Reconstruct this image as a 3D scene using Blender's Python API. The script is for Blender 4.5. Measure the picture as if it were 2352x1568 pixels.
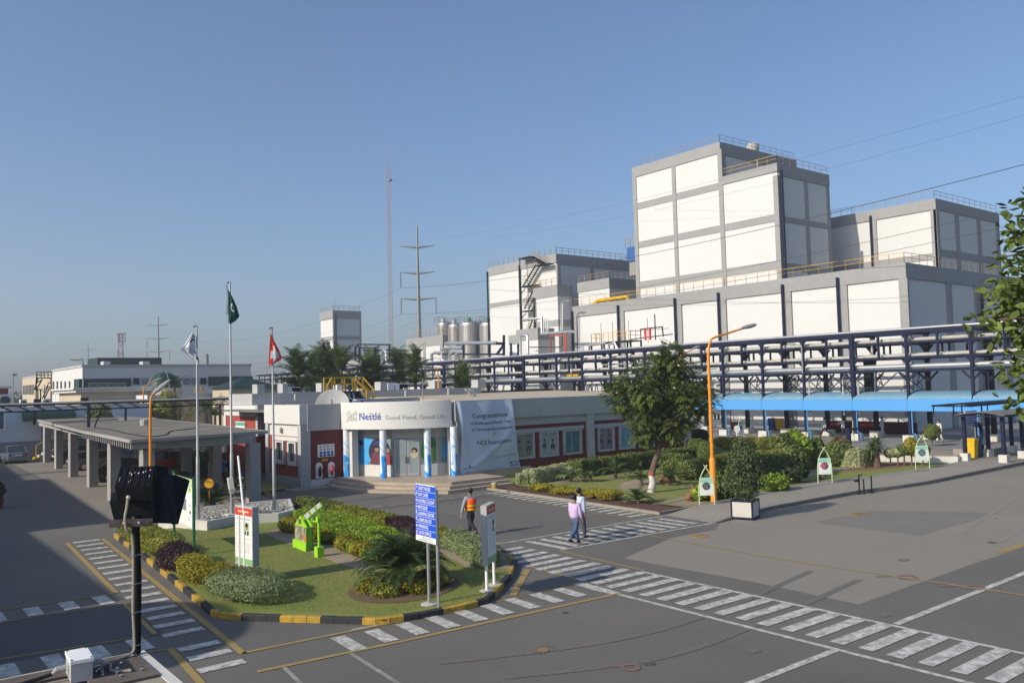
import bpy, bmesh, math, random
import numpy as np
from mathutils import Vector, Matrix
random.seed(7); rng = np.random.default_rng(7)
PI = math.pi
SC = bpy.context.scene
for o in list(bpy.data.objects): bpy.data.objects.remove(o)

# ---------------------------------------------------------------- camera
# world: X runs along the factory's shaded faces, Y along its sunlit faces, Z up; the eye is 5.6 m over the yard
EYE = np.array([0.0, 0.0, 5.6]); FPX = 1941.0; CX, CY = 1176.0, 783.5
_p, _r, _a = math.radians(2.974), math.radians(-1.513), math.radians(38.107)
_R0 = np.array([math.cos(_a), -math.sin(_a), 0]); _F0 = np.array([math.sin(_a), math.cos(_a), 0]); _Z = np.array([0, 0, 1.0])
FW = _F0*math.cos(_p) + _Z*math.sin(_p); _U = -_F0*math.sin(_p) + _Z*math.cos(_p)
RT = math.cos(_r)*_R0 + math.sin(_r)*_U; UP = -math.sin(_r)*_R0 + math.cos(_r)*_U
cam = bpy.data.cameras.new('camera'); cam.sensor_width = 36; cam.lens = 36*FPX/2352; cam.clip_start = .05; cam.clip_end = 6000
camo = bpy.data.objects.new('camera', cam); SC.collection.objects.link(camo)
camo.matrix_world = Matrix(((RT[0], UP[0], -FW[0], EYE[0]), (RT[1], UP[1], -FW[1], EYE[1]), (RT[2], UP[2], -FW[2], EYE[2]), (0, 0, 0, 1)))
SC.camera = camo

# ---------------------------------------------------------------- light
SUN_EL, SUN_AZ = math.radians(28.5), math.radians(177.4)        # azimuth of the sun, anticlockwise from +X
w = bpy.data.worlds.new('World'); SC.world = w; w.use_nodes = True
nt = w.node_tree; nt.nodes.clear()
sky = nt.nodes.new('ShaderNodeTexSky'); sky.sky_type = 'NISHITA'; sky.sun_disc = False
sky.sun_elevation = SUN_EL; sky.sun_rotation = PI/2 - SUN_AZ
sky.altitude = 200; sky.air_density = 1.0; sky.dust_density = 2.3; sky.ozone_density = 5.2
bg = nt.nodes.new('ShaderNodeBackground'); bg.inputs[1].default_value = .136
wo = nt.nodes.new('ShaderNodeOutputWorld')
nt.links.new(sky.outputs[0], bg.inputs[0]); nt.links.new(bg.outputs[0], wo.inputs[0])
sun = bpy.data.lights.new('sun', 'SUN'); sun.energy = 4.4; sun.angle = math.radians(.55); sun.color = (1, .91, .76)
suno = bpy.data.objects.new('sun', sun); SC.collection.objects.link(suno)
_sd = Vector((math.cos(SUN_EL)*math.cos(SUN_AZ), math.cos(SUN_EL)*math.sin(SUN_AZ), math.sin(SUN_EL)))
suno.rotation_euler = _sd.to_track_quat('Z', 'Y').to_euler(); suno.location = (-40, 0, 60)
SC.view_settings.view_transform = 'Standard'; SC.view_settings.look = 'None'
SC.view_settings.exposure = 0.15; SC.view_settings.gamma = 1; SC.view_settings.use_curve_mapping = False
SC.render.engine = 'CYCLES'

# ---------------------------------------------------------------- surveying: photograph pixel (2352 wide) -> place
def ray(u, v): return FW*FPX + RT*(u-CX) - UP*(v-CY)
def g(u, v, z=0.0):
    d = ray(u, v); return EYE + d*((z-EYE[2])/d[2])
def onx(u, v, x):
    d = ray(u, v); return EYE + d*(x/d[0])
def ony(u, v, y):
    d = ray(u, v); return EYE + d*(y/d[1])
def far(u, v, dist):
    d = ray(u, v); return EYE + d/np.linalg.norm(d)*dist
def pix(P):
    d = np.asarray(P, float)-EYE; a = d@FW; return CX+FPX*(d@RT)/a, CY-FPX*(d@UP)/a
def vz(x, y, v):
    lo, hi = -50, 300
    for _ in range(50):
        m = (lo+hi)/2
        if pix((x, y, m))[1] > v: lo = m
        else: hi = m
    return m
def zoom(x0, y0, x1, w): 
    s = (x1-x0)/w
    return lambda x, y: ((x0+x*s)*.91875, (y0+y*s)*.91875)
Qb = zoom(1200, 330, 2560, 2352); Qm = zoom(700, 550, 1450, 2352); Qt = zoom(0, 700, 640, 2334); Q3 = zoom(1600, 850, 2560, 2352)
Q2 = zoom(1100, 950, 1800, 2352); Q4 = zoom(1750, 780, 2560, 2352); Qe = zoom(780, 900, 1300, 2265); Qf = zoom(550, 900, 1200, 2352)
Ql = zoom(0, 1100, 640, 1653); Qi = zoom(500, 1130, 1300, 2352); QI = zoom(500, 1200, 900, 1695); QJ = zoom(880, 1180, 1320, 1816)
Qo = zoom(1200, 1200, 2560, 2352); Qq = zoom(1280, 780, 1640, 2352); Q1 = zoom(1780, 1000, 2180, 2352); Qr = zoom(2160, 960, 2560, 2352)

# ---------------------------------------------------------------- materials
def srgb(r, g_, b):
    f = lambda c: (c/255/12.92 if c/255 <= .04045 else ((c/255+.055)/1.055)**2.4)
    return (f(r), f(g_), f(b))
MATS = {}
def mat(name, col, rough=.7, var=.12, scale=3.0, metal=0.0, bump=0.0, col2=None, mix2=.5, scale2=.4, spec=.4, island=0.0, transl=0.0, detail=6):
    """principled surface: base colour with fine grain and an optional broad second colour (wear, dirt)"""
    if name in MATS: return MATS[name]
    m = bpy.data.materials.new(name); m.use_nodes = True; N = m.node_tree.nodes; L = m.node_tree.links
    b = N['Principled BSDF']; out = N['Material Output']
    geo = N.new('ShaderNodeNewGeometry')
    n1 = N.new('ShaderNodeTexNoise'); n1.inputs['Scale'].default_value = scale; n1.inputs['Detail'].default_value = detail
    L.new(geo.outputs['Position'], n1.inputs['Vector'])
    cur = None
    base = N.new('ShaderNodeRGB'); base.outputs[0].default_value = (*col, 1); cur = base.outputs[0]
    if col2 is not None:
        n2 = N.new('ShaderNodeTexNoise'); n2.inputs['Scale'].default_value = scale2; n2.inputs['Detail'].default_value = 8; n2.inputs['Roughness'].default_value = .62
        L.new(geo.outputs['Position'], n2.inputs['Vector'])
        r = N.new('ShaderNodeValToRGB'); r.color_ramp.elements[0].position = .5-.5*mix2*.6; r.color_ramp.elements[1].position = .5+.5*mix2*.6
        L.new(n2.outputs[0], r.inputs[0])
        mx = N.new('ShaderNodeMix'); mx.data_type = 'RGBA'; L.new(r.outputs[0], mx.inputs[0]); L.new(cur, mx.inputs[6]); mx.inputs[7].default_value = (*col2, 1)
        cur = mx.outputs[2]
    mr = N.new('ShaderNodeMapRange'); mr.inputs[1].default_value = .25; mr.inputs[2].default_value = .75
    mr.inputs[3].default_value = 1-var; mr.inputs[4].default_value = 1+var; L.new(n1.outputs[0], mr.inputs[0])
    fac = mr.outputs[0]
    if island:
        ra = N.new('ShaderNodeMapRange'); ra.inputs[3].default_value = 1-island; ra.inputs[4].default_value = 1+island
        L.new(geo.outputs['Random Per Island'], ra.inputs[0])
        mu = N.new('ShaderNodeMath'); mu.operation = 'MULTIPLY'; L.new(fac, mu.inputs[0]); L.new(ra.outputs[0], mu.inputs[1]); fac = mu.outputs[0]
    sc = N.new('ShaderNodeVectorMath'); sc.operation = 'SCALE'; L.new(cur, sc.inputs[0]); L.new(fac, sc.inputs['Scale'])
    L.new(sc.outputs[0], b.inputs['Base Color'])
    b.inputs['Roughness'].default_value = rough; b.inputs['Metallic'].default_value = metal; b.inputs['Specular IOR Level'].default_value = spec
    if bump:
        bp = N.new('ShaderNodeBump'); bp.inputs['Strength'].default_value = bump; bp.inputs['Distance'].default_value = .02
        L.new(n1.outputs[0], bp.inputs['Height']); L.new(bp.outputs[0], b.inputs['Normal'])
    if transl:
        tr = N.new('ShaderNodeBsdfTranslucent'); ms = N.new('ShaderNodeMixShader'); ms.inputs[0].default_value = transl
        L.new(sc.outputs[0], tr.inputs[0]); L.new(b.outputs[0], ms.inputs[1]); L.new(tr.outputs[0], ms.inputs[2]); L.new(ms.outputs[0], out.inputs[0])
    MATS[name] = m
    return m
def leafmat(name, col, col2, **k): return mat(name, col, rough=.55, var=.25, scale=2.2, col2=col2, mix2=.7, scale2=1.3, island=.4, transl=.28, spec=.3, **k)

M = dict(
 asphalt=mat('asphalt', (.152, .142, .124), .92, .28, 45, bump=.4, col2=(.115, .109, .098), mix2=.6, scale2=.16),
 concrete=mat('yard_concrete', (.252, .226, .188), .9, .14, 25, bump=.2, col2=(.212, .193, .163), mix2=.9, scale2=.22),
 patch=mat('patch_concrete', (.2, .187, .165), .9, .14, 25, bump=.2, col2=(.165, .155, .14), mix2=.8, scale2=.5),
 walk=mat('walkway_concrete', (.3, .272, .228), .9, .1, 20, bump=.15, col2=(.245, .224, .19), mix2=.9, scale2=.5),
 plaza=mat('plaza_paving', (.25, .24, .225), .75, .1, 14, col2=(.2, .195, .185), mix2=.8, scale2=.6),
 soilfar=mat('dry_ground', (.13, .125, .085), .95, .3, .05, col2=(.09, .1, .06), scale2=.02),
 white_paint=mat('white_road_paint', (.6, .585, .54), .8, .1, 30, col2=(.27, .26, .24), mix2=.45, scale2=5),
 white_worn=mat('worn_white_paint', (.33, .32, .3), .9, .2, 20, col2=(.2, .19, .17), mix2=.5, scale2=3),
 tyre=mat('tyre_rubber_mark', (.128, .12, .106), .9, .25, 12, col2=(.148, .138, .12), mix2=.7, scale2=1.2),
 tyre_pale=mat('tyre_mark_on_concrete', (.222, .2, .168), .9, .2, 12, col2=(.245, .22, .184), mix2=.7, scale2=1.2),
 stain=mat('oil_stain', (.075, .07, .064), .8, .3, 12),
 yellow_paint=mat('yellow_road_paint', (.36, .25, .075), .85, .15, 30, col2=(.27, .2, .085), mix2=1.0, scale2=1.6),
 red_paint=mat('faded_red_road_paint', (.19, .1, .092), .9, .15, 20, col2=(.17, .145, .122), mix2=1.0, scale2=2.5),
 kerb_y=mat('yellow_kerb_paint', (.5, .31, .025), .7, .14, 9, col2=(.3, .2, .05), mix2=.5, scale2=4),
 kerb_k=mat('black_kerb_paint', (.028, .03, .033), .7, .3, 9),
 grass=mat('lawn', (.145, .2, .035), .95, .15, 35, bump=.2, col2=(.23, .215, .06), mix2=.8, scale2=.55),
 soil=mat('red_brown_soil', (.105, .052, .035), .95, .3, 25, bump=.5),
 gravel=mat('pale_gravel_soil', (.36, .285, .205), .95, .3, 30, bump=.5, col2=(.26, .2, .14)),
 white_wall=mat('white_factory_paint', (.6, .6, .588), .75, .02, 2, col2=(.57, .567, .55), mix2=.8, scale2=.22),
 grey_band=mat('grey_factory_paint', (.3, .3, .296), .8, .05, 2, col2=(.27, .27, .265), scale2=.2),
 navy=mat('navy_steel_paint', (.011, .015, .046), .6, .15, 4, col2=(.018, .021, .046), scale2=1.5, spec=.12),
 black_steel=mat('dark_steel_paint', (.012, .013, .018), .6, .15, 4, spec=.15),
 silver=mat('aluminium_cladding', (.62, .62, .62), .34, .06, 3, metal=.75),
 greypipe=mat('grey_insulated_pipe', (.45, .44, .40), .6, .1, 3, col2=(.36, .355, .33), scale2=1.2),
 yellow_steel=mat('yellow_rail_paint', (.62, .36, .01), .5, .1, 5),
 rail=mat('galvanised_rail', (.26, .25, .23), .6, .1, 5),
 brown_rail=mat('ochre_rail_paint', (.33, .2, .05), .6, .1, 5),
 red_steel=mat('red_pipe_paint', (.45, .07, .045), .5, .1, 5),
 sky_blue=mat('sky_blue_fascia_paint', (.07, .29, .64), .6, .03, 2, col2=(.08, .3, .63), scale2=.4),
 barrel=mat('blue_grey_roof_sheet', (.12, .29, .42), .55, .06, 2, col2=(.19, .3, .38), scale2=.5),
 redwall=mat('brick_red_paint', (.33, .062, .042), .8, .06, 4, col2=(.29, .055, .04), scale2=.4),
 deepred=mat('shaded_and_deep_red', (.17, .028, .024), .75, .06, 4, col2=(.15, .026, .022), scale2=.5),  # deep red; on the reception fronts it paints shade into the brick red
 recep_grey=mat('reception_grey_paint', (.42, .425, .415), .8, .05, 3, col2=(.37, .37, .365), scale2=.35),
 recep_white=mat('reception_white_paint', (.59, .58, .545), .75, .03, 3),
 sign_white=mat('white_sign_panel', (.68, .668, .635), .45, .02, 2),
 stone=mat('beige_step_stone', (.42, .345, .265), .5, .06, 6, col2=(.36, .29, .22), scale2=1.0),
 beige=mat('cream_plaster', (.5, .42, .31), .85, .05, 3, col2=(.44, .37, .28), scale2=.4),
 roofgrey=mat('weathered_roof', (.2, .19, .17), .9, .15, 6, col2=(.12, .115, .105), mix2=.8, scale2=.5),
 conc_pale=mat('pale_cast_concrete', (.48, .475, .45), .85, .07, 6, col2=(.4, .395, .375), scale2=.8),
 footing=mat('whitewashed_concrete', (.62, .60, .55), .85, .06, 6, col2=(.5, .48, .44), scale2=1.2),
 carport=mat('carport_concrete', (.36, .35, .33), .9, .08, 5, col2=(.29, .28, .265), scale2=.5),
 carroof=mat('carport_roof_screed', (.235, .205, .16), .9, .15, 4, col2=(.13, .113, .09), mix2=.5, scale2=.5),
 coolwhite=mat('cool_and_shade_tinted_white', (.62, .66, .72), .8, .04, 3),  # cool white; on the lane end wall the blue tint stands for shade
 coolgrey=mat('blue_grey_paint', (.2, .23, .27), .8, .05, 3),
 greenroof=mat('green_roof_sheet', (.007, .03, .023), .55, .1, 3),
 darkgreen=mat('dark_green_cladding', (.016, .04, .034), .6, .1, 3),
 glass=mat('dark_window_glass', (.02, .026, .03), .08, .1, 1, spec=.8),
 paleglass=mat('pale_shopfront_glass', (.26, .31, .32), .12, .08, 1, spec=.8),
 alu=mat('window_aluminium', (.42, .43, .43), .4, .05, 5, metal=.4),
 orange=mat('orange_lamp_paint', (.72, .25, .01), .42, .06, 4),
 lamp_grey=mat('lamp_head_grey', (.3, .3, .29), .5, .08, 6),
 signblue=mat('road_sign_blue', (.012, .085, .62), .45, .04, 4),
 white=mat('white_gloss_paint', (.8, .8, .78), .45, .03, 4),
 print_black=mat('black_print', (.02, .02, .025), .6, .02, 4),
 print_grey=mat('grey_print', (.22, .225, .235), .6, .02, 4),
 print_navy=mat('blue_print', (.03, .06, .33), .5, .02, 4),
 galv=mat('galvanised_pole', (.4, .405, .4), .42, .06, 5, metal=.5),
 blackplastic=mat('black_cast_housing', (.006, .006, .0065), .5, .25, 40, col2=(.011, .011, .011), scale2=8, spec=.22),
 lime=mat('lime_paint', (.3, .62, .02), .5, .05, 4),
 palegreen=mat('pale_green_paint', (.55, .66, .36), .5, .05, 4),
 bark=mat('grey_brown_bark', (.12, .085, .062), .95, .3, 12, bump=.6),
 whitewash=mat('limewashed_bark', (.55, .53, .49), .9, .15, 12),
 redwash=mat('red_oxide_bark', (.3, .07, .04), .9, .15, 12),
 bin_y=mat('yellow_bin_plastic', (.66, .42, .005), .45, .04, 4),
 bin_b=mat('blue_bin_plastic', (.015, .07, .3), .45, .04, 4),
 bin_g=mat('grey_blue_bin_plastic', (.09, .13, .17), .45, .04, 4),
 steel_tank=mat('stainless_tank', (.45, .43, .4), .38, .06, 2, metal=.7),
 rubber=mat('black_rubber', (.012, .012, .012), .8, .1, 8),
 chrome=mat('bright_metal', (.7, .7, .7), .18, .02, 4, metal=1.0),
 skin=mat('skin', (.3, .175, .115), .6, .06, 20),
 hair=mat('black_hair', (.008, .007, .007), .5, .2, 60),
 terracotta=mat('terracotta', (.28, .11, .06), .9, .15, 10),
 maroon=mat('maroon_cloth', (.075, .01, .012), .8, .2, 5),
 brightred=mat('bright_red_paint', (.62, .035, .03), .45, .06, 5),
 rust=mat('rusted_plate', (.085, .06, .05), .85, .3, 14, col2=(.14, .12, .11), mix2=.9, scale2=6, bump=.3),
 parapet=mat('weathered_parapet_screed', (.34, .3, .24), .95, .12, 18, col2=(.2, .18, .15), mix2=.9, scale2=3, bump=.4),
 cable=mat('grey_cable', (.3, .27, .2), .7, .1, 10),
 wire=mat('dull_wire', (.06, .07, .085), .7, .05, 4),
 pylon=mat('grey_pylon_steel', (.23, .255, .26), .55, .08, 1.5, metal=.3),
 pebble=mat('white_pebble', (.34, .33, .3), .85, .1, 20, island=.35),
 l_hedge=leafmat('hedge_leaf', (.105, .15, .035), (.18, .21, .055)),
 l_bright=leafmat('bright_groundcover_leaf', (.2, .31, .022), (.27, .36, .035)),
 l_yellow=leafmat('golden_leaf', (.36, .31, .025), (.25, .24, .025)),
 l_olive=leafmat('olive_leaf', (.27, .27, .035), (.19, .22, .032)),
 l_purple=leafmat('purple_leaf', (.06, .025, .036), (.045, .022, .03)),
 l_greygreen=leafmat('grey_green_leaf', (.22, .28, .12), (.27, .32, .155)),
 l_tree=leafmat('tree_leaf', (.095, .15, .03), (.16, .21, .05)),
 l_dark=leafmat('dark_leaf', (.03, .055, .018), (.05, .075, .025)),
 l_cream=leafmat('variegated_cream_leaf', (.5, .51, .3), (.33, .38, .16)),
 l_palm=leafmat('palm_leaf', (.065, .115, .03), (.13, .17, .055)),
 l_cycad=leafmat('cycad_leaf', (.035, .065, .018), (.06, .1, .03)),
 l_big=leafmat('broad_leaf', (.085, .125, .024), (.12, .155, .035)),
 l_far=leafmat('distant_leaf', (.06, .075, .035), (.085, .095, .05)),
)

# ---------------------------------------------------------------- mesh builders
def link(o): SC.collection.objects.link(o); return o
def wloc(o):
    v = Vector((0, 0, 0))
    while o is not None: v = v + o.location; o = o.parent
    return v
class MB:
    """collects boxes, bars, tubes and polygons; build() makes one mesh object"""
    def __init__(s): s.v = []; s.f = []
    def add(s, V, F):
        k = len(s.v); s.v += [tuple(map(float, p)) for p in V]; s.f += [tuple(i+k for i in q) for q in F]; return s
    def bx(s, x0, x1, y0, y1, z0, z1):
        V = [(x0,y0,z0),(x1,y0,z0),(x1,y1,z0),(x0,y1,z0),(x0,y0,z1),(x1,y0,z1),(x1,y1,z1),(x0,y1,z1)]
        return s.add(V, [(3,2,1,0),(4,5,6,7),(0,1,5,4),(1,2,6,5),(2,3,7,6),(3,0,4,7)])
    def obox(s, c, ax, ay, az):
        c, ax, ay, az = map(np.asarray, (c, ax, ay, az)); V = []
        for k in (-1, 1):
            for i, j in ((-1,-1),(1,-1),(1,1),(-1,1)): V.append(c+i*ax+j*ay+k*az)
        return s.add(V, [(3,2,1,0),(4,5,6,7),(0,1,5,4),(1,2,6,5),(2,3,7,6),(3,0,4,7)])
    def bar(s, p, q, w, h=None, up=(0, 0, 1)):
        p = np.asarray(p, float); q = np.asarray(q, float); h = w if h is None else h
        d = q-p; L = np.linalg.norm(d); d = d/L; up = np.asarray(up, float)
        if abs(d@up) > .98: up = np.array([0, 1.0, 0])
        a = np.cross(d, up); a /= np.linalg.norm(a); b = np.cross(a, d)
        return s.obox((p+q)/2, d*L/2, a*w/2, b*h/2)
    def tube(s, pts, r, n=8, caps=True):
        P = [np.asarray(p, float) for p in pts]; R = r if hasattr(r, '__len__') else [r]*len(P)
        k = len(s.v); prev = None
        for i, p in enumerate(P):
            d = (P[min(i+1, len(P)-1)]-P[max(i-1, 0)]); d = d/(np.linalg.norm(d)+1e-9)
            if prev is None:
                a = np.cross(d, (0, 0, 1.0) if abs(d[2]) < .9 else (1.0, 0, 0))
            else: a = prev-d*(prev@d)
            a /= np.linalg.norm(a)+1e-9; prev = a; b = np.cross(d, a)
            for j in range(n):
                t = 2*PI*j/n; s.v.append(tuple(p+R[i]*(math.cos(t)*a+math.sin(t)*b)))
        for i in range(len(P)-1):
            for j in range(n):
                j2 = (j+1) % n; s.f.append((k+i*n+j, k+i*n+j2, k+(i+1)*n+j2, k+(i+1)*n+j))
        if caps:
            s.f.append(tuple(k+j for j in reversed(range(n)))); s.f.append(tuple(k+(len(P)-1)*n+j for j in range(n)))
        return s
    def lathe(s, prof, c=(0, 0, 0), n=16):
        k = len(s.v); m = len(prof)
        for r, z in prof:
            for j in range(n):
                t = 2*PI*j/n; s.v.append((c[0]+r*math.cos(t), c[1]+r*math.sin(t), c[2]+z))
        for i in range(m-1):
            for j in range(n):
                j2 = (j+1) % n; s.f.append((k+i*n+j, k+i*n+j2, k+(i+1)*n+j2, k+(i+1)*n+j))
        s.f.append(tuple(k+j for j in reversed(range(n)))); s.f.append(tuple(k+(m-1)*n+j for j in range(n)))
        return s
    def prism(s, pts, z0, z1):
        n = len(pts); ar = sum(pts[i][0]*pts[(i+1) % n][1]-pts[(i+1) % n][0]*pts[i][1] for i in range(n))
        if ar < 0: pts = pts[::-1]
        V = [(p[0], p[1], z0) for p in pts]+[(p[0], p[1], z1) for p in pts]
        F = [tuple(reversed(range(n))), tuple(range(n, 2*n))]+[(i, (i+1) % n, (i+1) % n+n, i+n) for i in range(n)]
        return s.add(V, F)
    def sheet(s, pts, z):
        n = len(pts); ar = sum(pts[i][0]*pts[(i+1) % n][1]-pts[(i+1) % n][0]*pts[i][1] for i in range(n))
        if ar < 0: pts = pts[::-1]
        return s.add([(p[0], p[1], z) for p in pts], [tuple(range(n))])
    def slab(s, pts3, nrm, th):
        """extrude a planar 3D polygon by th along nrm"""
        nrm = np.asarray(nrm, float); n = len(pts3); P = [np.asarray(p, float) for p in pts3]
        V = P+[p+nrm*th for p in P]
        return s.add(V, [tuple(reversed(range(n))), tuple(range(n, 2*n))]+[(i, (i+1) % n, (i+1) % n+n, i+n) for i in range(n)])
    def build(s, name, m, parent=None, smooth=False):
        me = bpy.data.meshes.new(name); L = wloc(parent) if parent is not None else Vector((0, 0, 0))
        me.from_pydata([(x-L.x, y-L.y, z-L.z) for x, y, z in s.v], [], s.f)
        bm = bmesh.new(); bm.from_mesh(me); bmesh.ops.recalc_face_normals(bm, faces=bm.faces); bm.to_mesh(me); bm.free()
        me.materials.append(m)
        if smooth:
            me.polygons.foreach_set('use_smooth', [True]*len(me.polygons))
            try: me.set_sharp_from_angle(angle=math.radians(40))
            except Exception: pass
        o = link(bpy.data.objects.new(name, me)); o.parent = parent
        return o
def npmesh(name, V, F, m, parent=None):
    """fast mesh from arrays; all faces the same size"""
    L = wloc(parent) if parent is not None else Vector((0, 0, 0))
    V = np.asarray(V, np.float32)-np.array(L, np.float32); F = np.asarray(F, np.int32); k = F.shape[1]
    me = bpy.data.meshes.new(name); me.vertices.add(len(V)); me.vertices.foreach_set('co', V.ravel())
    me.loops.add(F.size); me.loops.foreach_set('vertex_index', F.ravel()); me.polygons.add(len(F))
    me.polygons.foreach_set('loop_start', np.arange(0, F.size, k, dtype=np.int32))
    try: me.polygons.foreach_set('loop_total', np.full(len(F), k, np.int32))
    except Exception: pass
    me.update(calc_edges=True); me.validate(); me.materials.append(m)
    o = link(bpy.data.objects.new(name, me)); o.parent = parent
    return o
def tag(o, label, cat, group=None):
    o['label'] = label; o['category'] = cat
    if group: o['group'] = group
    return o
def thing(name, label, cat, loc, group=None):
    o = link(bpy.data.objects.new(name, None)); o.location = Vector([float(c) for c in loc]); o.empty_display_size = .2
    return tag(o, label, cat, group)
def struct(o): o['kind'] = 'structure'; return o
def stuff(o): o['kind'] = 'stuff'; return o
def dup(o, parent=None):
    c = o.copy(); SC.collection.objects.link(c); c.parent = parent
    for ch in [x for x in bpy.data.objects if x.parent == o]: dup(ch, c)
    return c
def dup_at(o, loc, label, rot=None, group=None, scale=None):
    c = dup(o); c.location = Vector([float(k) for k in loc]); c['label'] = label
    if rot is not None: c.rotation_euler = (0, 0, rot)
    if group: c['group'] = group
    if scale: c.scale = (scale, scale, scale)
    return c
def share(name, me, loc, parent, rotz=0):
    o = link(bpy.data.objects.new(name, me)); o.parent = parent; L = wloc(parent) if parent is not None else Vector((0, 0, 0))
    o.location = Vector([float(c) for c in loc])-L; o.rotation_euler = (0, 0, rotz); return o
def textmesh(s, bold=0.0, space=1.0):
    cu = bpy.data.curves.new('lettering', 'FONT'); cu.body = s; cu.size = 1; cu.offset = bold; cu.space_character = space; cu.resolution_u = 3
    o = bpy.data.objects.new('lettering', cu); SC.collection.objects.link(o)
    me = bpy.data.meshes.new_from_object(o.evaluated_get(bpy.context.evaluated_depsgraph_get()))
    bpy.data.objects.remove(o); V = np.array([v.co[:] for v in me.vertices]); F = [tuple(p.vertices) for p in me.polygons]; bpy.data.meshes.remove(me)
    return V, F
def lettering(s, org, ex, ez, width, m, parent, height=None, bold=0.0, name='lettering', space=1.0, fmap=None, center=False):
    """flat text: org = lower left, ex/ez unit vectors; stretched to width (and to height if given)"""
    V, F = textmesh(s, bold, space); w0 = V[:, 0].max()-V[:, 0].min(); x = (V[:, 0]-V[:, 0].min())*width/w0
    k = width/w0 if height is None else height/.7
    y = V[:, 1]*k
    if center: x = x-width/2
    if fmap: P = [fmap(a, b) for a, b in zip(x, y)]
    else:
        org, ex, ez = map(np.asarray, (org, ex, ez)); P = [org+a*ex+b*ez for a, b in zip(x, y)]
    mb = MB(); mb.add(P, F); return mb.build(name, m, parent)
def smoothline(pts, n=6):
    P = [np.asarray(p, float) for p in pts]; out = []
    for i in range(len(P)-1):
        a, b, c, d = P[max(i-1, 0)], P[i], P[i+1], P[min(i+2, len(P)-1)]
        for k in range(n):
            t = k/n; out.append(.5*((2*b)+(c-a)*t+(2*a-5*b+4*c-d)*t*t+(3*b-a-3*c+d)*t**3))
    out.append(P[-1]); return out

# ---------------------------------------------------------------- foliage
def leaves(P, N, size, aspect=.55, jitter=.6):
    """rhombic bent leaves at points P facing roughly N"""
    n = len(P); N = N+rng.normal(0, jitter, (n, 3)); N /= np.linalg.norm(N, axis=1)[:, None]+1e-9
    T = rng.normal(0, 1, (n, 3)); T -= N*np.sum(T*N, 1)[:, None]; T /= np.linalg.norm(T, axis=1)[:, None]+1e-9
    B = np.cross(N, T); s = size*rng.uniform(.6, 1.3, n)[:, None]
    V = np.empty((n, 4, 3)); V[:, 0] = P-T*s; V[:, 1] = P+B*s*aspect+N*s*.12; V[:, 2] = P+T*s; V[:, 3] = P-B*s*aspect+N*s*.12
    return V.reshape(-1, 3), np.arange(4*n).reshape(n, 4)
def blobpts(n, c, r, shell=.55, lump=.18, seed=0):
    """points in the outer part of a lumpy ellipsoid"""
    rg = np.random.default_rng(seed); D = rg.normal(0, 1, (n, 3)); D /= np.linalg.norm(D, axis=1)[:, None]
    k = rg.normal(0, 1.6, (6, 3)); ph = rg.uniform(0, 6.3, 6)
    l = 1+lump*sum(np.sin(D@k[i]*1.7+ph[i]) for i in range(6))/2.2
    rad = (shell+(1-shell)*rg.random(n)**.6)*l
    rad = rad*np.where(rg.random(n) < .07, rg.uniform(1.04, 1.2, n), 1)
    return np.asarray(c)+D*rad[:, None]*np.asarray(r), D
def bush(name, label, cat, c, r, m, n=2500, size=.05, group=None, seed=1, core=True, lump=.18, shell=.7, parent=None, flat=None):
    """rounded shrub sitting on the ground at c, half sizes r"""
    root = thing(name, label, cat, c, group) if parent is None else parent
    P, D = blobpts(n, (c[0], c[1], c[2]+r[2]*.95), r, shell, lump, seed)
    P[:, 2] = np.maximum(P[:, 2], c[2]+.03)
    if flat: P[:, 2] = np.minimum(P[:, 2], c[2]+flat+rng.normal(0, .02, n))
    V, F = leaves(P, D, size); npmesh('foliage', V, F, m, root)
    if core:
        mb = MB()
        for k in range(5):
            a = 2*PI*k/5+seed; mb.tube([(c[0], c[1], c[2]), (c[0]+.3*r[0]*math.cos(a), c[1]+.3*r[1]*math.sin(a), c[2]+r[2]*.8), (c[0]+.6*r[0]*math.cos(a), c[1]+.6*r[1]*math.sin(a), c[2]+r[2]*1.35)], [.02, .015, .006], 5)
        mb.build('stem', M['bark'], root)
    return root
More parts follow.
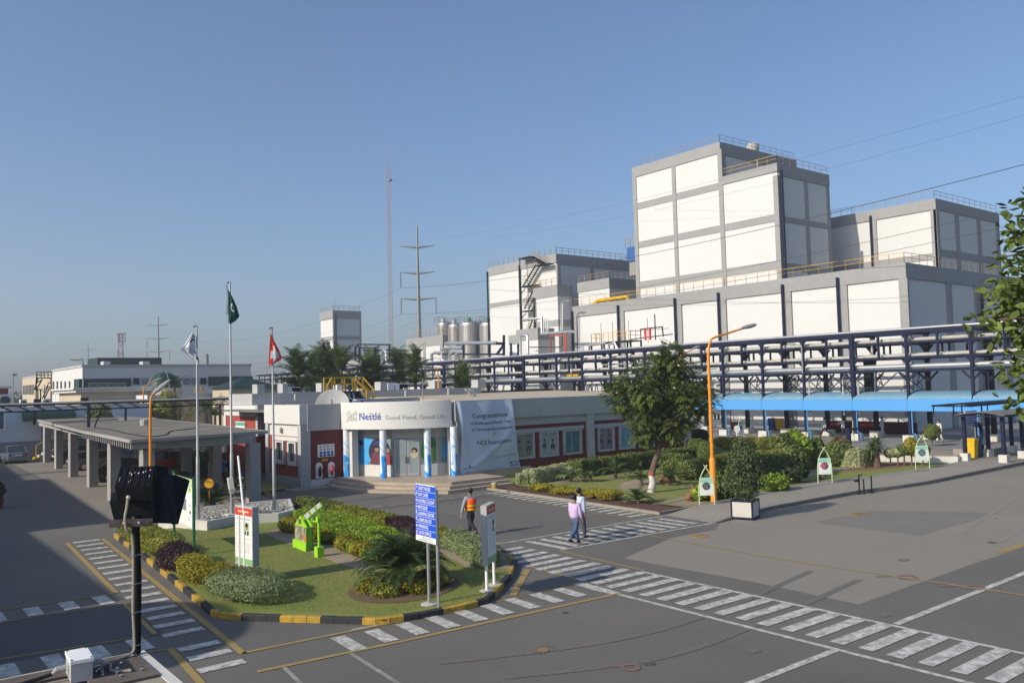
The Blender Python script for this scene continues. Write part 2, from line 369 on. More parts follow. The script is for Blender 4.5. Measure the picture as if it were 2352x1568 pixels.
def hedge(name, label, path, width, height, m, density=900, size=.045, z=0.0, group=None, seed=1, round_=.25, cat='hedge', wob=.04):
    """clipped hedge along a polyline: leafy skin on a boxy volume plus inner twigs"""
    rg = np.random.default_rng(seed); P2 = [np.asarray(p[:2], float) for p in path]
    root = thing(name, label, cat, (*(sum(P2)/len(P2)), z), group); PP = []; NN = []
    for i_, (a, b) in enumerate(zip(P2[:-1], P2[1:])):
        L = np.linalg.norm(b-a); d = (b-a)/L; nrm = np.array([-d[1], d[0]]); n = int(L*(width+2*height)*density)
        t = rg.uniform(-.2*width/L if i_ else 0, 1+(.2*width/L if i_ < len(P2)-2 else 0), n); q = rg.uniform(0, width+2*height, n)
        off = np.where(q < height, -width/2, np.where(q < height+width, q-height-width/2, width/2))
        zz = np.where(q < height, q, np.where(q < height+width, height, width+2*height-q))
        edge = np.clip((zz-(height-round_))/round_, 0, 1); off = np.where(np.abs(off) >= width/2-1e-6, off*(1-.22*edge**2), off)
        top = np.abs(off)/(width/2); zz = np.where((q >= height) & (q < height+width), zz-round_*.5*np.clip(top-.55, 0, 1)**2*4, zz)
        wv = wob*(np.sin(t*L*2.1+seed)+np.sin(t*L*4.7+seed*2)); dep = rg.uniform(-.09, .02, n)
        nx = np.where(q < height, -1, np.where(q < height+width, 0, 1)).astype(float)
        xy = a+np.outer(t*L, d)+np.outer(off+nx*(dep+wv), nrm)
        zz = zz+np.where(nx == 0, dep+wv, 0)
        PP.append(np.column_stack([xy, z+np.maximum(zz, .04)])); NN.append(np.column_stack([np.outer(nx, nrm), np.where(nx == 0, 1.0, .25)]))
    for (e, d) in ((P2[0], P2[0]-P2[1]), (P2[-1], P2[-1]-P2[-2])):
        d = d/np.linalg.norm(d); nrm = np.array([-d[1], d[0]]); n = int(width*height*density)
        o = rg.uniform(-width/2, width/2, n); xy = e+np.outer(o, nrm)+np.outer((width*.22)*(1-(2*o/width)**2)+rg.uniform(-.08, .02, n), d)
        PP.append(np.column_stack([xy, z+rg.uniform(.04, height*.97, n)])); NN.append(np.column_stack([np.tile(d, (n, 1)), np.full(n, .3)]))
    V, F = leaves(np.vstack(PP), np.vstack(NN), size); npmesh('foliage', V, F, m, root)
    mb = MB()
    for a, b in zip(P2[:-1], P2[1:]):
        L = np.linalg.norm(b-a); d = (b-a)/L; nrm = np.array([-d[1], d[0]])
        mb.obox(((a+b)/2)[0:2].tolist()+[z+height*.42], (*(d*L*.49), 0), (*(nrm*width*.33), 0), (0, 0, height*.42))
        for k in range(max(2, int(L*2.5))):
            p = a+d*L*rg.random()+nrm*rg.uniform(-.3, .3)*width; mb.tube([(p[0], p[1], z), (p[0]+rg.normal(0, .1), p[1]+rg.normal(0, .1), z+height*.9)], [.014, .006], 4)
    mb.build('dark_core', MATS.get('inner') or mat('inner', (.016, .02, .01), .95, .3, 20), root)  # near-black solid core with twigs, inside the leaf skin
    return root
def fronds(n, base, length, rise, droop, leaf, width, nl=26, seed=0, spread=(0, 2*PI), dihedral=.5):
    """pinnate fronds: an arching rib with two rows of narrow leaflets; returns quads and rib tubes"""
    rg = np.random.default_rng(seed); V = []; F = []; ribs = MB(); base = np.asarray(base, float)
    for k in range(n):
        a = spread[0]+(spread[1]-spread[0])*(k+rg.uniform(-.3, .3))/n; el = rise*rg.uniform(.35, 1.15); L = length*rg.uniform(.8, 1.12)
        h = np.array([math.cos(a), math.sin(a), 0]); p = base.copy(); e = el; pts = [p.copy()]; st = L/nl
        for i in range(nl):
            e -= droop*rg.uniform(.85, 1.15)/nl*(.4+1.2*i/nl); p = p+st*(h*math.cos(e)+np.array([0, 0, math.sin(e)])); pts.append(p.copy())
        ribs.tube(pts[::3]+[pts[-1]], [.016*(1-i/(len(pts[::3])+1))+.003 for i in range(len(pts[::3])+1)], 4)
        side = np.array([-math.sin(a), math.cos(a), 0])
        for i in range(2, nl+1):
            d = pts[i]-pts[i-1]; d /= np.linalg.norm(d); upv = np.cross(side, d)*-1
            if upv[2] < 0: upv = -upv
            l = leaf*math.sin(PI*min(1, (i/nl)*.86+.12))**.7
            for sgn in (-1, 1):
                t = side*sgn*.82+d*.5+upv*(dihedral*rg.uniform(.6, 1.2)); t /= np.linalg.norm(t); tip = pts[i]+t*l+np.array([0, 0, -.25*l*rg.random()])
                wv = d*width/2; k0 = len(V); V += [pts[i]-wv, pts[i]+wv, tip+wv*.25, tip-wv*.25]; F.append((k0, k0+1, k0+2, k0+3))
    return V, F, ribs
# ================================================================ GROUND AND ROADS
def sheet(name, pts, z, m, parent=None):
    mb = MB(); mb.sheet(pts, z); o = mb.build(name, m, parent)
    return struct(o) if parent is None else o
sheet('ground', [(-2600, -2600), (2600, -2600), (2600, 2600), (-2600, 2600)], -.03, M['soilfar'])
sheet('road', [(-60, -40), (64, -40), (64, 41), (41, 89.2), (-60, 89.2)], 0, M['asphalt'])
sheet('factory_floor', [(62.6, -20), (135, -20), (135, 260), (62.6, 260)], -.012, M['plaza'])
sheet('concrete_yard', [(19.6, 11.45), (26.4, 11.56), (60, 11.2), (90, 11.2), (90, 21.2), (43, 21.2), (38.4, 21.9), (30.7, 21.9), (26.9, 21.4), (25.6, 20.6), (23.4, 20.7), (19.5, 19.4), (19.74, 14.6)], .004, M['concrete'])
sheet('carport_floor', [(9.3, 40.8), (17.4, 42.2), (20.4, 74), (20.8, 92), (11.2, 89), (10.6, 66)], .004, M['concrete'])
sheet('concrete_patch', [(29.5, 18.9), (33.5, 18.95), (36.3, 14.9), (29.4, 14.8)], .008, M['patch'])
sheet('asphalt_patch', [(5.9, 20.9), (5.9, 24.8), (2.0, 25.0), (2.0, 21.2)], .004, mat('old_asphalt', (.09, .09, .09), .95, .2, 40, col2=(.07, .07, .07), scale2=.3))
def stripe_mesh(wx, wy):
    mb = MB(); mb.sheet([(-wx/2, -wy/2), (wx/2, -wy/2), (wx/2, wy/2), (-wx/2, wy/2)], 0); me_o = mb.build('stripe', M['white_paint']); me = me_o.data; bpy.data.objects.remove(me_o); return me
def lines(name, segs, m, z=.011):
    """painted line segments ((x0,y0),(x1,y1),width) as one sheet object"""
    mb = MB()
    for (a, b, wd) in segs:
        a = np.array(a, float); b = np.array(b, float); d = (b-a)/np.linalg.norm(b-a); n_ = np.array([-d[1], d[0]])*wd/2
        n = max(1, int(np.linalg.norm(b-a)/.5)); L = []; R = []
        for i in range(n+1):
            p = a+(b-a)*i/n; j = rng.normal(0, .006, 2); L.append(p+n_*(1+j[0]*3)); R.append(p-n_*(1+j[1]*3))
        mb.sheet(L+R[::-1], z)
    return struct(mb.build(name, m))
def zebra(centres, wx, wy, name='zebra_crossing', skew=0.0):
    e = struct(link(bpy.data.objects.new(name, None))); c0 = centres[0]; e.location = (c0[0], c0[1], 0)
    me = stripe_mesh(wx, wy)
    for i, (x, y) in enumerate(centres): 
        s = share('stripe', me, (x, y, .015), e, skew); s.scale = (random.uniform(.97, 1.02), random.uniform(.93, 1.05), 1)
    return e
zebra([(17.42, 18.81+.62*k) for k in range(7, -22, -1) if 5.5 < 18.81+.62*k < 23.4], 1.98, .33)          # main crossing along the yard
zebra([(19.22+.628*k, 22.9) for k in range(12)], .3, 2.0, skew=.03)                                      # crossing where the two men walk
zebra([(26.68-.0*k-(.55/18)*k, 35.8-.63*k) for k in range(18)], 1.15, .3)                                # beside the front garden
zebra([(18.1-.04*k+.1, 35.5-.63*k) for k in range(17)], 1.25, .3)                                         # along the island hedge
zebra([(8.75+.82*k, 17.3) for k in range(10)], .36, 1.15, skew=-.06)                                     # below the island
zebra([(7.29-.066*k, 36.36-1.007*k) for k in range(11)]+[(6.54-.058*k, 25.36-.91*k) for k in range(6)]+[(6.18, 19.43), (6.14, 18.62), (6.08, 17.7)], .93, .34)  # left of the island
zebra([(5.55-.845*k, 25.6) for k in range(8)], .38, 1.12)
zebra([(5.2-.86*k, 20.5) for k in range(8)], .38, 1.05)
lines('white_road_line', [((16.1, 16.35), (16.0, 4), .14), ((18.5, 17.7), (18.45, 4), .13), ((19.0, 21.85), (26.75, 21.6), .13), ((18.1, 24.25), (26.85, 24.2), .12),
      ((18.62, 10.0), (40, 10.25), .17), ((16.0, 9.9), (2, 9.9), .17), ((16.15, 17.7), (16.1, 16.3), .3), ((9.3, 18.2), (9.95, 18.12), .1)], M['white_paint'])
lines('yellow_road_line', [((6.65, 36.6), (6.03, 26.25), .16), ((7.9, 36.5), (7.2, 25.9), .16), ((7.2, 25.9), (6.72, 18.2), .16), ((6.72, 18.25), (13.5, 17.9), .12), ((13.5, 17.9), (16.5, 17.8), .1),
      ((6.5, 16.85), (9.8, 16.6), .14), ((9.8, 16.6), (16.15, 16.3), .14), ((16.48, 17.8), (16.63, 20.9), .12), ((16.3, 20.3), (14.0, 18.1), .2),
      ((18.85, 21.8), (18.66, 17.7), .1), ((19.17, 36.0), (18.24, 24.3), .14), ((27.16, 36.8), (26.6, 24.6), .14), ((25.95, 33.5), (25.3, 24.5), .08),
      ((23.02, 21.45), (22.76, 15.9), .1), ((22.76, 15.9), (23.35, 8), .1), ((3.2, 26.45), (6.03, 26.25), .09), ((3.0, 25.0), (5.9, 24.84), .08), ((5.9, 24.84), (5.7, 21.13), .12), ((2.6, 21.5), (5.55, 21.1), .08),
      ((2.0, 20.1), (5.63, 19.68), .08), ((5.63, 19.68), (5.42, 16.9), .16), ((28.2, 11.75), (36, 11.5), .25), ((28.9, 11.2), (36, 11.0), .16), ((16.4, 38.6), (19.6, 38.2), .12)], M['yellow_paint'], .013)
dsh = lines('white_road_line', [((19.6+.82*k, 35.9-.02*k), (20.0+.82*k, 35.88-.02*k), .1) for k in range(8)], M['white_paint'], .012)
P_ = lambda u, v: tuple(g(u, v)[:2])
lines('worn_white_line', [(P_(806, 1500), P_(925, 1575), .1), (P_(653, 1532), P_(700, 1578), .1), ((30, 10.6), (44, 10.9), .1)], M['white_worn'], .011)
for k, (pts, wd) in enumerate((([(30, 12.4), (36, 13.5), (44, 15), (56, 15.4)], .2), ([(30.5, 13.9), (36, 15.1), (44, 16.6), (56, 17)], .2), ([(10, 13.2), (13, 12), (16.5, 12.1), (22, 12.8)], .2), ([(9.5, 14.8), (13, 13.5), (16.5, 13.4), (22, 14.3)], .2), ([(20.5, 33.8), (21, 29), (20.6, 25.5)], .2), ([(24.4, 33.5), (23.4, 28), (23, 25)], .2))):
    c = smoothline(pts, 8); mb = MB()
    for a, b in zip(c[:-1], c[1:]):
        d = (b-a)/np.linalg.norm(b-a); q = np.array([-d[1], d[0]])*wd/2; mb.sheet([a+q, b+q, b-q, a-q], .0095)
    struct(mb.build('tyre_mark', M['tyre_pale'] if k < 2 else M['tyre']))
rgs = np.random.default_rng(8)
for k in range(22):
    x, y = (rgs.uniform(8, 26), rgs.uniform(6, 16)) if k < 16 else (rgs.uniform(20, 40), rgs.uniform(12, 20)); r = rgs.uniform(.03, .22); ph = rgs.uniform(0, 6.3)
    mb = MB(); mb.sheet([(x+r*math.cos(2*PI*j/14)*(1+.3*math.sin(3*j+ph)), y+r*.8*math.sin(2*PI*j/14)*(1+.25*math.cos(2*j+ph))) for j in range(14)], .0092+.00002*k); struct(mb.build('oil_stain', (M['tyre'] if k < 16 else M['tyre_pale']) if k % 4 else M['stain']))
def painted_p(cx, cy, s, rot):
    mb = MB(); O = []; I = []
    for k in range(17):
        t = -PI/2+PI*k/16; O.append((.5*math.cos(t)+.15, .55+.5*math.sin(t)*.9)); I.append((.22*math.cos(t)+.15, .55+.24*math.sin(t)))
    O = [(-.3, .1)]+O+[(-.3, 1.0)]; I = [(-.08, .31)]+I+[(-.08, .79)]
    c_, s_ = math.cos(rot), math.sin(rot); f = lambda p: (cx+s*(p[0]*c_-p[1]*s_), cy+s*(p[0]*s_+p[1]*c_))
    for i in range(len(O)-1): mb.sheet([f(O[i]), f(O[i+1]), f(I[i+1]), f(I[i])], .012)
    mb.sheet([f((-.3, -.7)), f((-.08, -.7)), f((-.08, .9)), f((-.3, .9))], .0122)
    return struct(mb.build('painted_letter', M['red_paint']))
painted_p(22.9, 12.3, .62, -2.2); painted_p(23.0, 10.6, .62, -2.2); painted_p(12.0, 12.2, .45, -2.2)
def cover(c, r, label, sq=None):
    t = thing('drain_cover', label, 'drain cover', (*c, .004))
    mb = MB()
    if sq: mb.bx(c[0]-sq[0], c[0]+sq[0], c[1]-sq[1], c[1]+sq[1], .004, .016)
    else: mb.lathe([(r, .004), (r, .016), (r*.9, .02), (.02, .02)], (*c, 0), 20)
    mb.build('lid', mat('ochre_lid_paint', (.3, .2, .05), .85, .2, 20), t)
    m2 = MB()
    for k in range(-2, 3): m2.bx(c[0]+k*.12-.012, c[0]+k*.12+.012, c[1]-.18, c[1]+.18, .02, .026)
    m2.build('ribs', M['rust'], t)
cover((24.18, 20.2), .34, 'round ochre drain cover in the concrete yard near the crossing')
cover((32.4, 18.75), .4, 'rectangular ochre grating at the edge of the dark concrete patch', (.55, .22))
cover((11.6, 14.0), .12, 'small dark round lid in the asphalt at the bottom of the view')

# ---- raised walkway along the garden, ramping down to the crossing
inn = [(26.9, 24.25), (28.7, 24.45), (30.9, 24.73), (35.5, 25.2), (39.8, 25.3), (43.8, 24.7), (49.8, 24.35), (54.5, 24.6), (58, 24.7), (75, 24.8)]
out = [(26.75, 21.65), (28.7, 21.85), (30.7, 22.05), (35.5, 22.1), (38.2, 22.06), (40.7, 21.6), (43.4, 21.4), (56.6, 21.76), (58.5, 21.8), (75, 21.8)]
zs = [.01, .13]+[.15]*8
mb = MB(); n = len(inn); V = [(p[0], p[1], z) for p, z in zip(inn, zs)]+[(p[0], p[1], z) for p, z in zip(out, zs)]
mb.add(V, [(n+i, n+i+1, i+1, i) for i in range(n-1)]); walk = struct(mb.build('walkway', M['walk']))
kerbm = mat('dark_kerb_concrete', (.14, .13, .115), .95, .2, 15, col2=(.2, .19, .17), scale2=2)
def kerb_run(A, za, parent, wdt=.16, blk=1.0, m=None):
    P = [np.array(p) for p in A]
    for i in range(len(P)-1):
        L = np.linalg.norm(P[i+1]-P[i]); k = max(1, round(L/blk))
        for j in range(k):
            a = P[i]+(P[i+1]-P[i])*(j+.006)/k; b = P[i]+(P[i+1]-P[i])*(j+.994)/k; d = (b-a)/np.linalg.norm(b-a); nn = np.array([d[1], -d[0]])
            z0 = za[i]+(za[i+1]-za[i])*j/k; z1 = za[i]+(za[i+1]-za[i])*(j+1)/k; tt = MB()
            c = [a, b, b+nn*wdt, a+nn*wdt]; zz = [z0, z1, z1, z0]
            tt.add([(q[0], q[1], 0.002) for q in c]+[(q[0], q[1], z_+.012) for q, z_ in zip(c, zz)], [(3,2,1,0),(4,5,6,7),(0,1,5,4),(1,2,6,5),(2,3,7,6),(3,0,4,7)])
            tt.build('kerb_block', m or kerbm, parent)
kerb_run(out, [max(z, .02) for z in zs], walk)

# ---- front garden lawn, beds and path
GZ = .06
sheet('lawn', [(28.95, 24.6), (30.9, 24.83), (39.8, 25.4), (43.8, 24.8), (49.8, 24.45), (53.9, 24.7), (52.9, 27.7), (57, 31.5), (60.5, 36.5), (62.3, 41), (62.4, 44), (63.4, 51.6), (63, 60), (48.9, 60), (48.9, 41.2), (29.6, 41.2), (29.2, 37.4)], GZ, M['grass'])
bed = sheet('soil_bed', [(26.95, 24.7), (28.8, 24.75), (29.05, 37.3), (27.3, 37.25)], .05, M['soil'])
kerb_run([(28.9, 24.6), (26.9, 24.55), (27.25, 37.3)], [.1, .1, .1], bed, .12, 1.2, M['walk'])
sheet('garden_path', [g(*Q3(60, 1003), GZ)[:2], g(*Q3(280, 957), GZ)[:2], g(*Q3(600, 905), GZ)[:2], g(*Q3(780, 868), GZ)[:2], g(*Q3(1000, 822), GZ)[:2], g(*Q3(1310, 765), GZ)[:2], g(*Q3(1320, 778), GZ)[:2], g(*Q3(1000, 838), GZ)[:2], g(*Q3(790, 884), GZ)[:2], g(*Q3(600, 925), GZ)[:2], g(*Q3(290, 968), GZ)[:2], g(*Q3(130, 1003), GZ)[:2]], GZ+.01, M['walk'])
def soilpatch(poly, m=None): return sheet('planting_soil', [tuple(p) for p in poly], GZ+.006, m or M['soil'])
def ell(cx, cy, rx, ry, rot=0, n=20):
    return [(cx+rx*math.cos(2*PI*k/n)*math.cos(rot)-ry*math.sin(2*PI*k/n)*math.sin(rot), cy+rx*math.cos(2*PI*k/n)*math.sin(rot)+ry*math.sin(2*PI*k/n)*math.cos(rot)) for k in range(n)]
soilpatch(ell(49.8, 27.3, 3.6, 1.15, -.15), mat('reddish_mulch', (.2, .1, .055), .95, .3, 20))
soilpatch(ell(38.6, 26.5, 2.2, .5, -.05), mat('reddish_mulch', (.2, .1, .055), .95, .3, 20)); soilpatch(ell(33.5, 32.0, 2.6, 1.0, .7), M['gravel']); soilpatch(ell(32.6, 36.2, 1.6, .6, -.2), M['gravel']); soilpatch(ell(44, 30.5, 4, .9, -.25))
soilpatch(ell(30.0, 25.6, 1.0, .6, .1), M['gravel']); soilpatch(ell(35.1, 35.3, .55, .45), M['gravel'])
# low wall at the end of the garden
lw = thing('low_wall', 'low pale concrete wall closing the garden beside the bus shelter', 'wall', (53.6, 26.2, 0))
mb = MB(); mb.prism([(54.45, 24.7), (52.9, 27.7), (52.3, 29.8), (52.55, 29.9), (53.15, 27.8), (54.7, 24.75)], 0, .5); mb.build('wall', M['footing'], lw)
mb = MB(); mb.prism([(54.4, 24.66), (52.85, 27.7), (52.25, 29.8), (52.6, 29.92), (53.2, 27.8), (54.75, 24.72)], .5, .54); mb.build('coping', M['walk'], lw)
sheet('raised_paving', [(54.7, 24.9), (53.15, 27.8), (52.6, 29.9), (57.2, 31.6), (60.6, 36.6), (62.6, 36.6), (62.6, 24.9)], .09, mat('buff_paving', (.3, .255, .21), .85, .1, 8, col2=(.25, .21, .175), scale2=.6))
mb = MB(); mb.tube([(60.6, 36.6, .1), (62.3, 40.9, .1)], .09, 6); rk = mb.build('orange_kerb', M['terracotta']); struct(rk)

# ---- planted island with its painted kerb
ISL = [(8.32, 36.56), (8.0, 31.6), (7.64, 26.66), (7.22, 21.75), (7.35, 21.3), (8.1, 20.28), (9.06, 19.18), (10.01, 18.08), (11.09, 17.85), (12.02, 17.8), (13.0, 17.85), (13.95, 18.6), (15.15, 19.65), (16.6, 21.2), (17.2, 22.6), (17.35, 24.5), (17.4, 30), (17.75, 36.5), (17.7, 38.6), (16.4, 38.75)]
mb = MB(); mb.sheet(ISL+[(11.5, 36.2)], .13); lawn = struct(mb.build('island_lawn', M['grass']))
kp = []
for i in range(len(ISL)-1):
    a = np.array(ISL[i]); b = np.array(ISL[i+1]); kp.append((a, b, np.linalg.norm(b-a)))
tot = sum(k[2] for k in kp); blk = .352; nb = int(tot/blk); ik = struct(link(bpy.data.objects.new('island_kerb', None))); ik.location = (12, 28, 0)
def along(s):
    for a, b, L in kp:
        if s <= L: return a+(b-a)*s/L, (b-a)/L
        s -= L
    return kp[-1][1], (kp[-1][1]-kp[-1][0])/kp[-1][2]
off0 = 0
for j in range(nb):
    a, _ = along(j*blk+.006); b, _ = along((j+1)*blk-.006); d = (b-a)/np.linalg.norm(b-a); nn = np.array([d[1], -d[0]])*-1
    # yellow and black groups of three
    yel = ((j+0)//3) % 2 == 0
    h = .155+random.uniform(-.006, .006); tt = MB(); o = -nn*random.uniform(0, .008); wd = nn*.15
    c = [a+o, b+o, b+wd, a+wd]; ci = [a+o+nn*.02, b+o+nn*.02, b+wd-nn*.012, a+wd-nn*.012]
    tt.add([(q[0], q[1], .002) for q in c]+[(q[0], q[1], h-.02) for q in c]+[(q[0], q[1], h) for q in ci],
           [(3,2,1,0),(8,9,10,11)]+[(i, (i+1) % 4, (i+1) % 4+4, i+4) for i in range(4)]+[(i+4, (i+1) % 4+4, (i+1) % 4+8, i+8) for i in range(4)])
    tt.build('kerb_block', M['kerb_y'] if yel else M['kerb_k'], ik)
def inside(P, poly):
    x, y = P[:, 0], P[:, 1]; r = np.zeros(len(P), bool); n = len(poly)
    for i in range(n):
        x1, y1 = poly[i]; x2, y2 = poly[(i+1) % n]
        c = ((y1 > y) != (y2 > y)) & (x < (x2-x1)*(y-y1)/(y2-y1+1e-12)+x1); r ^= c
    return r
def turf(name, poly, n, z, hgt=.035, seed=5, m=None):
    rg = np.random.default_rng(seed); A = np.array(poly); P = rg.uniform(A.min(0), A.max(0), (n, 2)); P = P[inside(P, poly)]; k = len(P)
    a = rg.uniform(0, 2*PI, k); h = hgt*rg.uniform(.4, 1.2, k); wd = .006*rg.uniform(.7, 1.5, k)
    V = np.empty((k, 3, 3)); dx, dy = np.cos(a), np.sin(a)
    V[:, 0] = np.column_stack([P[:, 0]-wd*dx, P[:, 1]-wd*dy, np.full(k, z)]); V[:, 1] = np.column_stack([P[:, 0]+wd*dx, P[:, 1]+wd*dy, np.full(k, z)])
    V[:, 2] = np.column_stack([P[:, 0]+rg.normal(0, .02, k), P[:, 1]+rg.normal(0, .02, k), z+h])
    return stuff(npmesh(name, V.reshape(-1, 3), np.arange(3*k).reshape(k, 3), m or M['grass']))
turf('grass', [(7.6, 22), (10.1, 18.4), (13, 18.1), (16.4, 21.4), (17, 24), (16, 30), (11.5, 35.5), (8.5, 36)], 130000, .13, .022)
IZ = .13
gb = [g(*Qi(470, 592), IZ), g(*Qi(560, 566), IZ), g(*Qi(690, 575), IZ), g(*Qi(830, 660), IZ), g(*Qi(1010, 690), IZ), g(*Qi(1240, 790), IZ), g(*Qi(1300, 850), IZ), g(*Qi(1190, 868), IZ), g(*Qi(1000, 815), IZ), g(*Qi(800, 730), IZ), g(*Qi(620, 660), IZ)]
sheet('gravel_bed', [tuple(p[:2]) for p in gb], IZ+.012, M['gravel'])
sheet('palm_ring_soil', ell(12.1, 20.5, 1.75, 1.45, .5), IZ+.012, mat('reddish_mulch2', (.13, .09, .05), .95, .3, 20))
sheet('hedge_soil', [(16.45, 38), (16.45, 30), (16.0, 25.5), (15.2, 22.8), (14.75, 21.2), (15.6, 20.3), (17, 22.4), (17.3, 30), (17.6, 38)], IZ+.008, M['gravel'])

# ================================================================ FACTORY
def box_part(name, m, parent, *b): return MB().bx(*b).build(name, m, parent)
def railing(pts, h, m, parent, step=1.6, r=.024, name='railing', mid=True, posts_m=None):
    mb = MB(); mp = MB() if posts_m else mb
    for a, b in zip(pts[:-1], pts[1:]):
        a = np.array(a, float); b = np.array(b, float); L = np.linalg.norm(b-a); n = max(1, round(L/step))
        up = np.array([0, 0, h])
        mb.bar(a+up, b+up, r*2); 
        if mid: mb.bar(a+up*.55, b+up*.55, r*1.6)
        for k in range(n+1):
            p = a+(b-a)*k/n; mp.bar(p, p+up*1.01, r*1.9)
    o = mb.build(name, m, parent)
    if posts_m: stuff(mp.build('rail_posts', posts_m, parent))
    return o
def face_x(parent, x, ys, zs_, pil=.9, band=.5, proud=.18, top=1.5, m=None):
    """frame on a face that looks towards -X: columns at ys, horizontal bands at zs"""
    m = m or M['grey_band']
# --- long low hall
hall = thing('factory_hall', 'long low white hall with grey frame behind the pipe bridge', 'factory', (95, 65, 0))
X0, Y0, Y1, ZT = 80.9, 40.7, 89.0, 16.55
box_part('wall', M['white_wall'], hall, X0+.2, 135, Y0+.2, Y1, 0, ZT-.3)
box_part('roof', M['roofgrey'], hall, X0+.4, 134.8, Y0+.4, Y1-.2, ZT-.3, ZT-.2)
box_part('parapet_band', M['grey_band'], hall, X0-.02, X0+.38, Y0-.02, Y1, 15.05, ZT); box_part('parapet_band', M['grey_band'], hall, X0+.38, 135, Y0-.02, Y0+.38, 15.05, ZT)
pys = [41.05, 47.3, 53.9, 62.65, 69.4, 79.3, 88.6]
for y in pys: box_part('pilaster', M['grey_band'], hall, X0, X0+.3, y-.45+(.1 if y > 42 else 0), y+.42, 0, 15.05)
for x in (89.9, 96.4, 103.8, 112, 120, 128): box_part('pilaster', M['grey_band'], hall, x-.55, x+.5, Y0, Y0+.3, 0, 15.05)
for i in range(6):
    a, b = pys[i]+.42, pys[i+1]-.4; box_part('panel', M['white_wall'], hall, X0+.15, X0+.3, a+.02, b-.02, .1, 14.95)
for i, (a, b) in enumerate(((81.5, 89.3), (90.45, 95.8), (96.95, 103.2), (104.4, 111.4), (112.6, 119.4), (120.6, 127.4))): box_part('panel', M['white_wall'], hall, a, b, Y0+.15, Y0+.3, .1, 14.95)
for y in (47.85, 54.45, 63.2, 69.9, 79.8, 88.95): MB().tube([(X0-.22, y, 15.9), (X0-.22, y, 0)], .16, 8).build('downpipe', M['navy'], hall)
MB().tube([(96.9, Y0-.2, 14.6), (96.9, Y0-.2, 0)], .16, 8).build('downpipe', M['navy'], hall)
railing([(X0+.2, Y1-.2, ZT), (X0+.2, Y0+.2, ZT), (134, Y0+.2, ZT)], 1.05, M['yellow_steel'], hall, 1.55, .02, posts_m=M['brown_rail'])
mb = MB(); mb.tube([(X0+.9, 79, ZT+.0), (X0+.9, 79, ZT+.45), (X0+.9, 84.5, ZT+.45), (X0+.9, 86, ZT-.1)], .3, 8); mb.build('roof_duct', M['yellow_steel'], hall)
for i, y in enumerate((43.5, 45.9, 50.6, 56.4, 60.2, 66, 72.5, 76)): box_part('window', M['glass'], hall, X0+.1, X0+.24, y, y+1.3, 2.25, 3.0)
box_part('wall_base', M['coolgrey'], hall, X0+.1, X0+.16, Y0+.4, Y1, 0, .25)
# --- tall tower
tow = thing('process_tower', 'tallest white factory tower with grey grid and stepped roof', 'tower', (92, 68, 16))
box_part('wall', M['white_wall'], tow, 85.15, 95.85, 57.5, 65.4, 12, 30.4); box_part('wall', M['white_wall'], tow, 85.15, 101.4, 65.5, 80.3, 12, 34.9)
bandsA = [(18.35, 19.25), (23.95, 24.75), (29.35, 30.1)]
ycol = [(57.36, 58.0), (65.2, 65.85), (72.75, 73.35), (79.75, 80.42)]
for (a, b) in ycol:
    zt = 30.2 if a < 60 else 35.2
    box_part('pilaster', M['grey_band'], tow, 85.0, 85.25, a, b, 12, zt-.9)
box_part('parapet_band', M['grey_band'], tow, 84.98, 85.3, 57.34, 65.4, 29.75, 30.75)
box_part('parapet_band', M['grey_band'], tow, 84.98, 85.3, 65.4, 80.44, 33.8, 35.2)
for z0, z1 in bandsA[:2]: box_part('band', M['grey_band'], tow, 85.06, 85.25, 58.0, 79.75, z0, z1)
box_part('band', M['grey_band'], tow, 85.06, 85.25, 65.85, 79.75, 29.3, 30.1)
for i in range(3):
    (a, b) = (ycol[i][1], ycol[i+1][0])
    for k, (z0, z1) in enumerate(((12.1, 18.3), (19.3, 23.9), (24.8, 29.25 if i else 29.7), (30.15, 33.75))):
        if k == 3 and i == 0: continue
        box_part('panel', M['white_wall'], tow, 85.1, 85.2, a+.02, b-.02, z0, z1)
# shaded faces
box_part('parapet_band', M['grey_band'], tow, 85.3, 95.95, 57.32, 57.62, 29.3, 30.75)
for a, b in ((85.05, 85.6), (90.5, 91.2), (95.3, 95.9)): box_part('pilaster', M['grey_band'], tow, a, b, 57.35, 57.62, 12, 29.3)
for z0, z1 in ((18.2, 19.0), (23.9, 24.5)): box_part('band', M['grey_band'], tow, 85.6, 95.3, 57.38, 57.6, z0, z1)
for a, b in ((85.6, 90.5), (91.2, 95.3)):
    for z0, z1 in ((12.1, 18.15), (19.05, 23.85), (24.55, 29.25)): box_part('panel', M['white_wall'], tow, a+.02, b-.02, 57.42, 57.56, z0, z1)
box_part('parapet_band', M['grey_band'], tow, 85.3, 101.5, 65.38, 65.6, 33.6, 35.22); box_part('band', M['grey_band'], tow, 85.3, 85.9, 65.36, 65.6, 30.7, 33.6)
box_part('panel', M['white_wall'], tow, 86.1, 92.6, 65.34, 65.52, 30.9, 33.5); box_part('panel', M['white_wall'], tow, 93.2, 100.8, 65.34, 65.52, 30.9, 33.5)
box_part('roof', M['roofgrey'], tow, 85.3, 95.8, 57.6, 65.3, 30.4, 30.5); box_part('roof', M['roofgrey'], tow, 85.3, 101.3, 65.6, 80.2, 34.9, 35.0)
MB().tube([(85.4, 57.1, 29.9), (85.4, 57.1, 12)], .2, 8).build('downpipe', M['navy'], tow); MB().tube([(92.2, 65.1, 33.8), (92.2, 65.1, 30.6)], .12, 8).build('downpipe', M['grey_band'], tow)
railing([(85.2, 80.3, 35.2), (85.2, 65.6, 35.2), (101.2, 65.6, 35.2)], 1.0, M['rail'], tow, 1.35, .02, posts_m=M['brown_rail'])
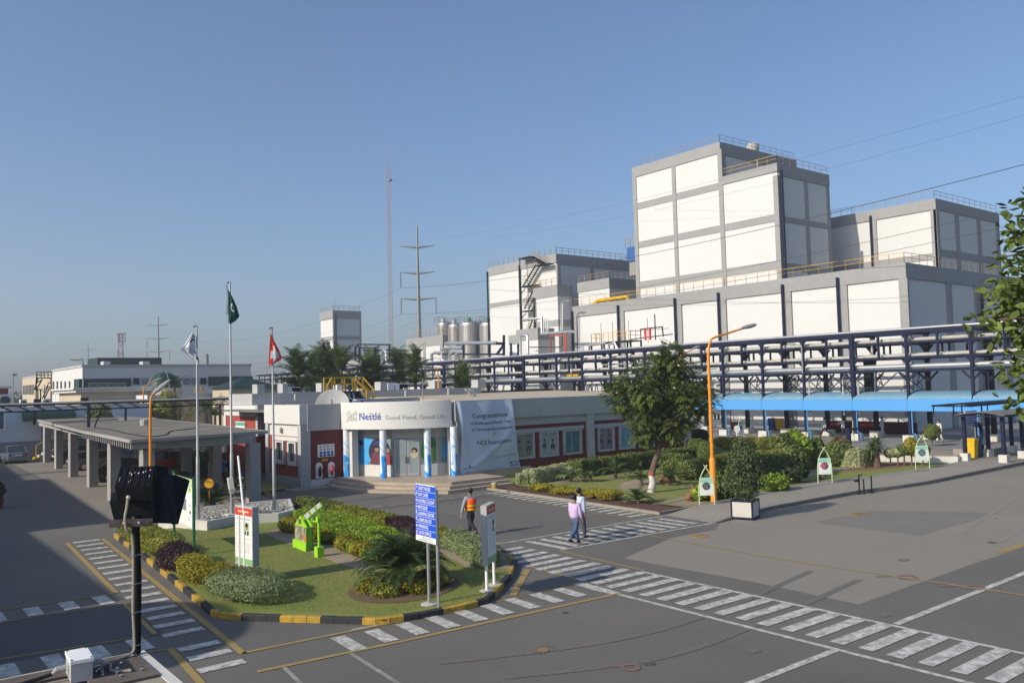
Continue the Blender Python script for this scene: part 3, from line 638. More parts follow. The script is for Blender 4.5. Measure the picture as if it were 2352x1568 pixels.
railing([(85.2, 65.2, 30.75), (85.2, 57.5, 30.75), (95.8, 57.5, 30.75)], 1.0, M['yellow_steel'], tow, 1.35, .02, posts_m=M['brown_rail'])
mb = MB(); mb.lathe([(.35, 0), (.35, .5), (.75, .7), (.85, 1.1), (.8, 1.6), (.45, 1.85), (.1, 1.95)], (94.0, 67.0, 35.0), 16); mb.build('roof_fan', M['greypipe'], tow, True)
# --- right block
rb = thing('warehouse_block', 'square white factory block with three shaded bays right of the tall tower', 'factory', (110, 55, 0))
RX, RY, RZ = 101.0, 46.84, 26.4
box_part('wall', M['white_wall'], rb, RX+.15, 118.3, RY+.15, 75, 10, RZ-.3); box_part('roof', M['roofgrey'], rb, RX+.4, 118, RY+.4, 74.8, RZ-.3, RZ-.2)
box_part('parapet_band', M['grey_band'], rb, RX-.02, RX+.3, RY-.02, 75, 25.1, RZ); box_part('parapet_band', M['grey_band'], rb, RX+.3, 118.45, RY-.02, RY+.3, 25.1, RZ)
for y in (47.15, 54.6, 62, 69): box_part('pilaster', M['grey_band'], rb, RX, RX+.3, y-.35, y+.35, 10, 25.1)
box_part('band', M['grey_band'], rb, RX+.03, RX+.3, 47.5, 75, 19.2, 19.9)
for x in (101.3, 106.4, 112.4, 117.9): box_part('pilaster', M['grey_band'], rb, x-(.3 if x < 102 else .45), x+.5, RY, RY+.3, 10, 25.1)
box_part('band', M['grey_band'], rb, RX+.5, 118.3, RY+.03, RY+.25, 19.6, 20.4)
for a, b in ((101.85, 105.9), (106.95, 111.9), (112.95, 117.4)):
    for z0, z1 in ((12, 19.5), (20.45, 25.0)): box_part('panel', M['white_wall'], rb, a, b, RY+.08, RY+.2, z0, z1)
for a, b in ((47.52, 54.2), (55, 61.6), (62.4, 68.6)):
    for z0, z1 in ((10.1, 19.15), (19.95, 25.0)): box_part('panel', M['white_wall'], rb, RX+.1, RX+.2, a, b, z0, z1)
for y in (54.9, 62.4): MB().tube([(RX-.15, y, 25.7), (RX-.15, y, 10)], .15, 8).build('downpipe', M['navy'], rb)
railing([(RX+.2, 74, RZ), (RX+.2, RY+.2, RZ), (118.2, RY+.2, RZ)], 1.0, M['rail'], rb, 1.5, .02, posts_m=M['brown_rail'])
# --- left block with the zigzag stair
lb = thing('stair_block', 'white factory block with grey bands and a zigzag outdoor stair', 'factory', (97, 110, 0))
LX, LY, LT = 85.0, 96.9, 25.6
box_part('wall', M['white_wall'], lb, LX+.12, 118, LY+.12, 114.4, 0, LT-.2)
box_part('parapet_band', M['grey_band'], lb, LX, LX+.3, LY, 114.5, 24.2, LT); box_part('parapet_band', M['grey_band'], lb, LX+.3, 118, LY, LY+.3, 23.9, LT)
box_part('band', M['grey_band'], lb, LX+.05, LX+.3, LY+.3, 114.4, 18.8, 19.5)
box_part('pilaster', M['grey_band'], lb, LX+.3, LX+.8, LY, LY+.3, 0, 23.9); box_part('pilaster', M['grey_band'], lb, LX+7.2, LX+7.8, LY, LY+.3, 0, 23.9)
box_part('panel', M['white_wall'], lb, LX+.9, LX+7.1, LY+.05, LY+.2, 17, 23.8); box_part('panel', M['white_wall'], lb, LX+7.9, LX+17, LY+.05, LY+.2, 17, 23.8)
for y in (114.5, 105.8): MB().tube([(LX-.15, y, 24.9), (LX-.15, y, 8)], .14, 8).build('downpipe', M['black_steel'], lb)
railing([(LX+.2, 114.4, LT), (LX+.2, LY+.2, LT), (116, LY+.2, LT)], 1.0, M['rail'], lb, 1.3, .028, posts_m=M['brown_rail'])
st = MB(); stp = MB(); rl = MB(); sx = 84.2
def flight(y0, z0, y1, z1):
    for dx in (-.45, .45): st.bar((sx+dx, y0, z0), (sx+dx, y1, z1), .08, .25)
    n = 10
    for k in range(n): 
        t = (k+.5)/n; stp.bx(sx-.42, sx+.42, y0+(y1-y0)*t-.13, y0+(y1-y0)*t+.13, z0+(z1-z0)*t, z0+(z1-z0)*t+.05)
    for dx in (-.48, .48):
        rl.bar((sx+dx, y0, z0+1), (sx+dx, y1, z1+1), .05); rl.bar((sx+dx, y0, z0+.5), (sx+dx, y1, z1+.5), .035)
flight(103.4, 17.6, 100.6, 20.9); flight(103.4, 13.2, 100.6, 16.5) if 0 else None
P = [(104.1, 17.4), (100.9, 17.2)]
for (ya, za, yb, zb2) in ((104.2, 21.2, 100.6, 21.0), (104.2, 17.3, 100.4, 17.1)): st.bx(sx-.6, sx+.6, yb, ya, za-.15, za); rl.bar((sx-.6, ya, za+1), (sx-.6, yb, za+1), .05)
flight(103.6, 21.2, 100.3, 24.2) ; flight(103.2, 13.0, 100.6, 17.0); st.bx(sx-.6, sx+.6, 97.2, 100.4, 23.95, 24.1); st.bx(sx-.6, sx+.6, 101.5, 104.4, 25.6, 25.75); flight(101.6, 25.6, 98.6, 24.1)
for y in (104.1, 100.7): st.tube([(sx-.55, y, 11.5), (sx-.55, y, 25.6 if y > 103 else 21)], .09, 6)
for z in (21.0, 17.1): 
    for y in (104.1, 100.8): st.bar((sx-.55, y, z-1.0), (sx+.4, y, z-.1), .1)
st.build('stair_frame', M['black_steel'], lb); stuff(stp.build('stair_treads', M['black_steel'], lb)); rl.build('stair_rail', M['brown_rail'], lb)
# small blocks in front of it
sb = thing('plant_room', 'small white block below the zigzag stair', 'factory', (84, 97.5, 0))
box_part('wall', M['white_wall'], sb, 82.1, 84.98, 93.5, 98.9, 0, 20.0); box_part('parapet_band', M['grey_band'], sb, 82.0, 84.99, 93.4, 99.0, 18.6, 20.3); box_part('band', M['grey_band'], sb, 82.02, 84.9, 93.42, 98.8, 14.2, 15.1)
MB().tube([(81.8, 98.6, 18.8), (81.8, 98.6, 8)], .13, 8).build('downpipe', M['black_steel'], sb)
railing([(82.2, 98.9, 20.3), (82.2, 93.5, 20.3)], 1, M['brown_rail'], sb, 1.3, .028)
sb2 = thing('lift_house', 'small grey topped block on the roof between stair block and tower', 'factory', (88, 88, 16))
box_part('wall', M['white_wall'], sb2, 85.1, 95, 85.7, 92.2, 8, 20.3); box_part('parapet_band', M['grey_band'], sb2, 85.0, 95.1, 85.6, 92.3, 19.1, 20.55)
railing([(85.2, 92.2, 20.55), (85.2, 85.7, 20.55), (95, 85.7, 20.55)], .95, M['brown_rail'], sb2, 1.3, .02, posts_m=M['yellow_steel'])
wt = thing('water_tank', 'blue tank on the roof against the tower side', 'tank', (86.5, 82, 22)); box_part('tank', mat('tank_blue', (.03, .1, .3), .5, .05, 3), wt, 85.9, 87.4, 81.2, 82.8, 22.5, 24.5); railing([(85.8, 83, 24.5), (85.8, 81, 24.5)], 1.2, M['brown_rail'], wt, 1, .03); box_part('stand', M['rail'], wt, 86.1, 87.2, 81.4, 82.6, 20.5, 22.5)
# low plant in front of the left blocks (seen above the pipe bridge)
lp = thing('boiler_house', 'small grey topped plant house among silver pipes', 'factory', (79, 92, 0))
c0 = onx(*Qq(75, 260), 79); c1 = onx(*Qq(420, 260), 79); box_part('wall', M['white_wall'], lp, 79, 84, c1[1], c0[1], 0, 12.2); box_part('parapet_band', M['grey_band'], lp, 78.92, 84.05, c1[1]-.08, c0[1]+.08, 12.2, 13.9)
lp2 = thing('boiler_house', 'narrow white plant house with dark pipe beside the steel tanks', 'factory', (79, 103, 0))
c0 = onx(*Qm(1795, 900), 79); c1 = onx(*Qm(1890, 900), 79); box_part('wall', M['coolwhite'], lp2, 79, 83, c1[1], c0[1], 0, 11.8); box_part('parapet_band', M['grey_band'], lp2, 78.94, 83.05, c1[1]-.06, c0[1]+.06, 11.8, 13.2); MB().tube([(78.8, c0[1]-.6, 12), (78.8, c0[1]-.6, 0)], .12, 8).build('downpipe', M['navy'], lp2)
pw = thing('pipework', 'silver and red pipes standing between the plant houses and the long hall', 'pipes', (79, 90, 9))
def tubes(name, m, parent, paths, r, n=8):
    for p in paths: MB().tube(p, r, n).build(name, m, parent, True)
X = 78
q = lambda x, y, X_=X: onx(*Qq(x, y), X_)
tubes('pipe', M['silver'], pw, [[q(470, 355), q(995, 315)], [q(490, 345), q(490, 90), q(180, 130)], [q(140, 700, 70.2), q(140, 400, 70.2), q(150, 375, 70.2), q(240, 375, 70.2), q(260, 400, 70.2), q(260, 690, 70.2)]], .2)
tubes('pipe', M['silver'], pw, [[q(520, 330), q(520, 100)], [q(560, 330), q(560, 105)], [q(590, 320), q(590, 108)], [q(800, 300), q(800, -150), q(850, -190), q(930, -190)], [q(825, 300), q(825, -140)]], .09)
tubes('red_pipe', M['red_steel'], pw, [[q(632, 690), q(632, 385), q(850, 375), q(865, 640)], [q(888, 640), q(880, 345)]], .11)
tubes('pipe', M['black_steel'], pw, [[q(290, 570), q(770, 570), q(820, 545), q(825, 300)]], .07)
# platform with yellow rail above the pipe bridge
pf = thing('valve_platform', 'dark steel platform with yellow rail and red cylinders above the pipe bridge', 'platform', (74, 74, 9.6))
a = onx(*Qq(1335, 500), 74); b = onx(*Qq(1975, 460), 74); y0, y1 = b[1], a[1]; zp = (a[2]+b[2])/2
box_part('deck', M['black_steel'], pf, 73.5, 75.5, y0, y1, zp-.12, zp+.02)
railing([(75.4, y1, zp), (73.6, y1, zp), (73.6, y0, zp), (75.4, y0, zp)], 1.15, M['yellow_steel'], pf, .75, .028)
mb = MB()
for k in range(4):
    y = y0+(y1-y0)*k/3
    for x in (73.6, 75.4): mb.bar((x, y, 9.2), (x, y, zp), .16)
mb.build('leg', M['black_steel'], pf)
tubes('pipe', M['silver'], pf, [[(73.2, y1, 9.5), (73.2, y1, 10.4), (73.2, y1-3, 10.5)], [(73.2, y1-3.5, 9.5), (73.2, y1-3.5, 10.3), (73.2, y1-4.5, 10.5), (73.2, y1-5, 9.6)]], .16)
mast = MB()
for k, t in enumerate((.25, .55, .95, 1.4)): mast.tube([(73.7, y1+(y0-y1)*t, zp-.5), (73.7, y1+(y0-y1)*t, zp+2.4)], .03, 5)
mast.bar((73.7, y0, zp+1.1), (73.7, y0-6, zp+1.0), .05); mast.bar((73.7, y0, zp+.1), (73.7, y0-6.5, zp+.3), .1); mast.bar((73.7, y0-1.6, zp+1.2), (73.7, y0-5, zp+1.25), .12); mast.tube([(73.7, y0-5, zp+1.25), (73.7, y0-5.1, zp+.1)], .08, 6); mast.tube([(73.7, y0-1.6, zp+1.2), (73.7, y0-1.6, zp-.3)], .06, 6); mast.tube([(73.7, y0-3.9, zp+2.8), (73.7, y0-3.9, zp-.2)], .07, 6)
stuff(mast.build('gauge_rack', M['black_steel'], pf))
for k in (0, 1): MB().tube([(73.5, y0-2.5-.75*k, zp+1.15), (73.5, y0-2.5-.75*k, zp-.15)], .14, 8).build('cylinder', M['brightred'], pf)
# steel tanks
for i, (u, v, top, rad, lab) in enumerate(((1290, 800, 18.0, 1.45, 'leftmost stainless ribbed tank of the tank group'), (1378, 812, 17.7, 1.5, 'shorter stainless tank second from the left in the tank group'), (1492, 800, 17.6, 2.1, 'broad stainless ribbed tank in the middle of the tank group'), (1580, 830, 17.2, 1.3, 'half hidden stainless tank behind the broad middle tank'), (1640, 800, 17.2, 1.75, 'rightmost stainless tank with green motor on top'))):
    xx = 92 if i != 3 else 96; c = onx(*Qm(u, v), xx); tk = thing('steel_tank', lab, 'tank', (c[0], c[1], 0), 'stainless steel tanks'); zt = c[2]
    mb = MB(); n = 40; prof = [(rad, 4), (rad, zt-.5), (rad*.96, zt-.2), (rad*.6, zt+.1), (.2, zt+.2)]
    mb.lathe(prof, (c[0], c[1], 0), n)
    for k in range(n): 
        t = 2*PI*k/n; mb.bar((c[0]+(rad+.01)*math.cos(t), c[1]+(rad+.01)*math.sin(t), 4), (c[0]+(rad+.01)*math.cos(t), c[1]+(rad+.01)*math.sin(t), zt-.7), .07)
    mb.build('shell', M['steel_tank'], tk, False)
    mb = MB(); mb.lathe([(.45, 0), (.45, .5), (.25, .8), (.1, .9)], (c[0]-.3, c[1], zt+.1), 10); mb.build('top_motor', M['silver'] if i < 2 else mat('green_motor', (.05, .22, .08), .5, .05, 4), tk)
    railing([(c[0]-rad, c[1]-rad, zt-.1), (c[0]-rad, c[1]+rad, zt-.1), (c[0]+rad, c[1]+rad, zt-.1)], 1.25, M['rail'], tk, 1.0, .025)
# far left factory tower
ft = thing('far_tower', 'narrow white factory tower with grey bands standing alone at centre left', 'tower', (94, 187, 0))
FX, FY, FT = 90.0, 183.2, 24.5
box_part('wall', M['white_wall'], ft, FX+.1, 97.3, FY+.1, 190.2, 0, FT-.2)
for z0, z1 in ((22.6, FT), (17.6, 18.4), (13.2, 14.0)): box_part('band', M['grey_band'], ft, FX-.12, FX+.2, FY, 190.3, z0, z1)
for z0, z1 in ((22.6, FT), (17.6, 18.4), (12.6, 13.4)): box_part('band', M['grey_band'], ft, FX+.2, 97.4, FY-.05, FY+.2, z0, z1)
box_part('pilaster', M['grey_band'], ft, FX, FX+.4, FY, FY+.35, 0, 22.6); box_part('pilaster', M['grey_band'], ft, 97, 97.4, FY, FY+.3, 0, 22.6)
for z in (16.9, 12.4):
    for y in (188.6, 186): 
        wn = box_part('window', M['recep_grey'], ft, FX+.02, FX+.16, y-.95, y+.95, z-1.3, z+.4); box_part('pane', M['glass'], wn, FX-.02, FX+.02, y-.8, y+.8, z-1.15, z+.25)
MB().tube([(FX+.6, FY-.2, 23.5), (FX+.6, FY-.2, 5)], .15, 6).build('downpipe', M['navy'], ft)
railing([(FX, 190, FT), (FX, FY, FT), (97, FY, FT)], 1.1, M['rail'], ft, 1.3, .035); mb = MB(); mb.tube([(FX+.6, FY+.4, FT), (FX+.6, FY+.4, FT+2.6), (FX+.2, FY+.9, FT+2.8)], .07, 6); mb.build('camera_mast', M['galv'], ft)
box_part('wing', M['white_wall'], ft, FX+.5, 112, 170, FY-.3, 0, 12.2); box_part('wing_parapet', M['grey_band'], ft, FX+.4, 112, 169.9, FY-.25, 11.0, 12.4)
fb = thing('far_block', 'low white factory block left of the stainless tanks', 'factory', (96, 145, 0))
box_part('wall', M['white_wall'], fb, 90.1, 112, 136.5, 150.1, 0, 15.4); box_part('parapet_band', M['grey_band'], fb, 90, 90.3, 136.4, 150.2, 13.8, 15.65); box_part('parapet_band', M['grey_band'], fb, 90.3, 112, 136.4, 136.7, 13.8, 15.65)
for y in (137, 143.2, 149.6): box_part('pilaster', M['grey_band'], fb, 90.02, 90.3, y-.5, y+.5, 0, 13.8)
railing([(90.2, 150, 15.65), (90.2, 136.6, 15.65), (100, 136.6, 15.65)], 1.3, M['yellow_steel'], fb, 1.5, .02, posts_m=M['brown_rail'])
# pipe frames in front of the tanks
tf = thing('tank_pipe_frame', 'navy steel frame carrying fat silver pipe bends in front of the tanks', 'pipe rack', (72, 108, 9))
def fr(x, y, X_=76): return onx(*Qm(x, y), X_)
mb = MB()
for (a, b) in (((1440, 965), (1760, 970)), ((1440, 1050), (1760, 1050)), ((1440, 965), (1440, 1080)), ((1545, 970), (1545, 1050)), ((1640, 970), (1640, 1050)), ((1755, 900), (1755, 1060)), ((1700, 1050), (1755, 975)), ((1390, 970), (1760, 962)), ((1240, 1050), (1440, 1045))): mb.bar(fr(*a), fr(*b), .28)
mb.build('frame', M['navy'], tf)
tubes('pipe', M['silver'], tf, [[fr(1300, 1110), fr(1270, 1090), fr(1270, 1010), fr(1300, 998), fr(1430, 1000)], [fr(1330, 1100), fr(1335, 1050), fr(1360, 1030), fr(1440, 1028)], [fr(1375, 1100), fr(1380, 1055), fr(1400, 1035), fr(1440, 1035)], [fr(1190, 1110), fr(1190, 1050), fr(1215, 1038), fr(1290, 1038)], [fr(1300, 990), fr(1300, 965), fr(1700, 960)]], .27)
tubes('pipe', M['silver'], tf, [[fr(800, 1135, 70), fr(800, 1035, 70), fr(808, 1022, 70), fr(825, 1022, 70), fr(833, 1035, 70), fr(836, 1130, 70), fr(880, 1132, 70)]], .2)
mb = MB()
for (a, b) in (((590, 1100), (590, 1000)), ((590, 1000), (610, 975)), ((610, 972), (860, 975)), ((622, 985), (622, 1110)), ((745, 990), (745, 1100)), ((858, 975), (858, 1080)), ((620, 1000), (745, 1000)), ((650, 1020), (985, 1018))): mb.bar(fr(*a, 84), fr(*b, 84), .3)
mb.build('gantry', M['black_steel'], tf)
# ================================================================ PIPE BRIDGE AND CANOPY
rk = thing('pipe_rack', 'long navy steel pipe bridge on columns carrying silver and grey pipes', 'pipe rack', (71.8, 60, 0))
XF, XB = 69.8, 73.9
cols = [15.2, 20.2, 25.2, 30.2, 35.4, 40.3, 45.2, 49.7, 54.4, 59.8, 65.1, 70.5, 75.4, 80.1, 86.7, 93.1, 99.8, 105.6, 111.8, 117.8, 123.8, 130, 136, 142, 148, 154, 160, 166, 172, 178]
thick = {40.3, 86.7, 105.6, 136}
colF = MB().bx(-.1, .1, -.11, .11, 0, 9.33).build('column', M['navy'], rk); meF = colF.data; bpy.data.objects.remove(colF)
colT = MB().bx(-.16, .16, -.18, .18, 0, 9.33).build('column', M['navy'], rk); meT = colT.data; bpy.data.objects.remove(colT)
colB = MB().bx(-.16, .16, -.17, .17, 0, 9.2).build('column', M['black_steel'], rk); meB = colB.data; bpy.data.objects.remove(colB)
for me in (meF, meT, meB): 
    for v in me.vertices: v.co += Vector((71.8, 60, 0))          # back to pure local shapes
ft_ = MB().bx(-.45, .45, -.46, .46, 0, .58).build('footing', M['footing'], None); meFt = ft_.data; bpy.data.objects.remove(ft_)
Y0r, Y1r = 13, 180
for y in cols:
    share('column', meT if y in thick else meF, (XF, y, 0), rk); share('column', meB, (XB, y+.3, 0), rk)
    if y < 66: 
        share('footing', meFt, (XF, y, 0), rk)
        share('footing', meFt, (XB, y+.3, 0), rk)
        MB().tube([(XF-.22, y-.3, 2.6), (XF-.22, y-.3, .75), (XF-.3, y-.62, .68), (XF-.3, y-.66, .05)], .05, 6).build('drain_pipe', M['sky_blue'], rk)
for z, h in ((9.23, .24), (8.3, .14), (7.02, .14), (5.97, .17)):
    box_part('beam', M['navy'], rk, XF-.1, XF+.1, Y0r, Y1r, z-h/2, z+h/2)
    box_part('beam', M['navy'] if z > 9 else M['black_steel'], rk, XB-.1, XB+.1, Y0r, Y1r, z-h/2+.01, z+h/2+.01)
def proto(name, m, mb):
    o = mb.build(name, m); me = o.data; bpy.data.objects.remove(o); return me
gus = [proto('gusset', M['navy'], MB().slab([(-.03, s*.15, 0), (-.03, s*.5, 0), (-.03, s*.15, -.36)], (1, 0, 0), .06)) for s in (-1, 1)]
brc = [proto('knee_brace', M['navy'], MB().bar((0, s*.1, 5.15), (0, s*.75, 5.85), .12)) for s in (-1, 1)]; brb = [proto('knee_brace', M['black_steel'], MB().bar((0, 0, 5.0), (0, s*.9, 5.85), .13)) for s in (-1, 1)]
gub = [proto('gusset', M['black_steel'], MB().slab([(-.05, s*.16, 0), (-.05, s*.65, 0), (-.05, s*.16, -.6)], (1, 0, 0), .1)) for s in (-1, 1)]; crb = proto('cross_beam', M['black_steel'], MB().bx(XF+.16, XB-.16, -.1, .1, -.12, .1))
hgr = proto('hanger', M['black_steel'], MB().bx(-.07, .07, -.07, .07, 7.0, 8.3))
for i, y in enumerate(cols):
    for s in (0, 1):
        for z in (9.05, 8.2, 6.92): share('gusset', gus[s], (XF, y, z), rk)
        share('knee_brace', brc[s], (XF, y, 0), rk); share('knee_brace', brb[s], (XB, y+.3, 0), rk); share('gusset', gub[s], (XB, y+.3, 8.2), rk)
    for z in (9.15, 8.25, 6.97, 5.9): share('cross_beam', crb, (0, y, z), rk)
    if i < len(cols)-1:
        ym = (y+cols[i+1])/2
        box_part('post', M['navy'], rk, XF-.08, XF+.08, ym-.09, ym+.09, 7.0, 9.1)
        for x, dy in ((XB-.22, -.62), (71.57, -.12), (71.57, .45)): share('hanger', hgr, (x, ym+dy, 0), rk)
def vtruss(x, y, s, m):
    mb = MB(); a = (x, y, 3.9); b = (x, y+s*2.3, 5.85); mb.bar(a, b, .07); c = (x, y+s*.55, 5.8); d = (x, y+s*.9, 4.7)
    mb.bar((x, y+s*.1, 5.5), d, .06); mb.bar(c, d, .06); mb.bar(c, (x, y+s*1.5, 5.2), .06); mb.bar(a, (x, y+s*.75, 5.1), .05); mb.build('truss_brace', m, rk)
for y in (45.2, 49.7): vtruss(XF+.1, y, 1, M['black_steel'])
for y in (40.3, 45.2): vtruss(XF+.1, y, 1, M['navy'])
for y in (35.7, 40.6, 45.5): vtruss(XB-.2, y, 1, M['black_steel'])
for y in (40.6, 45.5, 50): vtruss(XB-.2, y, -1, M['black_steel'])
for i in range(9, 13):                                             # zigzag truss seen under the far bays
    mb = MB(); a, b = cols[i], cols[i+1]; n = 4
    for k in range(n):
        t0 = a+(b-a)*k/n; t1 = a+(b-a)*(k+1)/n; mb.bar((XB-.1, t0, 3.7), (XB-.1, (t0+t1)/2, 5.5), .07); mb.bar((XB-.1, (t0+t1)/2, 5.5), (XB-.1, t1, 3.7), .07)
    mb.bar((XB-.1, a, 5.5), (XB-.1, b, 5.5), .08); mb.build('truss_brace', M['black_steel'], rk)
def pipe(x, z, r, m, y0=Y0r, y1=Y1r, n=10): MB().tube([(x, y0, z), (x, y1, z)], r, n).build('pipe', m, rk, True)
pipe(XF+.05, 9.47, .12, M['silver']); pipe(70.35, 6.32, .23, M['silver'])
for x, z, r in ((70.5, 8.58, .17), (71.1, 8.55, .13), (72.2, 8.6, .19), (73.2, 8.56, .14), (70.45, 7.26, .12), (70.95, 7.3, .15), (72.0, 7.26, .13), (72.9, 7.3, .16), (71.6, 9.4, .1), (72.6, 6.2, .14), (73.3, 6.18, .12)): pipe(x, z, r, M['greypipe'] if z < 9 else M['silver'])
clip = MB()
for k in range(int((Y1r-Y0r)/.95)):
    y = Y0r+k*.95
    for x, z, r in ((70.5, 8.58, .18), (70.95, 7.3, .16)): clip.tube([(x-r, y, z-r), (x-r*.9, y+.2, z+r*.7), (x, y+.35, z+r*1.05), (x+r, y+.4, z)], .016, 3, False)
clip.build('pipe_clips', M['rail'], rk)['kind'] = 'stuff'
for (y, w_) in ((44.9, .09), (41.5, .09), (40.05, .1)): MB().tube([(XF+.3, y, 2.2), (XF+.3, y, 5.4), (XF+.9, y, 5.9)], w_, 8).build('down_pipe', M['silver'], rk, True)
MB().bx(73.0, 73.6, 40.3, 41.1, 3.4, 6.9).build('cable_duct', M['black_steel'], rk)
tubes('down_pipe', M['silver'], rk, [[(72.9, 40.0, 5.9), (72.9, 40.0, 4.1), (72.9, 41.3, 4.1)], [(72.9, 42.2, 3.9), (72.9, 42.2, 4.3), (72.9, 41.2, 4.35)], [(71.2, 39.2, 8.7), (71.2, 39.2, 7.4)]], .11)
tubes('pipe', M['silver'], rk, [[(70.4, 78.6, 7.3), (70.4, 78.0, 7.3), (70.4, 78, 6.4)], [(70.3, 72.3, 7.75), (70.3, 60.5, 7.75)], [(70.6, 67.2, 7.55), (70.6, 58.5, 7.55)]], .1)
for y in (78.1, 77.0): box_part('valve_guard', M['yellow_steel'], rk, 70.1, 70.5, y-.5, y+.4, 6.55, 6.9)
# canopy
cn = thing('walkway_canopy', 'long sky blue canopy with barrel roof under the pipe bridge', 'canopy', (71.5, 38, 2.6))
cy = [10.3, 15.2, 20.2, 25.2, 30.2, 35.4, 40.3, 45.2, 49.7, 54.4, 59.6]
for a, b in zip(cy[:-1], cy[1:]):
    box_part('fascia_panel', M['sky_blue'], cn, 69.42, 69.5, a+.012, b-.012, 2.6, 3.58)
    mb = MB(); n = 12; V = []
    for k in range(n+1):
        t = PI*k/n; x = 71.75-2.22*math.cos(t); z = 3.6+.62*math.sin(t)
        V += [(x, a+.03, z), (x, b-.03, z), (x, a+.03, z-.05), (x, b-.03, z-.05)]
    F = []
    for k in range(n):
        i = 4*k; F += [(i, i+4, i+5, i+1), (i+2, i+3, i+7, i+6), (i, i+2, i+6, i+4), (i+1, i+5, i+7, i+3)]
    mb.add(V, F); mb.build('roof_sheet', M['barrel'], cn, True)
    mb = MB(); mb.tube([(71.75-2.26*math.cos(PI*k/10), a, 3.62+.64*math.sin(PI*k/10)) for k in range(11)], .035, 5); mb.build('roof_rib', M['navy'], cn)
    box_part('ceiling_beam', M['navy'], cn, 69.5, 74.0, a-.06, a+.06, 2.62, 2.78)
# stalls, bins and people-scale things under the canopy
st_ = thing('draped_counter', 'long maroon draped counter with red bowls under the canopy', 'counter', (78.2, 42, 0))
ya, yb = onx(*Q4(890, 870), 78.2)[1], onx(*Q4(1580, 870), 78.2)[1]
mb = MB(); n = 90; V = []; F = []
for k in range(n+1):
    y = yb+(ya-yb)*k/n; xx = 78.2+.05*math.sin(k*1.9); V += [(xx, y, 0.02), (xx, y, 1.12), (79.2, y, 1.14), (79.2, y, .02)]
for k in range(n):
    i = 4*k; F += [(i, i+4, i+5, i+1), (i+1, i+5, i+6, i+2)]
mb.add(V, F); mb.build('drape', M['maroon'], st_)
for k, zx in enumerate((965, 1010, 1185, 1215, 1250)):
    y = onx(*Q4(zx, 825), 78.05)[1]; MB().lathe([(.05, 0), (.3, .1), (.36, .25), (.3, .34)], (78.05, y, .62), 10).build('red_bowl', M['brightred'], st_)
def wheelie(name, label, loc, m, face=-1, group='wheeled bins', along='x', h=1.05):
    t = thing(name, label, 'wheeled bin', loc, group); x, y, z = loc
    mb = MB(); V = []
    for (w_, d_, zz) in ((.24, .3, .08), (.3, .36, h-.15), (.31, .38, h-.1)):
        V += [(x-w_, y-d_, z+zz), (x+w_, y-d_, z+zz), (x+w_, y+d_, z+zz), (x-w_, y+d_, z+zz)]
    F = [(3, 2, 1, 0), (8, 9, 10, 11)]
    for r_ in (0, 4): F += [(r_+i, r_+(i+1) % 4, r_+(i+1) % 4+4, r_+i+4) for i in range(4)]
    mb.add(V, F); mb.build('body', m, t)
    mb = MB(); mb.prism([(x-.33, y-.42), (x+.33, y-.42), (x+.33, y+.4), (x-.33, y+.4)], z+h-.1, z+h-.04); mb.prism([(x-.28, y-.36), (x+.28, y-.36), (x+.28, y+.34), (x-.28, y+.34)], z+h-.04, z+h+.02); mb.build('lid', m, t)
    mb = MB(); mb.tube([(x-.25, y+.45, z+h-.08), (x+.25, y+.45, z+h-.08)], .025, 6); mb.build('handle', m, t)
    for s in (-1, 1): MB().tube([(x+s*.2, y+.3, z+.1), (x+s*.28, y+.3, z+.1)], .1, 10).build('wheel', M['rubber'], t)
    return t
p = onx(*Q1(890, 410), 79); q_ = onx(*Q1(995, 410), 79)
wheelie('wheeled_bin', 'blue wheeled bin standing against the wall under the canopy', (p[0], p[1], 0), M['bin_b'], h=1.3); wheelie('wheeled_bin', 'yellow wheeled bin standing beside a blue one under the canopy', (q_[0], q_[1], 0), M['bin_y'], h=1.3)
wheelie('wheeled_bin', 'yellow wheeled bin standing at the bus shelter post', (57.1, 25.05, .1), M['bin_y'], h=1.3); wheelie('wheeled_bin', 'blue wheeled bin between yellow and grey bins at the shelter', (57.95, 25.3, .1), M['bin_b'], h=1.3); wheelie('wheeled_bin', 'grey wheeled bin at the right of the shelter bins', (58.7, 25.5, .1), M['bin_g'], h=1.25)
tk = onx(*Q1(365, 400), 78.5); tr = thing('hand_truck', 'dark red trolley parked by the canopy wall', 'trolley', (tk[0], tk[1], 0)); box_part('tray', M['maroon'], tr, tk[0]-.4, tk[0]+.4, tk[1]-.6, tk[1]+.6, .35, .85); MB().tube([(tk[0], tk[1]-.6, .5), (tk[0], tk[1]-1, 1.1)], .03, 6).build('handle', M['black_steel'], tr)
for s in (-.4, .4): MB().tube([(tk[0]-.35, tk[1]+s, .2), (tk[0]-.28, tk[1]+s, .2)], .2, 12).build('wheel', M['rubber'], tr)
for k, zx in enumerate((55, 110)):
    y = onx(*Q1(zx, 290), 80.7)[1]; fe = thing('fire_extinguisher', ('left' if k == 0 else 'right')+' one of two dark extinguishers hung on the canopy wall', 'extinguisher', (80.7, y, .9)); MB().lathe([(.1, 0), (.11, .1), (.11, .5), (.04, .62), (.03, .72)], (80.6, y, .95), 10).build('cylinder', M['black_steel'], fe, True)

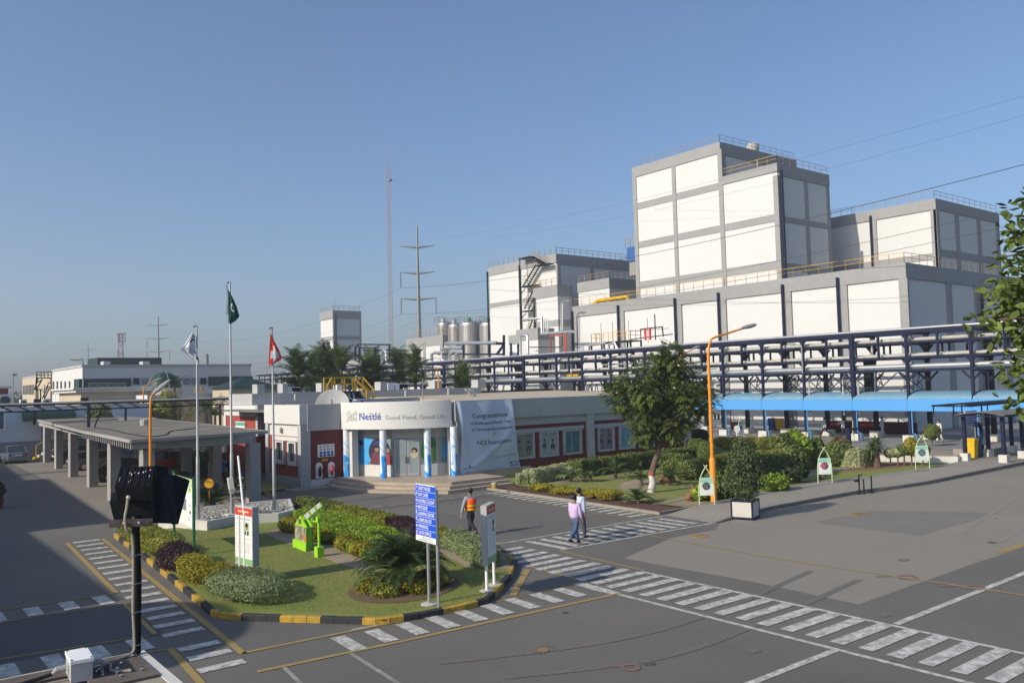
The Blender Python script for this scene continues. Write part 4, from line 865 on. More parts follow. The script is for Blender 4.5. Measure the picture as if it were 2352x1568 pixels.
# ================================================================ BUS SHELTER ON THE RIGHT
sh = thing('bus_shelter', 'navy steel shelter with two stepped curved roofs over the walkway', 'shelter', (57, 23.5, 0))
bs = [(55.15, 24.55), (55.2, 22.3), (58.5, 22.5), (58.6, 24.6), (62.2, 22.5), (62.2, 24.6)]
for (x, y) in bs:
    box_part('post', M['navy'], sh, x-.1, x+.1, y-.1, y+.1, .6, 3.0); box_part('footing', M['footing'], sh, x-.24, x+.24, y-.24, y+.24, 0.01, .62)
def curved(y0, y1, x0, x1, z, rise, m, name):
    V = []; F = []; n = 8
    for k in range(n+1):
        y = y0+(y1-y0)*k/n; zz = z+rise*math.sin(PI*k/n); V += [(x0, y, zz), (x1, y, zz), (x1, y, zz-.04), (x0, y, zz-.04)]
    for k in range(n):
        i = 4*k; F += [(i, i+1, i+5, i+4), (i+3, i+7, i+6, i+2), (i, i+4, i+7, i+3), (i+1, i+2, i+6, i+5)]
    F += [(0, 3, 2, 1), (4*n, 4*n+1, 4*n+2, 4*n+3)]
    MB().add(V, F).build(name, m, sh, True)
curved(21.9, 24.9, 54.6, 63.5, 3.0, .22, M['roofgrey'], 'lower_roof'); curved(24.0, 26.2, 54.9, 63.5, 3.6, .12, M['black_steel'], 'upper_roof')
mb = MB()
for y, z in ((21.9, 2.98), (24.9, 2.98), (24.0, 3.58), (26.2, 3.58)): mb.bar((54.6, y, z), (63.5, y, z), .1, .12)
for x in (54.65, 58.6, 62.5): mb.bar((x, 21.9, 2.96), (x, 24.9, 2.96), .08); mb.bar((x, 24.9, 3.0), (x, 24.9, 3.6), .07); mb.bar((x+.2, 24, 3.56), (x+.2, 26.2, 3.56), .08); mb.bar((x+.1, 26.2, 2.98), (x+.1, 26.2, 3.6), .06)
mb.build('roof_frame', M['navy'], sh)
fp = ony(*Qr(1705, 770), 27.0); dr = thing('drinking_fountain', 'navy curved pipe post with white basin behind the shelter bins', 'fountain', (fp[0], 27, 0)); cz = fp[2]
MB().tube([(fp[0]+.25, 27, 0), (fp[0]+.25, 27, cz+.5), (fp[0]+.1, 27, cz+.85), (fp[0]-.2, 27, cz+.95), (fp[0]-.5, 27, cz+.75)], .13, 8).build('bent_pipe', M['navy'], dr, True); box_part('basin', M['footing'], dr, fp[0]-.7, fp[0]+.1, 26.7, 27.2, cz-.5, cz-.1); box_part('pedestal', M['footing'], dr, fp[0]-.45, fp[0]-.2, 26.85, 27.1, 0, cz-.5)
gr = thing('planter_kerb', 'grey block kerb around a patch of grass by the shelter', 'kerb', (61, 25.5, 0)); box_part('kerb', M['walk'], gr, 59.3, 63.5, 25.0, 25.2, 0.1, .5); box_part('kerb', M['walk'], gr, 59.3, 59.5, 25.2, 27.2, .1, .5)
sheet('shelter_grass', [(59.6, 25.3), (63.4, 25.3), (63.4, 27.2), (59.6, 27.2)], .12, M['grass'])

# ================================================================ RECEPTION BUILDING
rc = thing('reception_building', 'low grey and brick red reception building with curved white sign fascia', 'building', (30, 46, 0))
FYA = 41.3
box_part('roof', M['roofgrey'], rc, 28.2, 48.6, 41.7, 60, 4.3, 4.42); box_part('roof', M['roofgrey'], rc, 20.8, 28.2, 46.4, 60, 4.3, 4.42)
# right wing, shaded front
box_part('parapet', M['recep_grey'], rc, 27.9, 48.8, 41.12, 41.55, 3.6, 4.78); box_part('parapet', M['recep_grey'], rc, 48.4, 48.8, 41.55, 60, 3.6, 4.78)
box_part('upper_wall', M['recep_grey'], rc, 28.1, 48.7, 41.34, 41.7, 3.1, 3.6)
box_part('wall', M['deepred'], rc, 28.1, 48.7, 41.4, 41.72, .3, 3.1); box_part('wall', M['deepred'], rc, 48.35, 48.7, 41.72, 60, .3, 3.6); box_part('plinth', M['recep_white'], rc, 28.0, 48.75, 41.3, 41.75, 0, .3)  # front wall's shade is painted in as a darker red
for a, b in ((38.5, 39.05), (48.25, 48.8), (28.0, 28.5)): box_part('pilaster', M['recep_grey'], rc, a, b, 41.14, 41.42, 0, 3.6)
for a, b in ((31.6, 38.2), (39.2, 45.4)): box_part('lintel', M['recep_grey'], rc, a, b, 41.24, 41.4, 2.62, 2.86)
PC = [mat('poster_%s' % n, c, .5, .25, 3, col2=c2, mix2=.6, scale2=2.2) for n, c, c2 in (('olive', (.16, .17, .06), (.3, .3, .26)), ('pale', (.42, .43, .42), (.3, .32, .33)), ('meadow', (.04, .14, .1), (.08, .2, .26)), ('rose', (.3, .24, .26), (.14, .1, .14)), ('aqua', (.05, .24, .38), (.2, .36, .46)), ('cream', (.4, .37, .3), (.22, .16, .12)))]
def portrait(x, y, z, s, parent, mm=None):
    mm = mat('print_dress_%d' % (int(x*7) % 3), ((.13, .1, .1), (.2, .18, .15), (.06, .07, .09))[int(x*7) % 3], .6, .2, 9)
    """flat printed head and shoulders on a poster lying in an XZ plane"""
    mb = MB(); mb.slab([(x+s*.16*math.cos(2*PI*k/12), y, z+s*.2*math.sin(2*PI*k/12)) for k in range(12)], (0, -1, 0), .004); mb.build('print', mat('print_skin', (.3, .2, .15), .6, .1, 9), parent)
    mb = MB(); mb.slab([(x-s*.3, y-.001, z-s*.75), (x+s*.3, y-.001, z-s*.75), (x+s*.26, y-.001, z-s*.35), (x+s*.08, y-.001, z-s*.2), (x-s*.08, y-.001, z-s*.2), (x-s*.26, y-.001, z-s*.35)], (0, -1, 0), .004); mb.build('print', mm or M['coolwhite'], parent)
    mb = MB(); mb.slab([(x+s*.19*math.cos(PI*k/10), y-.002, z+s*.06+s*.2*math.sin(PI*k/10)) for k in range(11)], (0, -1, 0), .004); mb.build('print', M['hair'], parent)
for i, (a, b) in enumerate(((32.4, 33.95), (34.43, 35.95), (36.41, 37.98), (39.47, 41.0), (41.5, 42.98), (43.45, 44.96))):
    f = MB(); z0, z1 = 1.02, 2.6
    for bb in ((a, a+.13, z0, z1), (b-.13, b, z0, z1), (a+.13, b-.13, z0, z0+.13), (a+.13, b-.13, z1-.08, z1)): f.bx(bb[0], bb[1], 41.22, 41.44, bb[2], bb[3])
    wn = f.build('window', M['recep_grey'], rc); pn = box_part('pane', PC[i], wn, a+.13, b-.13, 41.36, 41.39, z0+.13, z1-.08)
    box_part('mullion', M['alu'], wn, (a+b)/2-.02, (a+b)/2+.02, 41.34, 41.36, z0+.13, z1-.08)
    if i in (0, 1, 3, 5): portrait(a+.42, 41.355, 2.0, .55, wn); portrait(b-.42, 41.355, 1.95, .6, wn, M['paleglass'])
# left wing, sunlit
WX = 20.5
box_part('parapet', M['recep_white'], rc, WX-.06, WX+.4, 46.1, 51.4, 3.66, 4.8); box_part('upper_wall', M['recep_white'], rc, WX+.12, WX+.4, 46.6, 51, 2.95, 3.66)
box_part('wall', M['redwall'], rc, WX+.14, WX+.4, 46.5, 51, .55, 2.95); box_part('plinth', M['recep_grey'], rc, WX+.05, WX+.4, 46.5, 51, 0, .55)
box_part('pilaster', M['recep_grey'], rc, WX, WX+.6, 46.12, 46.55, 0, 3.66); box_part('pilaster', M['recep_grey'], rc, WX, WX+.4, 50.95, 51.4, 0, 3.66)
box_part('lintel', M['recep_white'], rc, WX+.02, WX+.16, 46.62, 50.3, 2.66, 2.9)
for (a, b) in ((46.75, 47.95), (48.55, 49.75)):
    f = MB()
    for bb in ((a, a+.18, 1.25, 2.62), (b-.18, b, 1.25, 2.62), (a+.18, b-.18, 1.25, 1.48), (a+.18, b-.18, 2.55, 2.62)): f.bx(WX-.05, WX+.18, bb[0], bb[1], bb[2], bb[3])
    wn = f.build('window', M['recep_white'], rc); box_part('pane', M['glass'], wn, WX+.08, WX+.12, a+.18, b-.18, 1.48, 2.55); box_part('mullion', M['alu'], wn, WX+.05, WX+.08, (a+b)/2-.03, (a+b)/2+.03, 1.48, 2.55)
lt = thing('wall_lamp', 'small grey bulkhead lamp on the white band of the left wing', 'wall lamp', (WX+.05, 49.0, 3.25)); MB().lathe([(.07, -.18), (.09, -.1), (.09, .1), (.03, .16)], (WX+.02, 49.0, 3.28), 8).build('housing', M['lamp_grey'], lt, True)
# short red wall between wing and entrance, shade painted in darker
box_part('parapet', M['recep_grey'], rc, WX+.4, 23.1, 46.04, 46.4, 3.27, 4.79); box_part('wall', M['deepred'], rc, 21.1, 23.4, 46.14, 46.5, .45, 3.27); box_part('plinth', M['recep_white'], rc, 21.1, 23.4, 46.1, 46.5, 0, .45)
box_part('apron', M['walk'], rc, 19.4, 22.3, 44.9, 46.1, 0.0, .07); box_part('apron', M['walk'], rc, 19.4, WX, 46.1, 57, 0, .06)
def wallpoint(u, v, y): return ony(u, v, y)
nb_ = thing('notice_board', 'white safety record board with blue figures on the shaded red wall', 'notice board', (22.1, 46.1, 2.1)); a = ony(*Qf(884, 762), 46.1); b = ony(*Qf(1033, 865), 46.1)
box_part('board', M['white'], nb_, a[0], b[0], 46.06, 46.12, b[2], a[2])
for r_ in range(4):
    z = a[2]-.12-(a[2]-b[2]-.15)*r_/3.6
    for k in range(4): box_part('print', M['print_navy'] if r_ > 1 else M['print_grey'], nb_, a[0]+.09+k*.24, a[0]+.09+k*.24+(.16 if r_ > 1 else .12), 46.045, 46.055, z-.06*(1.6 if r_ > 1 else .6), z+.03)
yp = thing('warning_plate', 'small yellow plate between notice board and extinguishers', 'sign', (22.1, 46.1, 1.5)); a = ony(*Qf(920, 890), 46.1); b = ony(*Qf(972, 908), 46.1); box_part('plate', M['yellow_steel'], yp, a[0], b[0], 46.08, 46.12, b[2], a[2])
for k, (xa, xb, zt_, zb_, lab) in enumerate(((865, 928, 925, 1060, 'dark red extinguisher in the left white arched recess'), (976, 1037, 918, 1048, 'bright red extinguisher in the right white arched recess'))):
    a = ony(*Qf(xa, zt_), 46.1); b = ony(*Qf(xb, zb_), 46.1); cxm = (a[0]+b[0])/2; hw = (b[0]-a[0])/2
    fe = thing('fire_extinguisher', lab, 'extinguisher', (cxm, 46.1, b[2]))
    mb = MB(); mb.slab([(cxm-hw, 46.12, b[2]), (cxm+hw, 46.12, b[2])]+[(cxm+hw*math.cos(PI*j/10), 46.12, a[2]-hw+hw*math.sin(PI*j/10)) for j in range(11)], (0, -1, 0), .04); mb.build('arched_backboard', M['white'], fe)
    MB().lathe([(.07, 0), (.085, .04), (.085, .42), (.03, .52), (.03, .6)], (cxm, 45.98, b[2]+.1), 10).build('cylinder', M['brightred'] if k else M['maroon'], fe, True); MB().tube([(cxm, 45.96, b[2]+.68), (cxm+.12, 45.9, b[2]+.5), (cxm+.1, 45.93, b[2]+.25)], .018, 5).build('hose', M['rubber'], fe)
# curved sign fascia, columns, shopfront, steps
SCX, SCY, SR = 28.0, 46.2, 5.0
def ring(R, th): return np.array([SCX+R*math.cos(th), SCY+R*math.sin(th)])
def th_at(u, R, z, lo=math.radians(165), hi=math.radians(285)):
    for _ in range(50):
        m = (lo+hi)/2
        if pix((*ring(R, m), z))[0] < u: lo = m
        else: hi = m
    return m
T0, T1 = th_at(783, SR, 4), th_at(1037, SR, 4)
V = []; F = []; n = 28
for k in range(n+1):
    t = T0+(T1-T0)*k/n
    for R in (SR, SR-.35):
        for z in (3.28, 4.85): V.append((*ring(R, t), z))
for k in range(n):
    i = 4*k; F += [(i, i+4, i+5, i+1), (i+1, i+5, i+7, i+3), (i+3, i+7, i+6, i+2), (i+2, i+6, i+4, i)]
F += [(0, 1, 3, 2), (4*n, 4*n+2, 4*n+3, 4*n+1)]
MB().add(V, F).build('sign_fascia', M['sign_white'], rc, True)
soff = [(*ring(SR-.2, T0+(T1-T0)*k/12),) for k in range(13)]; MB().prism(soff+[(28.2, 41.4), (28.2, 46.4), (23.2, 46.4)], 3.3, 3.42).build('soffit', M['recep_white'], rc)
MB().prism([(*ring(SR-.3, T0+(T1-T0)*k/12),) for k in range(13)]+[(28.2, 41.6), (28.2, 46.4), (23.4, 46.4)], 4.3, 4.4).build('roof', M['roofgrey'], rc)
def on_sign(u, v):
    """bearing on the sign surface for a photograph pixel -> (arc length, height)"""
    t = th_at(u, SR+.01, 4); P = ring(SR+.01, t); return (t-T0)*SR, vz(P[0], P[1], v)
def sign_pt(s, z): t = T0+s/SR; P = ring(SR+.012, t); return (P[0], P[1], z)
def sign_text(txt, u0, v0, u1, v1, vtop, m, bold=0.0, space=1.0):
    s0, z0 = on_sign(u0, v0); s1, z1 = on_sign(u1, v1); _, zt2 = on_sign((u0+u1)/2, vtop); wd = s1-s0
    hgt = zt2-(z0+z1)/2
    V, F = textmesh(txt, bold, space); x = (V[:, 0]-V[:, 0].min())/(V[:, 0].max()-V[:, 0].min()); y = V[:, 1]/.7
    P = [sign_pt(s0+a*wd, z0+(z1-z0)*a+b*hgt) for a, b in zip(x, y)]; MB().add(P, F).build('lettering', m, rc)
sign_text('Nestlé', *Qe(515, 648), *Qe(752, 644), Qe(600, 572)[1], M['print_navy'], .012)
sign_text('Good Food, Good Life', *Qe(798, 643), *Qe(1450, 628), Qe(1100, 592)[1], mat('grey_letters', (.28, .27, .26), .6, .02, 3), -.006)
a = on_sign(*Qe(535, 580)); b = on_sign(*Qe(662, 579)); MB().add([sign_pt(a[0], a[1]-.02), sign_pt(b[0], a[1]-.02), sign_pt(b[0], a[1]+.02), sign_pt(a[0], a[1]+.02)], [(0, 1, 2, 3)]).build('lettering', M['print_navy'], rc)
def strokes(parent, f, paths, wd, m, name='emblem'):
    mb = MB()
    for pth in paths:
        P = smoothline(pth, 5) if len(pth) > 2 else [np.array(p, float) for p in pth]
        for p, q_ in zip(P[:-1], P[1:]):
            d = q_-p; L = np.linalg.norm(d)
            if L < 1e-6: continue
            nn = np.array([-d[1], d[0]])/L*wd/2; d = d/L*wd*.3; mb.add([f(*(p-d-nn)), f(*(q_+d-nn)), f(*(q_+d+nn)), f(*(p-d+nn))], [(0, 1, 2, 3)])
    return mb.build(name, m, parent)
NEST = [[(.05, .25), (.2, .08), (.5, .02), (.8, .1), (.92, .28)], [(.05, .25), (.25, .34), (.5, .3), (.75, .36), (.92, .28)], [(.12, .2), (.5, .12), (.86, .22)], [(.2, .3), (.35, .12), (.6, .25), (.85, .12)],
        [(.1, .95), (.05, .75), (.18, .6), (.3, .75), (.42, .7), (.45, .5), (.3, .38)], [(.1, .95), (.22, .88), (.3, .98), (.4, .85), (.3, .75)], [(.18, .6), (.15, .45), (.28, .34)],
        [(.5, .32), (.48, .5), (.58, .6), (.68, .5), (.64, .34)], [(.58, .6), (.62, .72), (.72, .68), (.68, .5)], [(.4, .34), (.38, .45), (.46, .52), (.5, .42)],
        [(1.0, .85), (.88, .95), (.78, .85), (.8, .7), (.72, .68)], [(.9, .8), (.84, .55), (.92, .4), (1.0, .2), (.95, -.02)], [(1.0, .85), (1.02, .7), (.92, .6)], [(.1, .05), (-.02, .0), (.02, -.08), (.2, .0)]]
a = on_sign(*Qe(375, 660)); b = on_sign(*Qe(490, 548)); sw, shh = b[0]-a[0], b[1]-a[1]
strokes(rc, lambda x, y: sign_pt(a[0]+x*sw, a[1]+y*shh), NEST, .028, mat('emblem_grey', (.25, .25, .27), .6, .02, 3))
# wave-wrapped columns
wavem = bpy.data.materials.new('wave_print_column'); wavem.use_nodes = True; N_ = wavem.node_tree.nodes; L_ = wavem.node_tree.links
tc = N_.new('ShaderNodeTexCoord'); sp = N_.new('ShaderNodeSeparateXYZ'); L_.new(tc.outputs['Object'], sp.inputs[0])
at = N_.new('ShaderNodeMath'); at.operation = 'ARCTAN2'; L_.new(sp.outputs[1], at.inputs[0]); L_.new(sp.outputs[0], at.inputs[1])
mz = N_.new('ShaderNodeMath'); mz.operation = 'MULTIPLY_ADD'; L_.new(sp.outputs[2], mz.inputs[0]); mz.inputs[1].default_value = 2.5; L_.new(at.outputs[0], mz.inputs[2])
sn = N_.new('ShaderNodeMath'); sn.operation = 'SINE'; L_.new(mz.outputs[0], sn.inputs[0])
mz2 = N_.new('ShaderNodeMath'); mz2.operation = 'MULTIPLY_ADD'; L_.new(sp.outputs[2], mz2.inputs[0]); mz2.inputs[1].default_value = -1.9; L_.new(sn.outputs[0], mz2.inputs[2])
rp = N_.new('ShaderNodeValToRGB'); mr_ = N_.new('ShaderNodeMapRange'); mr_.inputs[1].default_value = -6.5; mr_.inputs[2].default_value = .2; L_.new(mz2.outputs[0], mr_.inputs[0]); L_.new(mr_.outputs[0], rp.inputs[0])
rp.color_ramp.elements[0].position = 0; rp.color_ramp.elements[0].color = (.72, .75, .78, 1); rp.color_ramp.elements[1].position = 1; rp.color_ramp.elements[1].color = (.01, .2, .55, 1)
for pos, c in ((.2, (.7, .73, .77, 1)), (.24, (.2, .5, .78, 1)), (.3, (.7, .74, .78, 1)), (.46, (.7, .74, .78, 1)), (.49, (.08, .4, .75, 1)), (.53, (.68, .73, .78, 1)), (.6, (.6, .72, .8, 1)), (.63, (.015, .27, .72, 1)), (.72, (.02, .3, .75, 1)), (.74, (.5, .7, .82, 1)), (.77, (.012, .24, .68, 1))):
    e_ = rp.color_ramp.elements.new(pos); e_.color = c
L_.new(rp.outputs[0], N_['Principled BSDF'].inputs['Base Color']); N_['Principled BSDF'].inputs['Roughness'].default_value = .4
for i, (u, R, rr) in enumerate(((797, 4.75, .2), (881, 4.7, .2), (983, 4.7, .2), (1043, 4.75, .2))):
    t = th_at(u, R, 1) if i < 3 else math.radians(271); P = ring(R, t) if i < 3 else ony(u, 1050, 40.95)[:2]
    c = MB().lathe([(rr, .46), (rr, 3.3)], (P[0], P[1], 0), 20).build('column', wavem, rc, True); wl = Vector((P[0]-30, P[1]-46, 0)); 
    for v in c.data.vertices: v.co -= wl
    c.location = wl; c.rotation_euler = (0, 0, i*.5)
# shopfront facets
GR = 4.15; us = [812, 903, 966, 1004, 1034]; TH = [th_at(u, GR, 1.5) for u in us]; PT = [ring(GR, t) for t in TH]
def facet(i): 
    a, b = PT[i], PT[i+1]; d = (b-a)/np.linalg.norm(b-a); return a, b, d, np.array([d[1], -d[0]])
def fpoly(name, i, pts, m, parent, o=.03, th_=.012):
    """panel on shopfront facet i: pts are (fraction along, height); o = distance in front of the glass"""
    a, b, d, nn = facet(i); P = [(*(a+(b-a)*s+nn*o), z) for s, z in pts]; return MB().slab(P, (nn[0], nn[1], 0), th_).build(name, m, parent)
for i in range(4):
    fpoly('shopfront_glass', i, [(0, .48), (1, .48), (1, 3.3), (0, 3.3)], M['paleglass'], rc, 0, .03)
    fpoly('transom', i, [(0, 2.72), (1, 2.72), (1, 3.28), (0, 3.28)], M['recep_grey'], rc, .04, .02)
    if i != 1: fpoly('base_panel', i, [(0, .48), (1, .48), (1, 1.15), (0, 1.15)], M['recep_white'], rc, .04, .02)
for i in range(5):
    P = PT[i]; MB().bx(P[0]-.05, P[0]+.05, P[1]-.05, P[1]+.05, .48, 3.28).build('mullion', M['alu'], rc)
box_part('side_wall', M['recep_white'], rc, 23.35, 23.75, 45.3, 46.3, .48, 3.3); box_part('side_wall', M['recep_white'], rc, 27.65, 28.2, 41.45, 41.7, .48, 3.3)
for k, (s0, s1) in enumerate(((.04, .49), (.51, .96))):
    dr_ = fpoly('door', 1, [(s0, .5), (s1, .5), (s1, 2.62), (s0, 2.62)], M['alu'], rc, .05, .03); fpoly('pane', 1, [(s0+.06, .68), (s1-.06, .68), (s1-.06, 2.52), (s0+.06, 2.52)], M['paleglass'], dr_, .081, .006)
    a, b, d, nn = facet(1); s = .46 if k == 0 else .54; p0 = a+(b-a)*s+nn*.13; MB().tube([(*p0, 1.25), (*p0, 1.65)], .025, 6).build('handle', M['chrome'], dr_)
def cir(cx_, cz_, r, ax=1.0, a0=0, a1=2*PI, n=22): return [(cx_+ax*r*math.cos(a0+(a1-a0)*k/n), cz_+r*math.sin(a0+(a1-a0)*k/n)) for k in range(n+(0 if a1-a0 > 6.2 else 1))]
L0 = np.linalg.norm(PT[1]-PT[0]); k0 = 1/L0
pic = lambda nm, c: mat('poster_print_'+nm, c, .5, .12, 5)
fpoly('poster', 0, [(.03, 2.7), (.52, 2.7)]+[(.03+.24+.25*math.cos(-PI*k/12), 1.75+.62*-math.sin(PI*k/12)) for k in range(13)][::1], pic('blue', (.06, .36, .72)), rc, .065, .004)
fpoly('poster', 0, cir(.2, 2.4, .16, k0*1.2), pic('hair', (.012, .01, .012)), rc, .071, .004); fpoly('poster', 0, [(.1, 1.9), (.34, 1.9), (.3, 2.15), (.22, 2.25), (.08, 2.1)], pic('shirt', (.04, .3, .6)), rc, .072, .004); fpoly('poster', 0, cir(.17, 2.33, .1, k0*1.2), pic('face', (.3, .17, .12)), rc, .078, .004)
fpoly('poster', 0, [p for p in cir(.68, 1.9, .8, k0*.98) if p[1] > 1.16 and p[0] < 1.0], pic('dark', (.03, .018, .03)), rc, .08, .004)
fpoly('poster', 0, [(.45, 1.2), (.72, 1.2), (.68, 1.75), (.6, 1.95), (.5, 1.8)], pic('plaid', (.14, .035, .05)), rc, .086, .004); fpoly('poster', 0, cir(.62, 2.05, .15, k0), pic('face', (.3, .17, .12)), rc, .088, .004); fpoly('poster', 0, cir(.6, 2.14, .14, k0, 0, PI), pic('hair', (.012, .01, .012)), rc, .094, .004)
fpoly('poster', 0, [(.82, 1.2), (.98, 1.2), (.98, 1.7), (.9, 1.85), (.83, 1.7)], pic('rose', (.35, .03, .06)), rc, .087, .004); fpoly('poster', 0, cir(.9, 2.0, .13, k0), pic('face', (.3, .17, .12)), rc, .089, .004); fpoly('poster', 0, [(.5, 2.3), (.88, 2.3), (.84, 2.55), (.6, 2.55)], pic('night', (.03, .035, .18)), rc, .085, .004)
fpoly('poster', 1, cir(.78, 1.72, .2, 1/1.5), pic('cream', (.5, .44, .3)), rc, .1, .004); fpoly('poster', 1, cir(.78, 1.98, .16, 1/1.5), pic('hair', (.012, .01, .012)), rc, .1, .004); fpoly('poster', 1, cir(.77, 1.93, .1, 1/1.5), pic('face2', (.42, .28, .2)), rc, .106, .004)
fpoly('poster', 2, [p for p in cir(.55, 1.95, .75, .75) if 0 <= p[0] <= 1], pic('green', (.03, .16, .03)), rc, .065, .004); fpoly('poster', 2, [(.45, 1.25), (.75, 1.25), (.7, 1.8), (.5, 1.8)], pic('mustard', (.2, .18, .04)), rc, .071, .004); fpoly('poster', 2, cir(.6, 2.0, .14, .9), pic('face', (.3, .17, .12)), rc, .071, .004); fpoly('poster', 2, cir(.6, 2.08, .16, .9, 0, PI), pic('hair', (.012, .01, .012)), rc, .077, .004)
fpoly('poster', 3, [p for p in cir(.85, 1.9, .62, .8) if p[0] <= 1], pic('blue', (.06, .36, .72)), rc, .065, .004)
# steps
OUT_ = [(22.0, 46.05), (21.62, 43.5), (22.16, 41.34), (23.3, 39.4), (24.8, 37.4)]; TOP_ = [(22.6, 46.05), (22.67, 43.35), (23.35, 41.43), (24.62, 39.3), (25.6, 38.25)]
def tread(t): return [tuple(np.array(a)*(1-t)+np.array(b)*t) for a, b in zip(OUT_, TOP_)]
for k, (t, z0, z1) in enumerate(((0, 0, .16), (.5, .16, .32), (1, .32, .48))):
    c = [tuple(p[:2]) for p in smoothline(tread(t), 5)]; yb = c[-1][1]
    MB().prism(c+[(29.3+.0*k, yb+.08), (29.3, 41.3), (28, 46.05)], z0, z1).build('step', M['stone'], rc)
    cc = [np.array(p) for p in c]; MB().prism([tuple(p) for p in cc]+[(29.3, yb+.08), (29.28, yb+.35)]+[tuple(p*.985+np.array((27.5, 43))*.015) for p in cc[::-1]], z1-.035, z1+.004).build('step_nosing', mat('step_nosing', (.5, .43, .34), .45, .06, 5), rc)
mb = MB()
for (xa, xb) in ((845, 980), (985, 1120)):
    P = [g(*Qe(xa, 1392), .16), g(*Qe(xb-8, 1388), .16), g(*Qe(xb, 1378), .16), g(*Qe(xa+20, 1382), .16)]; mb.add([(p[0], p[1], .168) for p in P], [(0, 1, 2, 3)])
mb.build('foot_grille', M['black_steel'], rc); box_part('balustrade', M['stone'], rc, 28.5, 33.2, 40.75, 41.1, .0, .62)
# roof clutter
rh = thing('roof_house', 'cream roof slab box behind the curved sign', 'roof house', (38, 53, 4.4)); MB().add([(31.5, 43, 4.43), (52, 43, 4.43), (52, 60, 4.43), (31.5, 60, 4.43), (31.5, 43, 4.62), (52, 43, 4.62), (52, 60, 5.03), (31.5, 60, 5.03)], [(3,2,1,0),(4,5,6,7),(0,1,5,4),(1,2,6,5),(2,3,7,6),(3,0,4,7)]).build('sloped_roof', M['beige'], rh); box_part('end_wall', M['recep_grey'], rh, 26.5, 31.45, 50.8, 52, 4.42, 4.95); MB().tube([(38, 60.2, 5.08), (52, 60.3, 5.1)], .1, 6).build('bitumen_roll', M['black_steel'], rh)
ob = thing('office_block', 'grey office block with upstands on its parapet behind the reception roof', 'building', (31, 60, 0))
box_part('wall', M['recep_grey'], ob, 22.2, 42, 58, 62.6, 4.72, 5.5)
for (xa, xb) in ((335, 402), (565, 612), (915, 985), (1450, 1512), (1940, 2005), (2330, 2400)):
    a = ony(*Qf(xa, 240), 58); b = ony(*Qf(xb, 240), 58); box_part('parapet_upstand', M['recep_grey'], ob, a[0], b[0], 57.95, 58.9, 5.5, 6.15)
for k, (xa, xb, yt, yb, lab) in enumerate(((610, 728, 242, 298, 'white and black outdoor air unit at the left end of the grey parapet'), (1518, 1572, 205, 265, 'plain white box unit on the grey parapet left of a black fronted unit'), (1588, 1698, 212, 265, 'white and black outdoor air unit in the middle of the grey parapet'), (2003, 2070, 205, 245, 'black fronted outdoor air unit at the right of the grey parapet'), (1058, 1108, 222, 282, 'white box unit half hidden by the yellow roof stair'))):
    a = ony(*Qf(xa, yt), 59); b = ony(*Qf(xb, yb), 59); t = thing('air_conditioner', lab, 'air conditioner', ((a[0]+b[0])/2, 59.3, 5.5), 'outdoor air units on the roofs'); box_part('case', M['white'], t, a[0], b[0], 59, 59.6, 5.5, a[2])
    if k in (0, 2, 3): box_part('grille', M['black_steel'], t, a[0]+.35*(k != 3), b[0]-.02, 58.97, 59, 5.55, a[2]-.05)
for k, (xa, xb, yt, yb, lab) in enumerate(((1115, 1205, 345, 388, 'grey window air unit beside the satellite dish'), (1238, 1312, 355, 388, 'small grey air unit at the foot of the yellow stair'))):
    a = ony(*Qf(xa, yt), 49); b = ony(*Qf(xb, yb), 49); t = thing('air_conditioner', lab, 'air conditioner', ((a[0]+b[0])/2, 49, 4.4), 'outdoor air units on the roofs'); box_part('case', M['coolwhite'], t, a[0], b[0], 49, 49.5, 4.42, a[2]); box_part('grille', M['glass'], t, a[0]+.25, b[0]-.1, 48.97, 49, 4.5, a[2]-.06)
dsx = ony(*Qf(1015, 385), 48.6); ds = thing('satellite_dish', 'grey satellite dish on the roof left of the curved sign', 'satellite dish', (dsx[0], 48.6, 4.4))
mb = MB(); dn = np.array([-.45, -.75, .5]); dn /= np.linalg.norm(dn); e1 = np.cross(dn, (0, 0, 1)); e1 /= np.linalg.norm(e1); e2 = np.cross(e1, dn); c = np.array([dsx[0], 48.6, 4.75]); V = [c-dn*.22]; F = []
for r_, o_ in ((.35, .17), (.7, .08), (1.05, 0)):
    for k in range(24): V.append(c-dn*o_*1.2+r_*(math.cos(2*PI*k/24)*e1+math.sin(2*PI*k/24)*e2))
F += [(0, 1+k, 1+(k+1) % 24) for k in range(24)]
for s in (0, 1): F += [(1+24*s+k, 25+24*s+k, 25+24*s+(k+1) % 24, 1+24*s+(k+1) % 24) for k in range(24)]
mb.add(V, F); mb.build('reflector', M['conc_pale'], ds, True); MB().tube([c-dn*.2, c+dn*.55], .03, 6).build('feed_arm', M['black_steel'], ds); MB().tube([c-dn*.2, (c[0], c[1]+.4, 4.4)], .05, 6).build('mount', M['rail'], ds)
ys_ = thing('roof_stair', 'yellow railed stair and landing on the reception roof', 'stair', (28, 54, 4.4))
a = ony(*Qf(985, 285), 54); b = ony(*Qf(1265, 285), 54); xl, xr = a[0], b[0]; zl_ = 5.5
xe = ony(*Qf(1318, 380), 54)[0]
mb = MB(); r_ = .045; ht = .95
for y in (53.5, 54.7):
    for k in range(4): x = xl+(xr-xl)*k/3; mb.bar((x, y, zl_), (x, y, zl_+ht), r_*2)
    mb.bar((xl, y, zl_+ht), (xr, y, zl_+ht), r_*2); mb.bar((xl, y, zl_+.5), (xr, y, zl_+.5), r_*2)
xm = xl+(xr-xl)*.68
mb.bar((xm, 53.5, zl_+ht), (xm+.9, 53.2, zl_), r_*2.2); mb.bar((xm+.9, 53.2, zl_), (xm+.9, 53.2, 4.4), r_*2.2); mb.bar((xm, 53.5, zl_+.5), (xm+.9, 53.2, zl_-.45), r_*2)
